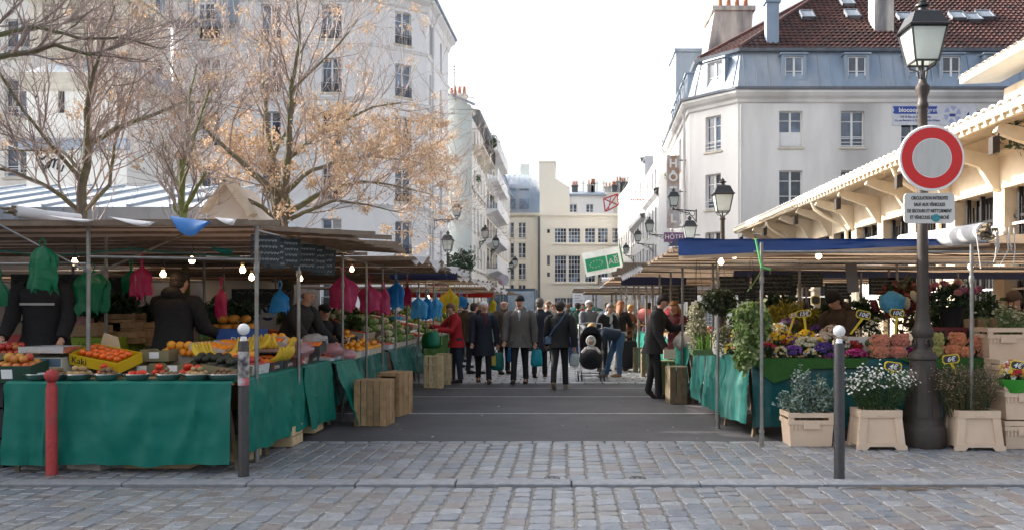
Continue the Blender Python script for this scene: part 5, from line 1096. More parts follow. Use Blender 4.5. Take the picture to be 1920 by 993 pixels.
# white info panel, lorry at the far left end, teal parasol
IP = thing('notice_board', 'white notice board standing before the cream studio building', 'notice board', (PX(1085, 46), 46, 0))
m = MB(); m.b2(-.32, .32, -.03, .03, 1.0, PZ(538, 46)); m.obj('panel', WHITE, IP, smooth=False); m = MB(); m.tube([(0, .05, 0), (0, .05, 2)], .04, 6); m.obj('post', STEEL, IP)
m = MB()
for i in range(7): m.b2(-.22, .22-.08*(i % 3), -.034, -.031, 2.3-i*.14, 2.34-i*.14)
m.obj('printed_lines', mat('grey_print', (.3, .3, .32), .6), IP, smooth=False)
LO = thing('box_lorry', 'blue and dark box lorry parked beyond the left stalls', 'lorry', (PX(980, 52), 52, 0))
m = MB(); m.b2(-2.0, .75, 0, 5, .8, PZ(540, 52)); m.obj('cargo_box', mat('lorry_blue', (.12, .20, .28), .5, var=.15, scale=2, col2=(.05, .07, .09), thr=.5), LO, smooth=False)
m = MB(); m.b2(-.9, .7, -.02, 0, .9, PZ(545, 52)); m.obj('rear_door', mat('lorry_pale', (.35, .42, .48), .5, var=.2, scale=4), LO, smooth=False)
m = MB(); m.b2(-2.0, -.95, -1.6, -.01, .5, 2.1); m.obj('cab', mat('cab_dark', (.05, .10, .13), .4), LO, smooth=False)
m = MB(); m.b2(-1.9, -1.05, -1.63, -1.6, 1.3, 1.95); m.obj('windscreen', GLASS, LO, smooth=False)
for x in (-1.6, .4):
    for y in (.8, 4): w = MB(); w.lathe([(.3, -.12), (.4, -.1), (.4, .1), (.3, .12)], 18); w.xf(Matrix.Rotation(radians(90), 4, 'Y')); w.obj('wheel', BLACKP, LO, loc=(x, y, .4))
PA_ = thing('parasol', 'small teal market parasol over the crowd at the end of the street', 'parasol', (PX(1098, 38), 38, 0))
m = MB(); m.tube([(0, 0, 0), (0, 0, 1.6)], .02, 6); m.obj('pole', STEEL, PA_); m = MB(); m.loft([[(r*cos(a*pi/4), r*sin(a*pi/4), z) for a in range(8)] for r, z in ((.8, 1.38), (.78, 1.45), (.3, 1.62), (.02, 1.66))]); m.obj('parasol_top', mat('teal_cloth', (.01, .18, .16), .7), PA_, smooth=False)

# ================================================================ LIGHT BULBS
BULB = mat('lit_bulb', (1, .62, .30), .3, var=0, emit=9)
def bulb(px, py, Y, label, r=.032, cord=.10):
    t = thing('light_bulb', label, 'light bulb', (PX(px, Y), Y, PZ(py, Y)), group='bare bulbs hanging under the canopies')
    m = MB(); m.lathe([(.004, -r), (r*.6, -r*.85), (r, -r*.1), (r*.95, r*.3), (r*.5, r*1.0), (r*.42, r*1.5)], 12); m.obj('bulb', BULB, t)
    m = MB(); m.lathe([(r*.5, r*1.45), (r*.55, r*2.5), (r*.3, r*2.7)], 10); m.obj('socket', BLACKP if py < 500 else mat('brass', (.5, .35, .12), .4, metal=.7), t); m = MB(); m.tube([(0, 0, r*2.6), (.02, 0, r*2.6+cord*.5), (0, 0, r*2.6+cord)], .004, 4); m.obj('cord', BLACKP, t)
for px, py, Y, l in ((140, 492, 8.9, 'bulb near the green bags at the left edge'), (306, 514, 9.6, 'bulb above the dark vendor in the middle'), (360, 489, 9.2, 'bulb right of the dark vendor, under green cord'), (455, 506, 9.2, 'bulb just left of the corner pole'), (472, 520, 9.8, 'lower bulb behind the corner pole'), (563, 522, 10.6, 'bulb by the chalk boards'), (660, 505, 12.6, 'bulb above the pink bags'), (803, 557, 17.5, 'bulb among the pale blue bags')): bulb(px, py, Y, 'bare lit '+l+' of the left stalls')
for px, py, Y, l in ((1352, 491, 10.6, 'lowest bulb of the trio under the blue awning'), (1377, 479, 10.3, 'middle bulb of the trio under the blue awning'), (1415, 473, 10.0, 'bulb beside the green tape on the flower stall pole'), (1535, 480, 10.0, 'bulb hanging alone over the middle of the flower stall'), (1820, 500, 11, 'bulb at the right end of the flower stall')): bulb(px, py, Y, 'bare lit '+l, .036)
def cordline(label, pts, r=.006, m=BLACKP, cat='cable'):
    mb = MB(); P = [Vector((PX(a, Y), Y, PZ(b, Y))) for a, b, Y in pts]; Q = []
    for i in range(len(P)-1):
        for k in range(6): t = k/6; Q.append(P[i].lerp(P[i+1], t)+Vector((0, 0, -.16*t*(1-t)*(P[i+1]-P[i]).length*.5)))
    Q.append(P[-1]); mb.tube(Q, r, 5); return tag(mb.obj('cable', m, world=True, loc=tuple(P[0])), label, cat)
cordline('thin green cord strung with bulbs under the left canopy', [(0, 470, 8.6), (100, 478, 8.7), (245, 465, 8.8), (350, 475, 9.0), (450, 480, 9.2)], .007, TARPG)
cordline('black cable strung under the flower stall canopy', [(1340, 470, 10.4), (1440, 466, 10), (1535, 462, 9.95), (1700, 470, 9.9), (1860, 478, 10)])
cordline('light green tape tied round the flower stall corner pole', [(1417, 447, 9.4), (1428, 500, 9.35), (1445, 505, 9.35)], .012, mat('green_tape', (.10, .45, .12), .5), 'tape')
cordline('thin yellow green cord holding the big hanging plant', [(1428, 505, 9.4), (1402, 545, 10.1)], .006, mat('lime_cord', (.25, .45, .08), .5), 'cord')
# ================================================================ HANGING PLASTIC BAGS
def bag(px, pt, pb, wpx, Y, col, label, seed, group=None, tw=0):
    rn = random.Random(seed); z1 = PZ(pt, Y); h = (pb-pt)*Y/1600; w = wpx*Y/3200; rings = []; n = 28
    for i in range(11):
        t = i/10; prof_ = ([.30, .62, .88, .98, 1.0, .96, .92, .90, .88, .88, .86] if wpx > 55 else [.10, .09, .30, .66, .90, 1.0, .97, .93, .92, .88, .90])[i]; rg = []
        for j in range(n):
            a = 2*pi*j/n; f = 1+.55*nz(1.6*cos(a)+seed, 1.6*sin(a), t*1.2)*min(1, t*3)+.34*nz(6*cos(a)+seed, 6*sin(a), t*1.5)
            rg.append((w*prof_*f*cos(a+tw*t)+.02*nz(t*3, seed), w*.38*prof_*f*sin(a+tw*t), -h*t-(.30*h*nz(2.2*cos(a), 2.2*sin(a), seed)*max(0, t-.6)/.4)))
        rings.append(rg)
    m = MB(); m.loft(rings, cap=False)
    for s_ in (-1, 1): m.tube([(s_*w*.08, 0, -.02), (s_*w*.2, .0, .05), (0, 0, .09)], .008, 4)
    me = mat('bag_'+col[0], col[1], .32, var=.18, scale=9, trans=.45, bump=.5, bscale=14)
    return tag(m.obj('plastic_bag', me, loc=(PX(px, Y), Y, z1), ang=60), label, 'plastic bag', group)
GRN = ('green', (.005, .20, .085)); PNK = ('pink', (.62, .06, .20)); MAG = ('magenta', (.45, .015, .09)); BLU = ('blue', (.02, .27, .62)); LBL = ('light_blue', (.12, .50, .80)); YEL = ('yellow', (.62, .50, .03))
for i, a in enumerate([(80, 464, 543, 60, 8.35, GRN, 'big folded green bags hanging by the left pole over the vendor'), (172, 507, 585, 62, 9.3, GRN, 'crumpled green bags hanging from the second left pole'), (0, 520, 572, 30, 8.8, GRN, 'green bag cut off by the left picture edge'),
    (246, 500, 548, 32, 9.6, GRN, 'dark green bag behind the raspberry coloured one'), (266, 490, 552, 36, 9.3, MAG, 'raspberry pink bag hanging left of the dark vendor'), (415, 532, 592, 24, 9.9, MAG, 'narrow magenta bag hanging behind the white topped bollard'),
    (525, 538, 584, 38, 10.4, BLU, 'teal blue bag hanging behind the second pole'), (643, 508, 576, 46, 12.2, PNK, 'large pink bag hanging over the oranges, leftmost of the pink row'), (692, 526, 582, 40, 13.2, PNK, 'pink bags second in the row over the oranges'), (720, 533, 588, 30, 13.9, PNK, 'deeper pink bag third in the row, left of the blue'),
    (743, 522, 574, 34, 14.4, BLU, 'bright blue bag hanging between pink bags'), (764, 528, 572, 15, 15.2, MAG, 'thin dusky pink bag right of the bright blue one'), (784, 552, 594, 32, 16, LBL, 'pale translucent blue bag left of the pair of blue bags'), (801, 550, 597, 26, 16.4, BLU, 'mid blue bag in the middle of the far bag row'), (818, 552, 592, 20, 16.8, LBL, 'small pale blue bag beside the yellow bags'),
    (843, 537, 585, 30, 17.8, YEL, 'yellow bags hanging above the woman in red'), (866, 550, 575, 16, 20, BLU, 'small blue bag right of the yellow ones'), (925, 557, 584, 14, 27, YEL, 'small yellow bag far down the left row'), (745, 590, 598, 20, 15.5, LBL, 'flat blue bag lying among the vegetables')]):
    bag(*a, i+3)
# chalk boards hanging under the canopies
def board(px, py, w, h, Y, label, rz=0, lines=3, tilt=0, m=BOARD, seed=0, wr=None):
    t = thing('chalk_board', label, 'chalk board', (PX(px, Y), Y, PZ(py, Y)), rz); t.rotation_euler = (tilt, 0, rz); rn = random.Random(seed)
    b = MB(); b.b2(-w/2, w/2, -.008, .008, -h/2, h/2); b.obj('slate', m, t, smooth=False)
    if wr: text(wr, h*.7, CHK, t, (0, -.012, 0), FR, shear=.2)
    else:
        b = MB()
        for i in range(lines):
            z = h*.32-h*.64*i/max(1, lines-1); x = -w*.42
            while x < w*.36:
                d = rn.uniform(.25, .6)*w/lines*.8; b.tube([(x, -.010, z-.1*h/lines), (x+d*.3, -.010, z+.22*h/lines*rn.random()), (x+d*.6, -.010, z-.2*h/lines), (x+d, -.010, z+.12*h/lines)], max(.0025, .006*h/.3), 3); x += d*1.25
        stuff(b.obj('chalk_writing', mat('chalk_grey', (.30, .31, .31), .9), t))
    return t
for i, (px, py, Y) in enumerate(((498, 468, 8.9), (512, 478, 9.15), (538, 472, 9.4), (570, 482, 9.75), (588, 484, 9.95), (606, 492, 10.2))):
    board(px, py, .30 if i != 1 else .26, .30, Y, ['chalk price board leftmost of the row on the corner pole', 'tilted chalk price board in front of the leftmost one', 'chalk price board left of the second pole', 'large chalk price board right of the second pole', 'chalk price board with tilted edge near the row end', 'last chalk price board in the left row'][i], rz=radians(38), tilt=radians([3, -14, 5, 4, -6, 8][i]), lines=4, seed=i)
board(90, 534, 1.0, .30, 11.6, 'wide dark board hanging behind the leftmost vendor', lines=0, seed=7); board(195, 540, 1.1, .32, 12.2, 'second wide dark board behind the left vendors', lines=0, seed=8)
board(490, 558, .9, .28, 13, 'dark tilted board behind the bananas', lines=2, seed=9)
RND.seed(21)
for i, (px, py, w, h, Y) in enumerate(((1375, 535, .5, .3, 13.4), (1452, 533, .7, .32, 13.3), (1512, 524, .5, .22, 13.0), (1655, 536, .42, .26, 13), (1692, 536, .42, .26, 13), (1290, 550, .35, .3, 16), (1262, 552, .5, .4, 19), (1405, 552, .35, .2, 13.6), (1570, 545, .4, .25, 13.8))):
    board(px, py, w, h, Y, 'chalk board hanging at the back of the flower stall, ' + ['left of the big plant', 'above the yellow shrubs', 'small one in the middle', 'left of the lamp post', 'touching the lamp post', 'over the dark hanging ball', 'farthest behind the man', 'low behind the green plant', 'above the capped florist'][i], lines=4, seed=i+20)
# ================================================================ GOODS: produce, boxes, crates
FM = {}
def fruit_mesh(kind):
    if kind in FM: return FM[kind]
    m = MB(); rn = random.Random(len(FM)+1)
    spec = {'orange': ((1, 1, .95), mat('orange_peel', (.85, .27, .012), .42, var=.1, scale=10, rnd=.12, bump=.25, bscale=120, spec=.5), .036),
            'clementine': ((1, 1, .82), mat('clementine_peel', (.86, .20, .012), .4, var=.1, scale=10, rnd=.12, bump=.2, bscale=120), .031),
            'grapefruit': ((1, 1, .93), mat('grapefruit_peel', (.84, .36, .03), .45, var=.12, scale=9, rnd=.1, bump=.2, bscale=90), .046),
            'apple': ((1, 1, .9), mat('apple_skin', (.60, .36, .05), .3, var=.15, scale=9, col2=(.50, .06, .03), thr=.44), .041),
            'red_apple': ((1, 1, .9), mat('red_apple_skin', (.42, .03, .02), .3, var=.2, scale=9, rnd=.2, col2=(.50, .22, .04), thr=.6), .037),
            'tomato': ((1, 1, .8), mat('tomato_skin', (.70, .045, .012), .22, var=.1, rnd=.12), .036),
            'persimmon': ((1, 1, .85), mat('persimmon_skin', (.78, .13, .012), .28, var=.1, rnd=.1), .04),
            'avocado': ((.85, 1.25, .82), mat('avocado_skin', (.025, .028, .016), .55, var=.3, bump=.5, bscale=90), .042),
            'kiwi': ((.9, 1.15, .9), mat('kiwi_skin', (.20, .12, .06), .8, var=.2, rnd=.15), .026),
            'potato': ((.9, 1.3, .8), mat('potato_skin', (.40, .27, .13), .85, var=.2, rnd=.15), .033),
            'cauliflower': ((1, 1, .8), mat('cauliflower_curd', (.70, .65, .46), .8, var=.12, scale=22, bump=1, bscale=60), .085),
            'cabbage': ((1, 1, .9), mat('cabbage_leaf', (.20, .34, .09), .6, var=.3, scale=5, rnd=.2, bump=.5, bscale=16), .085),
            'squash': ((1, 1, .7), mat('squash_flesh', (.60, .27, .03), .5, var=.2, scale=10, rnd=.1, col2=(.25, .12, .03), thr=.58), .075),
            'pepper': ((.8, .8, 1.05), mat('pepper_skin', (.45, .02, .015), .2, var=.15, rnd=.3), .045),
            'onion': ((1, 1, .95), mat('onion_skin', (.62, .58, .50), .4, var=.15, rnd=.2), .036),
            'green_pear': ((.85, .85, 1.2), mat('pear_skin', (.28, .36, .06), .4, var=.2, rnd=.15), .036)}[kind]
    sc, mt, r = spec
    def fn(p):
        if kind == 'cauliflower': return 1+.12*nz(p.x*5, p.y*5, p.z*5)
        if kind in ('cabbage', 'squash', 'pepper', 'tomato', 'persimmon'): return 1+.05*cos(5*atan2(p.y, p.x))*(1-abs(p.z))-(.18 if p.z > .93 else 0)
        return 1-(.14 if p.z > .93 else .05 if p.z < -.93 else 0)
    big = r > .06
    m.ell((0, 0, 0), (r*sc[0], r*sc[1], r*sc[2]), 14 if big else 10, 9 if big else 7, fn=fn)
    mats = [mt]
    if kind in ('cauliflower', 'cabbage'):
        m.k = 1
        for i in range(9):
            a = i*.7; c, s_ = cos(a), sin(a)
            def leaf(u, v, c=c, s_=s_, a=a): w = (u-.5)*r*1.5*sin(pi*min(1, v+.25)); rr = r*(.55+.62*v)+.012*nz(u*4, v*4, a); z = -r*.7+r*1.45*v; return (c*rr-s_*w, s_*rr+c*w, z)
            m.grid(leaf, 4, 4)
        mats.append(mat('outer_leaf', (.16, .30, .07), .55, var=.3, scale=14, rnd=.15, trans=.2))
    if kind in ('tomato', 'persimmon'):
        m.k = 1
        for i in range(5): a = i*1.257; m.add([(0, 0, r*.72), (r*.3*cos(a-.3), r*.3*sin(a-.3), r*.8), (r*.6*cos(a), r*.6*sin(a), r*.76), (r*.3*cos(a+.3), r*.3*sin(a+.3), r*.8)], [(0, 1, 2, 3)])
        mats.append(mat('calyx', (.07, .14, .03), .7))
    if kind in ('apple', 'red_apple'): m.k = 1; m.tube([(0, 0, r*.7), (.003, 0, r*1.05)], .0025, 4); mats.append(BATTEN)
    FM[kind] = (m.mesh(kind, mats, ang=70), r, sc); return FM[kind]
LAB = {'grapefruit': 'orange', 'red_apple': 'apple', 'green_pear': 'pear'}
def fruit(kind, M, p, label, group, rn, sc=1, top=False):
    me, r, s3 = fruit_mesh(kind); o = put(kind if kind not in LAB else LAB[kind], me, None, tuple(M @ Vector(p)), rot=(rn.uniform(-.5, .5) if not top else 0, rn.uniform(-.5, .5), rn.uniform(0, 6.28))); k = sc*rn.uniform(.9, 1.1); o.scale = (k, k, k)
    return tag(o, label, LAB.get(kind, kind).replace('_', ' '), group)
def heap(kind, M, w, d, z0, label, group, layers=2, seed=0, sc=1, dome=True, lim=999):
    rn = random.Random(seed); me, r, s3 = fruit_mesh(kind); st = r*2*.98*sc*max(1, s3[0]); n = 0
    for L_ in range(layers):
        nx = max(1, int(w/st)-L_*(1 if dome else 0)); ny = max(1, int(d/(st*max(1, s3[1]*.9)))-L_*(1 if dome else 0))
        for i in range(nx):
            for j in range(ny):
                if n >= lim: return
                x = (i-(nx-1)/2)*st+rn.uniform(-.1, .1)*r; y = (j-(ny-1)/2)*st*max(1, s3[1]*.9)+rn.uniform(-.1, .1)*r; z = z0+r*s3[2]*sc*.95+L_*r*1.5*sc+rn.uniform(0, .15)*r
                if L_ == layers-1 and rn.random() < .12 and layers > 1: continue
                fruit(kind, M, (x, y, z), label, group, rn, sc); n += 1
def Mx(x, y, z, rz=0, tx=0, ty=0): return Matrix.Translation((x, y, z)) @ Euler((tx, ty, rz), 'XYZ').to_matrix().to_4x4()
def boxm(m, w, d, h, t=.008, dip=0, flare=0):
    m.b2(-w/2, w/2, -d/2, d/2, 0, t)
    for s_ in (-1, 1):
        if dip: m.prism([(-w/2, t), (w/2, t), (w/2, h), (w*.28, h), (w*.2, h-dip), (-w*.2, h-dip), (-w*.28, h), (-w/2, h)], s_*d/2-(t if s_ > 0 else 0), s_*d/2+(t if s_ < 0 else 0))
        else: m.b2(-w/2, w/2, s_*d/2-(t if s_ > 0 else 0), s_*d/2+(t if s_ < 0 else 0), t, h)
        m.b2(s_*w/2-(t if s_ > 0 else 0), s_*w/2+(t if s_ < 0 else 0), -d/2+t, d/2-t, t, h)
def tray(M, w, d, h, m, label, txt=None, tcol=None, tsize=.05, dip=0, lbl=None, cat='box', name='cardboard_tray'):
    b = MB(); boxm(b, w, d, h, dip=dip); t = b.obj(name, m, smooth=False); t.matrix_world = M; tag(t, label, cat)
    if txt: text(txt, tsize, tcol or BLK, t, (-.17 if txt == 'Kaki' else 0, -d/2-.002, h*.5), FR, shear=.15, ext=.001)
    if lbl: l = MB(); l.b2(-.05, .05, -d/2-.003, -d/2-.0005, h*.25, h*.8); l.obj('paper_label', WHITE, t, smooth=False)
    return t
def crate(x, y, z, w, d, h, label, rz=0, m=WOODC, nsl=4, group=None, axis='z', tx=0, ty=0):
    """wooden crate: each slat and post is a part; axis: open side ('z' top, 'x' or '-y' lying)"""
    t = thing('wooden_crate', label, 'crate', (x, y, z), rz, group); t.rotation_euler = (tx, ty, rz); g_ = .008
    def sl(x0, x1, y0, y1, z0, z1, nm='slat'): b = MB(); b.b2(x0, x1, y0, y1, z0, z1); b.obj(nm, m, t, smooth=False)
    hs_ = h/nsl
    for s_ in (-1, 1):
        for i in range(nsl):
            sl(-w/2, w/2, s_*d/2-.006, s_*d/2+.006, i*hs_+g_/2, (i+1)*hs_-g_/2)
            sl(s_*w/2-.006, s_*w/2+.006, -d/2+.007, d/2-.007, i*hs_+g_/2+.002, (i+1)*hs_-g_/2-.002)
        for q in (-1, 1): sl(s_*(w/2-.022)-.014, s_*(w/2-.022)+.014, q*(d/2-.022)-.014, q*(d/2-.022)+.014, .002, h+.01, 'corner_post')
    nb = max(2, int(w/.12))
    for i in range(nb): sl(-w/2+i*w/nb+.008, -w/2+(i+1)*w/nb-.008, -d/2+.01, d/2-.01, .006, .014, 'bottom_slat')
    return t
def upslat(x, y, w, d, h, label, nv, m=WOODC, open_=None, nh=0, rz=0):
    """crate standing on end: vertical boards"""
    t = thing('wooden_crate', label, 'crate', (x, y, 0), rz); wv = w/nv
    def sl(x0, x1, y0, y1, z0, z1, nm='slat'): b = MB(); b.b2(x0, x1, y0, y1, z0, z1); b.obj(nm, m, t, smooth=False)
    if open_ != 'front':
        for i in range(nv): sl(-w/2+i*wv+(.006 if i != 1 else .012), -w/2+(i+1)*wv-.004, -d/2-.006, -d/2+.006, .0+U(0, .015), h-U(0, .012))
    else:
        for a, b_ in ((-w/2, -w/2+.05), (w/2-.05, w/2)): sl(a, b_, -d/2-.006, -d/2+.006, 0, h)
        sl(-w/2+.05, w/2-.05, -d/2-.005, -d/2+.005, 0, .07); sl(-w/2+.05, w/2-.05, -d/2-.005, -d/2+.005, h-.05, h)
        for i in range(nv): sl(-w/2+i*wv+.008, -w/2+(i+1)*wv-.008, d/2-.02, d/2-.01, .01, h-.01)
    for i in range(3): dd = d/3; sl(w/2-.006, w/2+.006, -d/2+.008+i*dd, -d/2+(i+1)*dd-.008, .003, h-.004); sl(-w/2-.006, -w/2+.006, -d/2+.008+i*dd, -d/2+(i+1)*dd-.008, .003, h-.004)
    sl(-w/2+.01, w/2-.01, -d/2+.01, d/2-.01, h-.012, h-.002, 'end_board'); sl(-w/2+.01, w/2-.01, -d/2+.01, d/2-.01, .005, .016, 'end_board')
    for i in range(nh): z = h*(i+1)/(nh+1); sl(-w/2, w/2, -d/2-.014, -d/2-.007, z-.008, z+.008, 'cross_lath')
    return t
RND.seed(31)
upslat(PX(688, 10.95)+.02, 11.3, .43, .36, .60, 'brown slatted crate standing on end on the asphalt, nearest the left stalls', 5, rz=radians(-6))
upslat(PX(737, 12.2), 12.35, .33, .5, .62, 'orange brown slatted crate with open front, behind the brown one', 3, open_='front', rz=radians(-12))
upslat(PX(812, 16.3), 16.4, .34, .25, .62, 'pale thin slatted crate standing on end, left of two by the woman in red', 4, m=WOODL, nh=3)
upslat(PX(832, 17.1), 17.2, .30, .3, .62, 'pale slatted crate standing just behind the other pale one', 4, m=WOODL, nh=3)
upslat(PX(1268, 13.8), 13.8, .27, .35, .60, 'weathered grey slatted crate standing on end by the green cloth on the right', 3, m=WOODG, rz=.1)
upslat(PX(1254, 14.6), 14.9, .25, .35, .62, 'mossy pale crate standing behind the weathered grey one', 2, m=mat('mossy_wood', (.26, .26, .12), .85, var=.2, rnd=.1))
upslat(PX(1210, 18.9), 18.9, .17, .3, .63, 'dark slatted crate at the right stalls, right of a row of two', 2, m=WOODG); upslat(PX(1198, 19.9), 20.1, .22, .3, .60, 'dark slatted crate at the right stalls, left of a row of two', 2, m=WOODG)
# under the left table
crate(PX(300, 8.15), 8.25, .017, .62, .3, .12, 'pale wooden crate pushed under the front green tablecloth', m=WOODL, nsl=1)
for i, (px, w, z, l) in enumerate(((170, .34, .015, 'white printed fruit box under the left table, turned corner on'),)):
    t = tray(Mx(PX(px, 8.1), 8.2, z, radians(-18)), .40, .3, .16, mat('white_box', (.50, .46, .42), .8, var=.1), l, 'Maroc', mat('brown_print', (.22, .10, .06), .7), .05)
t = tray(Mx(PX(225, 8.1), 8.3, .015, radians(12)), .34, .3, .14, MATS['white_box'], 'second white fruit box under the left table with an orange printed on it', 'Azahar', BLK, .05)
p = MB(); p.lathe([(.028, 0), (.028, .003)], 14); p.xf(Matrix.Rotation(radians(90), 4, 'X')); p.obj('printed_orange', FM.get('x') or mat('orange_print', (.6, .25, .05), .6), t, loc=(-.13, -.152, .07))
for i in range(3):
    b = tray(Mx(PX(2, 8.3)-.05, 8.35, .015+.29*i), .34, .4, .27, BLACKP, 'black plastic box with white labels in the stack at the left edge, ' + ['bottom', 'middle', 'top'][i])
    l = MB(); l.b2(-.02, .13, -.203, -.2005, .04, .21); l.obj('paper_label', WHITE, b, smooth=False)
for x, y in ((-4.5, 8.3), (-3.4, 8.3), (-3.25, 9.2), (-3.3, 10.2)):
    crate(x, y+.35, .017, .5, .38, .22, 'stacked pale crate in the dark under the front left stall, ' + {(-4.5): 'far left', (-3.4): 'near the corner', (-3.25): 'along the aisle', (-3.3): 'at the far end'}[x], m=WOODL, nsl=2)
# ---- front table: apples, scale, bowls, kaki
TZ = .862
tb = tray(Mx(PX(32, 8.2), 8.22, TZ, radians(4), radians(8)), .44, .36, .16, mat('dark_green_card', (.012, .05, .03), .6), 'dark green cardboard box of yellow red apples at the left edge', lbl=True, dip=.0)
heap('apple', Mx(PX(32, 8.2), 8.22, TZ, radians(4), radians(8)), .42, .34, .09, 'yellow and red apple heaped in the dark green box', 'apples in the dark green box', 2, 3, sc=1.12)
tray(Mx(PX(20, 8.9), 9.0, TZ, .1), .42, .3, .13, CARD, 'brown box with red fruit behind the apples at the left edge'); heap('red_apple', Mx(PX(20, 8.9), 9.0, TZ, .1), .4, .28, .08, 'dark red apple in the brown box behind the others', 'red apples in the brown box', 1, 4)
SCL = thing('weighing_scale', 'grey and cream shop weighing scale with steel pan on the left table', 'scale', (PX(98, 8.5), 8.5, TZ+.03), radians(-4)); SCL.scale = (1, 1, 1.55)
m = MB(); m.loft([[(-.2, -.14, 0), (.2, -.14, 0), (.2, .15, 0), (-.2, .15, 0)], [(-.19, -.13, .105), (.19, -.13, .105), (.19, .15, .12), (-.19, .15, .12)]]); m.obj('housing', mat('scale_cream', (.45, .45, .38), .5, var=.08), SCL, smooth=False)
m = MB(); m.b2(-.18, .18, -.138, -.133, .05, .10); m.obj('display_strip', mat('scale_blue', (.10, .15, .2), .3), SCL, smooth=False); m = MB(); m.b2(-.16, .02, -.142, -.138, .014, .045); m.obj('yellow_keys', mat('yellow_keys', (.5, .45, .08), .5), SCL, smooth=False)
m = MB(); boxm(m, .46, .34, .04); m.xf(Matrix.Translation((0, 0, .135))); m.obj('steel_pan', ALU, SCL, smooth=False)
def bowl_mesh():
    m = MB(); m.lathe([(.06, 0), (.09, .012), (.118, .05), (.128, .058), (.124, .062), (.112, .05), (.085, .018), (.01, .012)], 24); return m.mesh('metal_bowl', mat('worn_steel_bowl', (.48, .48, .48), .28, metal=.85, var=.2, scale=14))
BM = bowl_mesh(); cont = [('kiwi', ''), ('kiwi', ''), ('potato', ''), ('kiwi', ''), ('tomato', ''), ('kiwi', ''), ('potato', ''), ('kiwi', ''), ('kiwi', '')]
pos = ['leftmost, by the apple box', 'second, right of the red bollard', 'third, before the yellow box', 'fourth, under the yellow box end', 'fifth, in the middle of the row', 'sixth, right of the small cartons', 'seventh, two left of the dark bollard', 'eighth, last but one', 'last, beside the dark bollard']
for i in range(9):
    px = [78, 110, 153, 205, 262, 320, 372, 418, 466][i]; x = PX(px, 8.1)
    if x > -3.15: x = -3.2
    tag(put('metal_bowl', BM, None, (x, 8.06, TZ)), 'shallow steel bowl of fruit, '+pos[i], 'bowl', 'steel bowls along the front table')
    k = cont[i][0]
    if i > 0: heap(k, Mx(x, 8.06, TZ+.035), .19, .19, .0, {'kiwi': 'brown kiwi', 'tomato': 'red tomato', 'potato': 'brown potato'}[k]+' in the steel bowl, '+pos[i], 'fruit in bowl '+pos[i].split(',')[0], 2, i, sc=.95)
KA = tray(Mx(PX(195, 8.5), 8.55, TZ+.125, radians(-12), radians(16), radians(9)), .56, .34, .11, mat('yellow_card', (.62, .42, .01), .5, var=.05), 'yellow cardboard tray lettered Kaki on the left table', 'Kaki', BLK, .10)
heap('persimmon', Mx(PX(195, 8.5), 8.55, TZ+.14, radians(-12), radians(16), radians(9)), .52, .30, .06, 'orange red persimmon in the yellow tray', 'persimmons in the yellow tray', 1, 8)
KM = MB(); KM.prism([(-.22, 0), (.02, 0), (.0, .13), (-.16, .15)], -.012, .0); o = KM.obj('box_flap', mat('flap_cream', (.55, .45, .28), .7), KA, loc=(0, .18, .09), smooth=False)
for i, (px, Y, z) in enumerate(((278, 8.75, TZ), (334, 8.8, TZ), (300, 8.9, TZ+.13))):
    tray(Mx(PX(px, Y), Y, z, U(-.06, .06)), .30, .24, .12, mat('green_brown_card', (.20, .17, .09), .8, rnd=.15), ['small brown carton with white label, left of a pair', 'small brown carton with white label, right of a pair', 'small brown carton stacked on the pair'][i], lbl=True, dip=.02)
for i, px in enumerate((196, 300, 352)): heap('tomato', Mx(PX(px, 8.28), 8.27, TZ+.03), .2, .12, .0, 'tomato piled behind the bowls, '+['left pile', 'middle pile', 'right pile'][i], ['left tomato pile', 'middle tomato pile', 'right tomato pile'][i], 2, 40+i)
mv = tray(Mx(PX(400, 8.6), 8.62, TZ, .1, radians(12)), .52, .34, .12, MATS['green_brown_card'], 'brown tray of avocados and oranges behind the bowls', dip=.02); heap('avocado', Mx(PX(400, 8.6), 8.62, TZ, .1, radians(12)), .48, .30, .09, 'dark avocado in the brown tray', 'avocados in the tray', 2, 12)
heap('orange', Mx(PX(365, 8.9), 8.95, TZ+.12), .42, .14, .05, 'orange lying behind the avocados', 'oranges behind the avocados', 1, 13); heap('grapefruit', Mx(PX(462, 9.0), 8.95, TZ+.14), .3, .2, 0, 'large orange behind the dark bollard', 'large oranges behind the bollard', 2, 14)
# more piles filling the left tables
RND.seed(101)
for i, (px, Y, z, w, d, k, mm, l, h_) in enumerate((
  
  (372, 8.38, 0, .36, .2, 'tomato', 'green_brown_card', 'shallow box of tomatoes left of the dark bollard', .07), (425, 8.85, .05, .36, .28, 'clementine', 'blue_card', 'blue box of clementines by the dark bollard', .12), (500, 9.9, .20, .42, .3, 'clementine', 'pale_card', 'high box of clementines behind the corner pole', .12),
  (530, 10.2, .16, .42, .3, 'grapefruit', 'pale_card', 'high box of large oranges left of the second pole', .12), (575, 10.6, .12, .42, .3, 'clementine', 'black_card', 'box of clementines under the bending vendor', .12), 
  (340, 9.15, .1, .42, .3, 'grapefruit', 'pale_card', 'box of large oranges before the hooded vendor', .12), (20, 8.6, .14, .42, .3, 'red_apple', 'green_brown_card', 'raised box of red apples at the left edge', .12))):
    mat('white_card', (.55, .56, .58), .7, var=.15, scale=9, col2=(.10, .22, .5), thr=.6); mat('black_card', (.04, .05, .05), .6, var=.3, scale=9, col2=(.30, .05, .05), thr=.62); mat('blue_card', (.02, .08, .30), .6, var=.2, scale=8); mat('pale_card', (.52, .46, .38), .75, var=.1, rnd=.1)
    M = Mx(PX(px, Y), Y, TZ+z, U(-.15, .15), radians(10)); tray(M, w, d, h_, MATS[mm], l); heap(k, M, w-.03, d-.03, h_-.05, 'fruit of the '+l, 'fruit of '+l, 2, 300+i, lim=26)
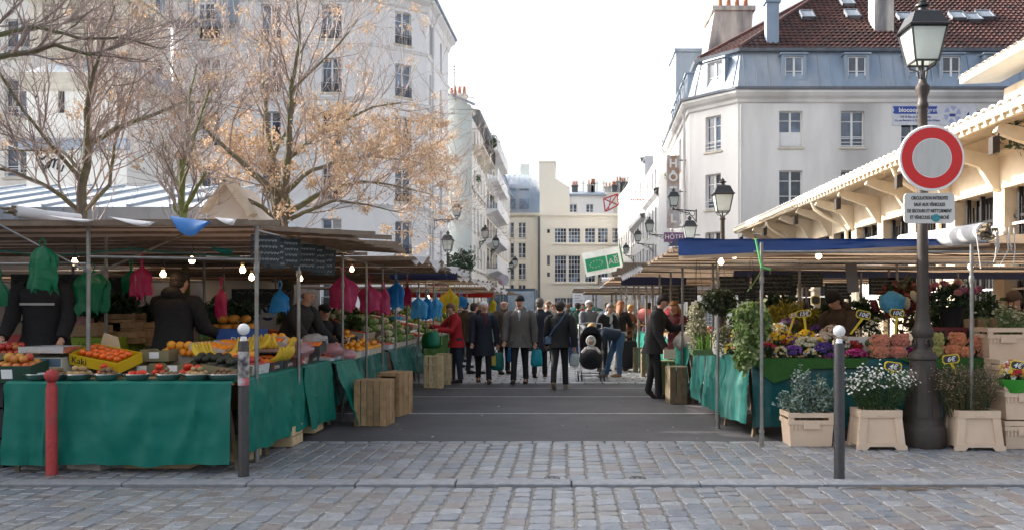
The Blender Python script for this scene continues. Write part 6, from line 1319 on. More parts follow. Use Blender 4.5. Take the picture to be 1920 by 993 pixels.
# bananas
BAN = mat('banana_skin', (.62, .42, .03), .5, var=.15, scale=9, rnd=.12)
def bananas(x, y, z, rz, label):
    t = thing('banana_hand', label, 'bananas', (x, y, z), rz); t.scale = (1.35, 1.35, 1.3)
    for i in range(6):
        m = MB(); a = (i-2.5)*.16; m.tube([(.10*sin(q)*cos(a)+0, .05*(i-2.5)*.6+.02*sin(a)*q, .10*(1-cos(q))+.02) for q in (-.2, .2, .6, 1.0, 1.4, 1.7)], [.006, .015, .019, .019, .014, .005], 7); m.obj('banana', BAN, t)
    return t
for i, (px, py, Y, rz) in enumerate(((425, 668, 9.0, .3), (448, 662, 9.2, 1.2), (480, 655, 9.4, .5), (505, 655, 9.5, 2.4), (528, 660, 9.6, .2), (520, 678, 9.2, -.3), (395, 672, 8.8, 2.8))):
    bananas(PX(px, Y), Y, PZ(py, Y), rz, 'bunch of yellow bananas on the left corner stall, '+['front left', 'standing against the pink bag', 'left of the bollard ball', 'topmost', 'behind the steel pole', 'lying before the red netted oranges', 'beside the avocados'][i])
RND.seed(77)
# aisle side trays of stall 1 : x edge -3.1, sloping up away from the aisle
sideg = [(8.35, 'avocado', 'green_brown_card', 'avocado box at the corner pole'), (8.85, 'red_apple', 'white_card', 'white and blue box of apples'), (9.3, 'clementine', 'black_card', 'black printed box of clementines left of the second pole'), (9.75, 'clementine', 'black_card', 'black printed box of clementines at the second pole'), (10.25, 'red_apple', 'red_card', 'red printed box of fruit right of the second pole'), (10.7, 'pepper', 'black_card', 'black box of red vegetables at the far end')]
mat('white_card', (.55, .56, .58), .7, var=.15, scale=9, col2=(.10, .22, .5), thr=.6); mat('black_card', (.04, .05, .05), .6, var=.3, scale=9, col2=(.30, .05, .05), thr=.62); mat('red_card', (.35, .03, .04), .6, var=.2, scale=8, col2=(.5, .48, .45), thr=.6); mat('blue_card', (.02, .08, .30), .6, var=.2, scale=8); mat('pale_card', (.52, .46, .38), .75, var=.1, rnd=.1)
for y, k, mm, l in sideg:
    M = Mx(-3.32, y, TZ, radians(90), radians(8)); tray(M, .42, .34, .12, MATS[mm], l+' on the left corner stall', {'black_card': 'EXTRA', 'white_card': 'Pomme', 'red_card': 'Fruits'}.get(mm), WINK, .05)
    heap(k, M, .40, .32, .07, l.split(' box')[0]+' fruit in the '+l, 'fruit in '+l, 2, int(y*10), lim=30)
for i, (y, k, mm, l) in enumerate([(9.2, 'orange', 'pale_card', 'pale box of oranges in the second row behind the bananas'), (9.8, 'orange', 'pale_card', 'pale box of oranges in the second row, middle'), (10.4, 'orange', 'white_card', 'pale blue box of oranges in the second row, far')]):
    M = Mx(-3.78, y, TZ+.14, radians(90), radians(12)); tray(M, .5, .38, .14, MATS[mm], l, 'LA CALLA' if i == 0 else None, BLK, .05); heap(k, M, .46, .34, .09, 'orange in the '+l, 'oranges in '+l, 2, 90+i, lim=22)
tray(Mx(PX(455, 10.2), 10.2, 1.03, .1), .50, .35, .26, MATS['blue_card'], 'tall blue cardboard box behind the bananas', 'Dole', WINK, .1)
tray(Mx(PX(440, 10.8), 10.8, 1.15, 0), .7, .4, .12, mat('pale_green_plastic', (.15, .45, .22), .5), 'pale green tray of cut squash at the back', name='plastic_tray', cat='tray')
heap('squash', Mx(PX(440, 10.8), 10.8, 1.2), .65, .34, .03, 'orange squash piece on the green tray', 'squash on the green tray', 2, 66)
tray(Mx(PX(395, 10.2), 10.2, .98, 0), .42, .3, .16, CARD, 'brown box of green pears behind the avocados'); heap('green_pear', Mx(PX(395, 10.2), 10.2, .98), .4, .28, .08, 'green pear in the brown box at the back', 'pears in the brown box', 2, 67)
# behind the vendors: crates and greens
def greens(px, py, Y, w, h, n, label, m=DLEAF, s=.13): return shrub('leafy_greens', label, 'vegetables', (PX(px, Y), Y, PZ(py, Y)), (w, w*.7, h), n, s, m, stem=False, base=(PX(px, Y), Y, PZ(py, Y)-h))
RND.seed(55)
UC = tray(Mx(PX(180, 10.2), 10.3, 1.02, .08), .52, .34, .17, mat('lime_card', (.28, .42, .03), .6, var=.08), 'lime green cardboard box lettered UniChoice behind the left vendor', 'UniChoice', mat('dark_green_ink', (.05, .12, .02), .6), .085)
tray(Mx(PX(160, 10.4), 10.42, 1.20, -.04), .48, .32, .13, CARD, 'brown cardboard box lying on the lime green box'); tray(Mx(PX(215, 10.6), 10.75, 1.02, .03), .46, .32, .17, MATS['lime_card'], 'second lime green box with white print behind the first')
tray(Mx(PX(178, 9.9), 9.95, .86, 0), .45, .3, .15, BLACKP, 'black box with white strip label on the left counter', lbl=True); tray(Mx(PX(255, 9.9), 9.95, .86, .03), .5, .32, .17, mat('maroon_card', (.16, .02, .025), .6, var=.3, scale=14), 'dark red printed box on the left counter', 'Bio', INK, .08)
for i, (px, py, Y) in enumerate(((235, 640, 10.6), (205, 622, 11.1), (247, 622, 11.1), (282, 640, 10.8), (232, 605, 11.6))):
    crate(PX(px, Y), Y, PZ(py, Y)-.02, .46, .32, .15, 'brown slatted crate stacked behind the left counter, '+['bottom middle', 'middle left', 'middle right', 'far right', 'topmost'][i], nsl=2)
tray(Mx(PX(10, 10), 10.1, 1.0, .1), .45, .35, .22, mat('red_plastic', (.40, .03, .03), .45), 'red plastic crate at the left picture edge', lbl=True, name='plastic_crate', cat='crate')
for i, (px, py, Y, w, h) in enumerate(((225, 575, 11.8, .35, .25), (180, 590, 11.5, .3, .14), (385, 590, 11.8, .42, .2), (440, 590, 12.3, .5, .2), (250, 592, 12.2, .4, .15), (110, 600, 12, .5, .15), (330, 598, 12.5, .5, .2), (560, 640, 12.6, .3, .12))):
    greens(px, py, Y, w, h, 420, 'dark leafy greens at the left stall back, '+['left of the dark vendor', 'low behind the boxes', 'right of the dark vendor', 'behind the squash', 'under the pink bag', 'behind the leftmost vendor', 'hidden behind the dark vendor', 'beyond the oranges'][i])
for i, (px, Y, w) in enumerate(((60, 12.2, 1.2), (230, 12.6, 1.6), (430, 12.9, 1.5), (330, 13.6, 2.2))):
    t = thing('display_counter', 'dark back counter behind the left stall vendors, '+['far left', 'middle left', 'right', 'rear middle'][i], 'counter', (PX(px, Y), Y, 0)); m = MB(); m.b2(-w/2, w/2, 0, .6, 0, .98); m.obj('body', WOODG, t, smooth=False); m = MB(); m.b2(-w/2-.02, w/2+.02, -.03, .62, .981, 1.01); m.obj('top', WOODC, t, smooth=False)
table(S1, -8, -4.9, 9.9, 11.3, 1.0)
m = MB(); m.grid(lambda u, v: (lam(u, -8, -4.9), 9.88+.02*nz(u*12), lam(v, .1, .99)), 40, 3); tag(m.obj('tablecloth', BLACKP, world=True, loc=(-6, 9.88, .9)), 'dark cloth hanging from the back counter of the left stall', 'tablecloth')
# banner-like printed sheets in the back
for i, (px, py, w, h, Y, txt) in enumerate(((470, 575, .9, .35, 14.5, 'STORE'), (490, 590, .5, .5, 15, 'OO'))):
    t = thing('printed_sheet', ['white sheet lettered in dark at the back of the left stall', 'white sheet with round letters at the back of the left stall'][i], 'sheet', (PX(px, Y), Y, PZ(py, Y))); m = MB(); m.b2(-w/2, w/2, 0, .01, -h/2, h/2); m.obj('sheet', WHITE, t, smooth=False); text(txt, .28, INK, t, (0, -.005, 0), FR, bold=.01)
# ---- stall 2 .. 4 displays sloping up from the aisle
def display(par, y0, y1, z, kind, label, group, rows_=3, mcard='pale_card', step=.14, w=.42, x0=-3.3, side=-1, layers=2, sc=1, lim=40, nm=None):
    n = max(1, round((y1-y0)/.55)); L_ = (y1-y0)/n
    pn = ['front', 'middle', 'back', 'rearmost']; yn = ['nearest', 'second', 'third', 'fourth', 'fifth', 'sixth', 'seventh', 'eighth']
    for r in range(rows_):
        for j in range(n):
            y = y0+L_*(j+.5); x = x0+side*r*(w+.02); M = Mx(x, y, z+step*r, radians(90)*(-side), radians(10)); k = kind[(r*n+j) % len(kind)] if isinstance(kind, list) else kind
            tray(M, L_-.03, w, .11, MATS[mcard] if (r+j) % 3 else MATS[['white_card', 'black_card', 'blue_card'][(r+j) % 2]], 'fruit box on the %s, %s row, %s from the camera' % (label, pn[r], yn[j % 8]))
            heap(k, M, L_-.07, w-.05, .06, '%s in the %s, %s row, %s box' % (k.replace('_', ' '), group, pn[r], yn[j % 8]), group+' '+pn[r]+' '+yn[j % 8], layers, int(y*7+r), sc, lim=lim)
display(S2, 11.2, 12.9, .81, ['clementine', 'red_apple', 'clementine'], 'second left stall near end', 'clementine and apple boxes of the second stall', 3, lim=28)
display(S2, 12.9, 14.5, .81, ['grapefruit'], 'second left stall far end', 'big orange heap of the second stall', 3, lim=24, step=.17)
display(S2, 14.9, 16.3, .82, ['tomato', 'cauliflower', 'cabbage'], 'third table with cauliflowers', 'cauliflower table', 3, lim=24, step=.2)
display(S2, 16.3, 17.7, .82, ['cabbage', 'cauliflower'], 'third table far end', 'cabbage table', 3, lim=14, step=.2)
display(S3, 18.0, 22.6, .85, ['pepper', 'tomato', 'onion', 'cabbage', 'green_pear'], 'grass cloth table', 'mixed vegetable table', 3, lim=14, step=.2)
for i, (x, y, z) in enumerate(((-4.1, 13.2, 1.35), (-4.3, 14.6, 1.3), (-4.2, 16.2, 1.4), (-4.4, 17.6, 1.3), (-4.3, 19.5, 1.35), (-4.4, 21.5, 1.3), (-3.9, 15.4, 1.2))):
    greens(0, 0, 10, .3, .15, 1, 'x') if False else shrub('leafy_greens', 'leeks and lettuce heaped on the left, '+['behind the oranges', 'left of the cauliflowers', 'behind the cauliflowers', 'beyond the cauliflowers', 'on the grass cloth table near end', 'on the grass cloth table far end', 'among the cauliflowers'][i], 'vegetables', (x, y, z), (.35, .5, .16), 380, .13, LEAFM, stem=False, base=(x, y, z-.16))
display(S4, 24.2, 28.5, .83, ['tomato', 'cabbage'], 'fourth left stall', 'far fruit table', 2, lim=8, step=.2)
# clear / pink plastic bags of fruit lying on the side
for i, (px, py, Y, c) in enumerate(((620, 655, 11.4, (.70, .40, .42)), (560, 655, 9.9, (.62, .38, .40)), (590, 638, 10.8, (.6, .6, .62)), (645, 665, 11.9, (.72, .42, .42)), (150, 605, 11.0, (.5, .5, .5)))):
    m = MB(); m.ell((0, 0, 0), (.17, .13, .09), 16, 10, fn=lambda p: 1+.35*nz(p.x*3+i, p.y*3, p.z*3)); tag(m.obj('plastic_bag', mat('clear_bag_%d' % (i % 3), c, .2, trans=.5, spec=.8, var=.2, scale=12), loc=(PX(px, Y), Y, PZ(py, Y))), 'crumpled translucent bag of fruit on the left stalls, '+['by the orange heap', 'right of the bananas', 'under the bending vendor hand', 'second by the orange heap', 'on top of the brown box'][i], 'plastic bag')
# ---- right far stalls : goods
display(F2, 13.8, 17.6, .90, ['red_apple', 'onion', 'tomato'], 'second right stall', 'right stall vegetables', 2, lim=12, x0=2.3, side=1, step=.12)
for i, (px, py, Y, c) in enumerate(((1210, 590, 20.5, (.65, .18, .18)), (1262, 590, 16.5, (.55, .02, .03)), (1165, 600, 24, (.7, .6, .55)), (1285, 640, 14.4, (.75, .70, .62)))):
    m = MB(); m.ell((0, 0, 0), (.2, .18, .16), 12, 8, fn=lambda p: 1+.3*nz(p.x*3+i, p.y*3, p.z*3)); tag(m.obj('bundle', mat('bundle_%d' % i, c, .6, var=.2), loc=(PX(px, Y), Y, PZ(py, Y))), ['striped red and white bundle on the far right stall', 'bright red cloth bundle beside the man in black', 'pale bundle on the farther right stall', 'cream paper bundle at the aisle corner of the flower stall'][i], 'goods')
# wheeled trolleys / suitcase near the crowd
for i, (px, Y, w, h, c) in enumerate(((1082, 22, .42, .75, (.02, .05, .14)), (1180, 20.5, .36, .72, (.02, .02, .025)))):
    t = thing('shopping_trolley', ['dark blue shopping trolley in the middle of the crowd', 'black shopping trolley by the woman in pale trousers'][i], 'trolley', (PX(px, Y), Y, .02)); m = MB(); m.loft([[(-w/2*k, -.14*k, z), (w/2*k, -.14*k, z), (w/2*k, .14*k, z), (-w/2*k, .14*k, z)] for k, z in ((.85, .06), (1, .12), (1, h-.1), (.9, h))]); m.obj('bag', mat('trolley_%d' % i, c, .7), t)
    for s_ in (-1, 1): q = MB(); q.lathe([(.06, -.015), (.06, .015)], 12); q.xf(Matrix.Rotation(radians(90), 4, 'Y')); q.obj('wheel', BLACKP, t, loc=(s_*w*.4, .1, .06))
    q = MB(); q.tube([(-.1, .13, h-.1), (-.1, .15, h+.25), (.1, .15, h+.25), (.1, .13, h-.1)], .012, 6); q.obj('handle', STEEL, t)
# ================================================================ FLOWER STALL GOODS
PET = {}
def petal_mat(n, c, c2=None): return mat('petal_'+n, c, .55, var=.15, scale=25, isl=True, rnd=.18, trans=.3, col2=c2)
def rose_mesh(n, c):
    if n in PET: return PET[n]
    m = MB()
    m.ell((0, 0, -.008), (.018, .018, .02), 8, 5)
    for L_, (r, k, h) in enumerate(((.010, 3, .022), (.020, 4, .016), (.030, 5, .006))):
        for i in range(k):
            a0 = i*2*pi/k+L_*.7; sp = 2*pi/k*.62
            def f(u, v, a0=a0, sp=sp, r=r, h=h): a = a0+(u-.5)*2*sp; rr = r*(.55+.55*v); return (rr*cos(a), rr*sin(a), -.012+(h+.012)*v-.006*abs(u-.5)*2*v)
            m.grid(f, 4, 2)
    PET[n] = m.mesh('rose', petal_mat(n, c), ang=80); return PET[n]
RN6 = random.Random(66)
def rose_bunch(px, py, Y, w, h, n, c, label, group='rose bunches on the flower table', rows_=4, cols=5):
    t = thing('rose_bunch', label, 'roses', (PX(px, Y), Y, PZ(py, Y)), group=group); me = rose_mesh(n, c)
    for j in range(rows_):
        for i in range(cols):
            u = (i+.5*(j % 2)-(cols-.5)/2)/cols*2; v = (j-(rows_-1)/2)/rows_*2
            x = u*w/2; z = v*h/2; y = .06*(u*u+v*v)-.05; put('rose', me, t, (x+RN6.uniform(-.006, .006), y, z+RN6.uniform(-.006, .006)), rot=(radians(90-32*v*.8)+RN6.uniform(-.15, .15), RN6.uniform(-.2, .2), radians(28*u)))
    m = MB(); m.loft([[(w*.52*cos(a*pi/6), y, h*.52*sin(a*pi/6)) for a in range(12)] for y in (.0, .05)]+[[(w*.3*cos(a*pi/6), .35, h*.3*sin(a*pi/6)-.03) for a in range(12)]]); m.obj('paper_wrap', mat('stem_leaves', (.07, .13, .05), .7, var=.4, scale=30), t)
    return t
SAL = (.90, .50, .36); 
rose_bunch(1650, 640, 10.15, .20, .17, 'salmon', SAL, 'upper bunch of salmon roses, left of two beside the lamp'); rose_bunch(1652, 659, 10.12, .19, .11, 'salmon', SAL, 'lower bunch of salmon roses, left of two beside the lamp', rows_=3)
rose_bunch(1688, 638, 10.17, .22, .15, 'pink_salmon', (.88, .47, .38), 'upper bunch of pinkish roses touching the lamp post'); rose_bunch(1683, 659, 10.12, .20, .10, 'pink_salmon', SAL, 'lower bunch of pinkish roses touching the lamp post', rows_=3)
rose_bunch(1757, 637, 10.15, .16, .17, 'cream', (.66, .64, .30), 'upper bunch of cream yellow roses right of the lamp post', cols=4); rose_bunch(1756, 658, 10.12, .15, .10, 'cream', (.66, .64, .30), 'lower bunch of cream yellow roses right of the lamp post', rows_=3, cols=4)
rose_bunch(1796, 636, 10.17, .20, .15, 'peach', (.92, .50, .30), 'upper bunch of orange peach roses, left of the steel pole'); rose_bunch(1786, 657, 10.1, .19, .11, 'peach', (.92, .50, .30), 'lower bunch of orange peach roses beside the cream ones', rows_=3)
rose_bunch(1812, 659, 10.08, .17, .11, 'peach', (.92, .50, .30), 'small low peach bunch just left of the steel pole', rows_=3, cols=4); rose_bunch(1835, 641, 10.15, .20, .15, 'salmon', SAL, 'salmon rose bunch just right of the steel pole'); rose_bunch(1853, 658, 10.1, .19, .10, 'salmon', SAL, 'lowest salmon rose bunch at the right end of the table', rows_=3)
def posy(px, py, Y, w, h, n, cols, label, hs=.018, leaf=260, flat=.6, cat='flowers', name='flower_bunch', lm=None, ls=.05, key='', depth=.7, group=None):
    """loose bunch: leaves and small petalled blossoms"""
    t = thing(name, label, cat, (PX(px, Y), Y, PZ(py, Y)-h/2), group=group); f = MB(); foliage(f, (0, 0, h*.35), (w/2, w/2*depth, h*.45), leaf, ls, RN6); stuff(f.obj('foliage', lm or DLEAF, t, smooth=False))
    for ci, c in enumerate(cols):
        b = MB()
        for _ in range(n//len(cols)):
            a = RN6.uniform(0, 6.28); e = RN6.uniform(-.2, 1.4); k = RN6.uniform(.8, 1.05); p = Vector((cos(a)*cos(e)*w/2*k, sin(a)*cos(e)*w/2*depth*k, h*.45+sin(e)*h*.5*k)); nn = Vector((cos(a)*cos(e), sin(a)*cos(e)-.4, sin(e)+.3)).normalized(); u = nn.orthogonal().normalized(); v = nn.cross(u); s_ = hs*RN6.uniform(.7, 1.3)
            for q in range(5):
                x = q*1.257; d = u*cos(x)+v*sin(x); d2 = u*cos(x+.5)+v*sin(x+.5); d3 = u*cos(x-.5)+v*sin(x-.5)
                b.add([tuple(p), tuple(p+d3*s_*.8+nn*s_*.3), tuple(p+d*s_*1.1+nn*s_*.45), tuple(p+d2*s_*.8+nn*s_*.3)], [(0, 1, 2, 3)])
        stuff(b.obj('blossom', petal_mat('c%02d%02d%02d' % tuple(int(x*99) for x in c), c), t, smooth=False))
    return t
YL = (.75, .50, .02); WH = (.72, .72, .62); PU = (.13, .05, .30); MA = (.40, .01, .12); PK = (.60, .20, .28); RD = (.48, .015, .02); LG = (.5, .62, .2)
for a in [(1378, 655, 10.9, .26, .22, 60, [YL, LG], 'pale yellow green blossoms at the aisle corner of the flower table'), (1395, 650, 10.5, .26, .26, 60, [PK, WH], 'pink and cream blossoms under the big hanging plant'),
    (1415, 658, 10.25, .22, .16, 70, [MA, MA, WH], 'magenta blossoms left of the corner pole'), (1440, 655, 10.2, .22, .18, 70, [MA, RD], 'dark crimson blossoms right of the corner pole'), (1447, 636, 10.5, .3, .2, 70, [YL], 'bright yellow blossoms behind the crimson ones'),
    (1465, 660, 10.15, .2, .14, 70, [YL, WH], 'yellow and white posy at the table edge'), (1487, 658, 10.15, .22, .15, 80, [PU, PU, (.3, .12, .5)], 'violet blossoms in the middle of the table edge'), (1470, 640, 10.5, .3, .18, 60, [RD, YL], 'red and yellow blossoms in the second row'),
    (1512, 645, 10.3, .28, .2, 110, [WH, (.75, .72, .45)], 'cream white chrysanthemum cluster on the flower table'), (1510, 632, 10.6, .26, .2, 70, [YL], 'golden yellow blossoms behind the cream cluster'), (1545, 656, 10.15, .26, .2, 90, [(.07, .03, .25)], 'deep indigo blossoms before the capped florist'),
    (1520, 662, 10.1, .14, .12, 50, [YL, WH], 'small yellow and white posy below the cream cluster'), (1548, 636, 10.5, .3, .2, 80, [WH, (.72, .55, .45)], 'cream and blush blossoms behind the indigo ones'), (1578, 645, 10.3, .2, .22, 70, [WH, (.7, .6, .5)], 'white blossoms left of the right bollard'),
    (1605, 662, 10.15, .24, .12, 60, [(.5, .02, .2)], 'magenta flowers just right of the bollard ball'), (1602, 648, 10.4, .22, .14, 50, [RD], 'red flowers behind the magenta ones by the bollard'), (1712, 660, 10.15, .10, .14, 40, [(.45, .02, .22)], 'small magenta bunch squeezed beside the lamp post'),
    (1480, 608, 11.1, .22, .2, 50, [PU, (.3, .15, .4)], 'tall violet statice behind the table edge'), (1640, 615, 11.2, .3, .3, 60, [WH, (.1, .2, .04)], 'green and white flowers behind the salmon roses'), (1530, 622, 11.2, .2, .2, 50, [PU], 'purple wrapped bunch by the price board'),
    (1560, 668, 10.08, .18, .08, 40, [PU, MA], 'low purple flowers at the table edge'), (1590, 620, 11.3, .3, .3, 60, [(.5, .1, .05), YL], 'autumn coloured bunch behind the bollard'),
    (1392, 630, 10.8, .3, .28, 80, [PK, YL], 'pink and yellow posy under the bright hanging plant'), (1425, 640, 10.4, .26, .2, 80, [WH, PK], 'blush and white posy beside the corner pole'), (1460, 622, 10.9, .3, .24, 80, [YL, WH], 'tall yellow and white posy behind the crimson ones'), (1428, 615, 11.0, .3, .25, 60, [PU, PK], 'lilac and pink bunch in the third row'),
    (1492, 640, 10.4, .26, .2, 80, [PU, YL], 'violet and yellow pansies in the second row'), (1530, 645, 10.35, .24, .18, 80, [YL, WH], 'small daffodil yellow bunch in the second row'), (1562, 625, 10.8, .3, .24, 70, [(.72, .55, .45), WH], 'tall blush stocks before the capped florist')]:
    posy(a[0], a[1], a[2], a[3], a[4], a[5], a[6], a[7], hs=.020, leaf=160)
# yellow mimosa shrubs behind
MIM = ramp_mat('mimosa', [(.24, .22, .03), (.33, .29, .05), (.16, .17, .04), (.42, .34, .03)], rough=.7, trans=.3, bump=0)
for i, (px, py, Y, w, h) in enumerate(((1475, 590, 11.6, .40, .22), (1510, 605, 11.8, .35, .25), (1435, 600, 12, .3, .2))): shrub('mimosa_bunch', 'olive yellow feathery bunch behind the flowers, '+['left', 'right', 'lowest'][i]+' of three', 'flowers', (PX(px, Y), Y, PZ(py, Y)), (w, w*.6, h), 1100, .06, MIM, stem=False, base=(PX(px, Y), Y, PZ(py, Y)-h))
# hanging plants
PALEL = ramp_mat('pale_green_leaf', [(.24, .34, .10), (.34, .42, .17), (.14, .24, .06), (.45, .50, .28), (.10, .18, .05)], rough=.5, trans=.4, bump=0)
VARL = ramp_mat('variegated_leaf', [(.34, .34, .20), (.50, .48, .33), (.20, .24, .12), (.58, .54, .42)], rough=.5, trans=.35, bump=0)
OLIVE = ramp_mat('olive_fern', [(.035, .05, .02), (.055, .07, .025), (.02, .032, .015)], rough=.6, trans=.2, bump=0)
def hanger(px, py, Y, parts_, m, label, s, dens, pot=True):
    t = thing('hanging_plant', label, 'hanging plant', (PX(px, Y), Y, PZ(py, Y))); f = MB()
    for dx, dz, rx, rz, n in parts_: foliage(f, (dx, 0, dz), (rx, rx*.85, rz), int(n*dens), s, RN6, droop=.7, asp=.55, shell=.35)
    stuff(f.obj('foliage', m, t, smooth=False)); k = MB()
    for a in (0, 2.1, 4.2): k.tube([(.12*cos(a), .12*sin(a), 0), (0, 0, PZ(470, Y)-PZ(py, Y))], .003, 4)
    k.obj('hanger_wire', IRON, t)
    if pot: k = MB(); k.lathe([(.07, -.14), (.11, 0), (.115, .01), (.1, 0), (.02, -.02)], 14); k.obj('pot', mat('brown_pot', (.10, .06, .04), .6), t)
    return t
hanger(1408, 600, 10.0, [(0, .10, .24, .16, 500), (.02, -.1, .27, .22, 700), (-.02, -.32, .20, .22, 400), (.12, -.05, .16, .2, 200), (-.1, -.45, .1, .2, 150)], PALEL, 'big bright green hanging plant at the corner pole of the flower stall', .075, 1.2)
hanger(1351, 566, 10.6, [(0, .02, .27, .17, 1300), (0, .1, .2, .1, 300)], OLIVE, 'dark olive fern ball hanging behind the bright plant', .07, 1.3)
hanger(1308, 600, 11.4, [(0, .14, .15, .15, 420), (0, -.08, .17, .2, 520), (.02, -.3, .16, .2, 400)], VARL, 'cream variegated trailing plant hanging at the aisle corner', .045, 1.5, pot=False)
shrub('trailing_plant', 'grey brown trailing plant beside the tulip leaves at the flower stall corner', 'plant', (PX(1358, 11), 11, PZ(635, 11)), (.16, .14, .24), 500, .05, ramp_mat('dusty_leaf', [(.16, .17, .09), (.10, .12, .05), (.22, .22, .13)], trans=.3, bump=0), stem=False, base=(PX(1358, 11), 11, PZ(635, 11)-.24))
t = thing('tulip_pot', 'upright fresh green tulip leaves at the flower stall corner', 'plant', (PX(1325, 11.3), 11.3, .93)); m = MB()
for i in range(46):
    a = RN6.uniform(0, 6.28); r = RN6.uniform(0, .16); h = RN6.uniform(.16, .34); b = Vector((r*cos(a), r*sin(a)*.6, .02)); tip = b*1.35+Vector((0, 0, h)); w_ = Vector((sin(a*3), cos(a*3), 0))*.011
    m.add([tuple(b-w_), tuple(b+w_), tuple(b.lerp(tip, .6)+w_), tuple(tip), tuple(b.lerp(tip, .6)-w_)], [(0, 1, 2, 3, 4)])
stuff(m.obj('leaf', mat('tulip_green', (.16, .36, .05), .45, var=.2, isl=True, rnd=.2, trans=.4), t, smooth=False)); m = MB(); m.b2(-.2, .2, -.12, .12, -.01, .06); m.obj('planter', MATS['stem_leaves'], t, smooth=False)
m = MB(); m.grid(lambda u, v: (lam(u, 1.92, 2.15)+.03*sin(v*6), 11.0+.1*u, .95+.32*(1-v)-.1*u+.03*nz(u*5, v*5)), 5, 5); tag(m.obj('wrapping_paper', mat('white_paper', (.7, .7, .7), .6, trans=.3), world=True, loc=(2, 11, 1)), 'white wrapping paper tucked beside the tulip leaves', 'paper')
for i in range(3):
    s = MB(); boxm(s, .22, .3, .14); s.xf(Matrix.Translation((0, 0, 0))); tag(s.obj('planter_box', [CREAMP, WOODL, CREAMP][i], loc=(2.14+.05*i, 11.6+.4*i, .93), smooth=False), 'pale planter box on the aisle side of the flower stall, '+['nearest', 'middle', 'farthest'][i], 'box')
    posy(0, 0, 1, .2, .22, 30, [WH, LG], 'small white flowering pot in the '+['nearest', 'middle', 'farthest'][i]+' planter box of the aisle side', hs=.015, leaf=120).location = (2.14+.05*i, 11.6+.4*i, 1.02)
# ---- eucalyptus, buckets
def stool_bucket(px, base, Y, w, h, label):
    t = thing('flower_bucket', label, 'bucket', (PX(px, Y), Y, .017)); d = w*.36; k = .84; wt = w/2*k; wb = w/2; m = MB()
    # tapered body with recessed panel, flared feet and rim
    def face(sg, ax):
        pass
    m.loft([[(-wb*.86, -d*.9, .03), (wb*.86, -d*.9, .03), (wb*.86, d*.9, .03), (-wb*.86, d*.9, .03)], [(-wt*.94, -d*.78, h-.01), (wt*.94, -d*.78, h-.01), (wt*.94, d*.78, h-.01), (-wt*.94, d*.78, h-.01)]], cap=False); m.obj('body', CREAMP, t, smooth=False)
    for sx in (-1, 1):
        for sy in (-1, 1):
            f = MB(); f.loft([[(sx*wb, sy*d, 0), (sx*(wb-.085), sy*d, 0), (sx*(wb-.085), sy*(d-.06), 0), (sx*wb, sy*(d-.06), 0)][::1 if sx*sy > 0 else -1], [(sx*wt, sy*d*.86, h), (sx*(wt-.085), sy*d*.86, h), (sx*(wt-.085), sy*(d*.86-.05), h), (sx*wt, sy*(d*.86-.05), h)][::1 if sx*sy > 0 else -1]])
            f.obj('corner_leg', CREAMP, t, smooth=False)
    r = MB(); r.b2(-wt-.008, wt+.008, -d*.86-.012, -d*.86+.03, h-.075, h+.004); r.b2(-wt-.008, wt+.008, d*.86-.03, d*.86+.01, h-.075, h+.004); r.b2(-wt-.008, -wt+.03, -d*.86+.031, d*.86-.031, h-.075, h+.003); r.b2(wt-.03, wt+.008, -d*.86+.031, d*.86-.031, h-.075, h+.003)
    r.b2(-.05, .05, -d*.86-.018, -d*.86-.012, h-.055, h-.02)
    r.obj('rim', CREAMP, t, smooth=False)
    b = MB(); b.prism([(-wb*1.05, 0), (-wb*1.05, .04), (-wb*.9, .075), (wb*.9, .075), (wb*1.05, .04), (wb*1.05, 0), (wb*.62, 0), (wb*.5, .035), (-wb*.5, .035), (-wb*.62, 0)], -d*1.03, -d*.93); b.prism([(-wb*1.05, 0), (-wb*1.05, .04), (wb*1.05, .04), (wb*1.05, 0)], d*.93, d*1.03); b.obj('foot_rail', CREAMP, t, smooth=False)
    return t
def flower_box(x, y, z, w, d, h, label, handles=True):
    t = thing('flower_crate', label, 'crate', (x, y, z)); k = .90; m = MB(); hb = h*.66
    m.loft([[(-w/2*k, -d/2*k, 0), (w/2*k, -d/2*k, 0), (w/2*k, d/2*k, 0), (-w/2*k, d/2*k, 0)], [(-w/2*.97, -d/2*.97, hb), (w/2*.97, -d/2*.97, hb), (w/2*.97, d/2*.97, hb), (-w/2*.97, d/2*.97, hb)]]); m.obj('body', CREAMP, t, smooth=False)
    def frame(z0, z1, o, nm):
        r = MB(); a, b = w/2+o, d/2+o; q = .03
        r.b2(-a, a, -b, -b+q, z0, z1); r.b2(-a, a, b-q, b, z0, z1); r.b2(-a, -a+q, -b+q, b-q, z0, z1-.001); r.b2(a-q, a, -b+q, b-q, z0, z1-.001); r.obj(nm, CREAMP, t, smooth=False)
    frame(hb, hb+.045, .008, 'lower_rim'); frame(h-.05, h, .006, 'upper_rim')
    for sx in (-1, 1):
        for sy in (-1, 1): r = MB(); r.b2(sx*(w/2-.06), sx*(w/2), sy*(d/2-.03), sy*d/2, hb+.046, h-.051); r.obj('corner_post', CREAMP, t, smooth=False)
    r = MB(); r.b2(-.09, .09, -d/2-.016, -d/2-.004, hb-.05, hb+.03); r.obj('handle', CREAMP, t, smooth=False)
    for i in range(3): q = MB(); q.b2(-w/2*.9+i*.04, -w/2*.9+i*.04+.02, -d/2-.002, -d/2+.01, hb-.06, hb-.002); q.obj('rib', CREAMP, t, smooth=False)
    return t
YB = 9.42
flower_box(PX(1520, YB), YB+.15, .017, .50, .38, .37, 'cream plastic crate holding the blue green eucalyptus')
EUC = ramp_mat('eucalyptus', [(.14, .22, .19), (.21, .30, .27), (.09, .16, .12), (.28, .37, .35), (.12, .19, .12)], rough=.55, trans=.25, bump=0)
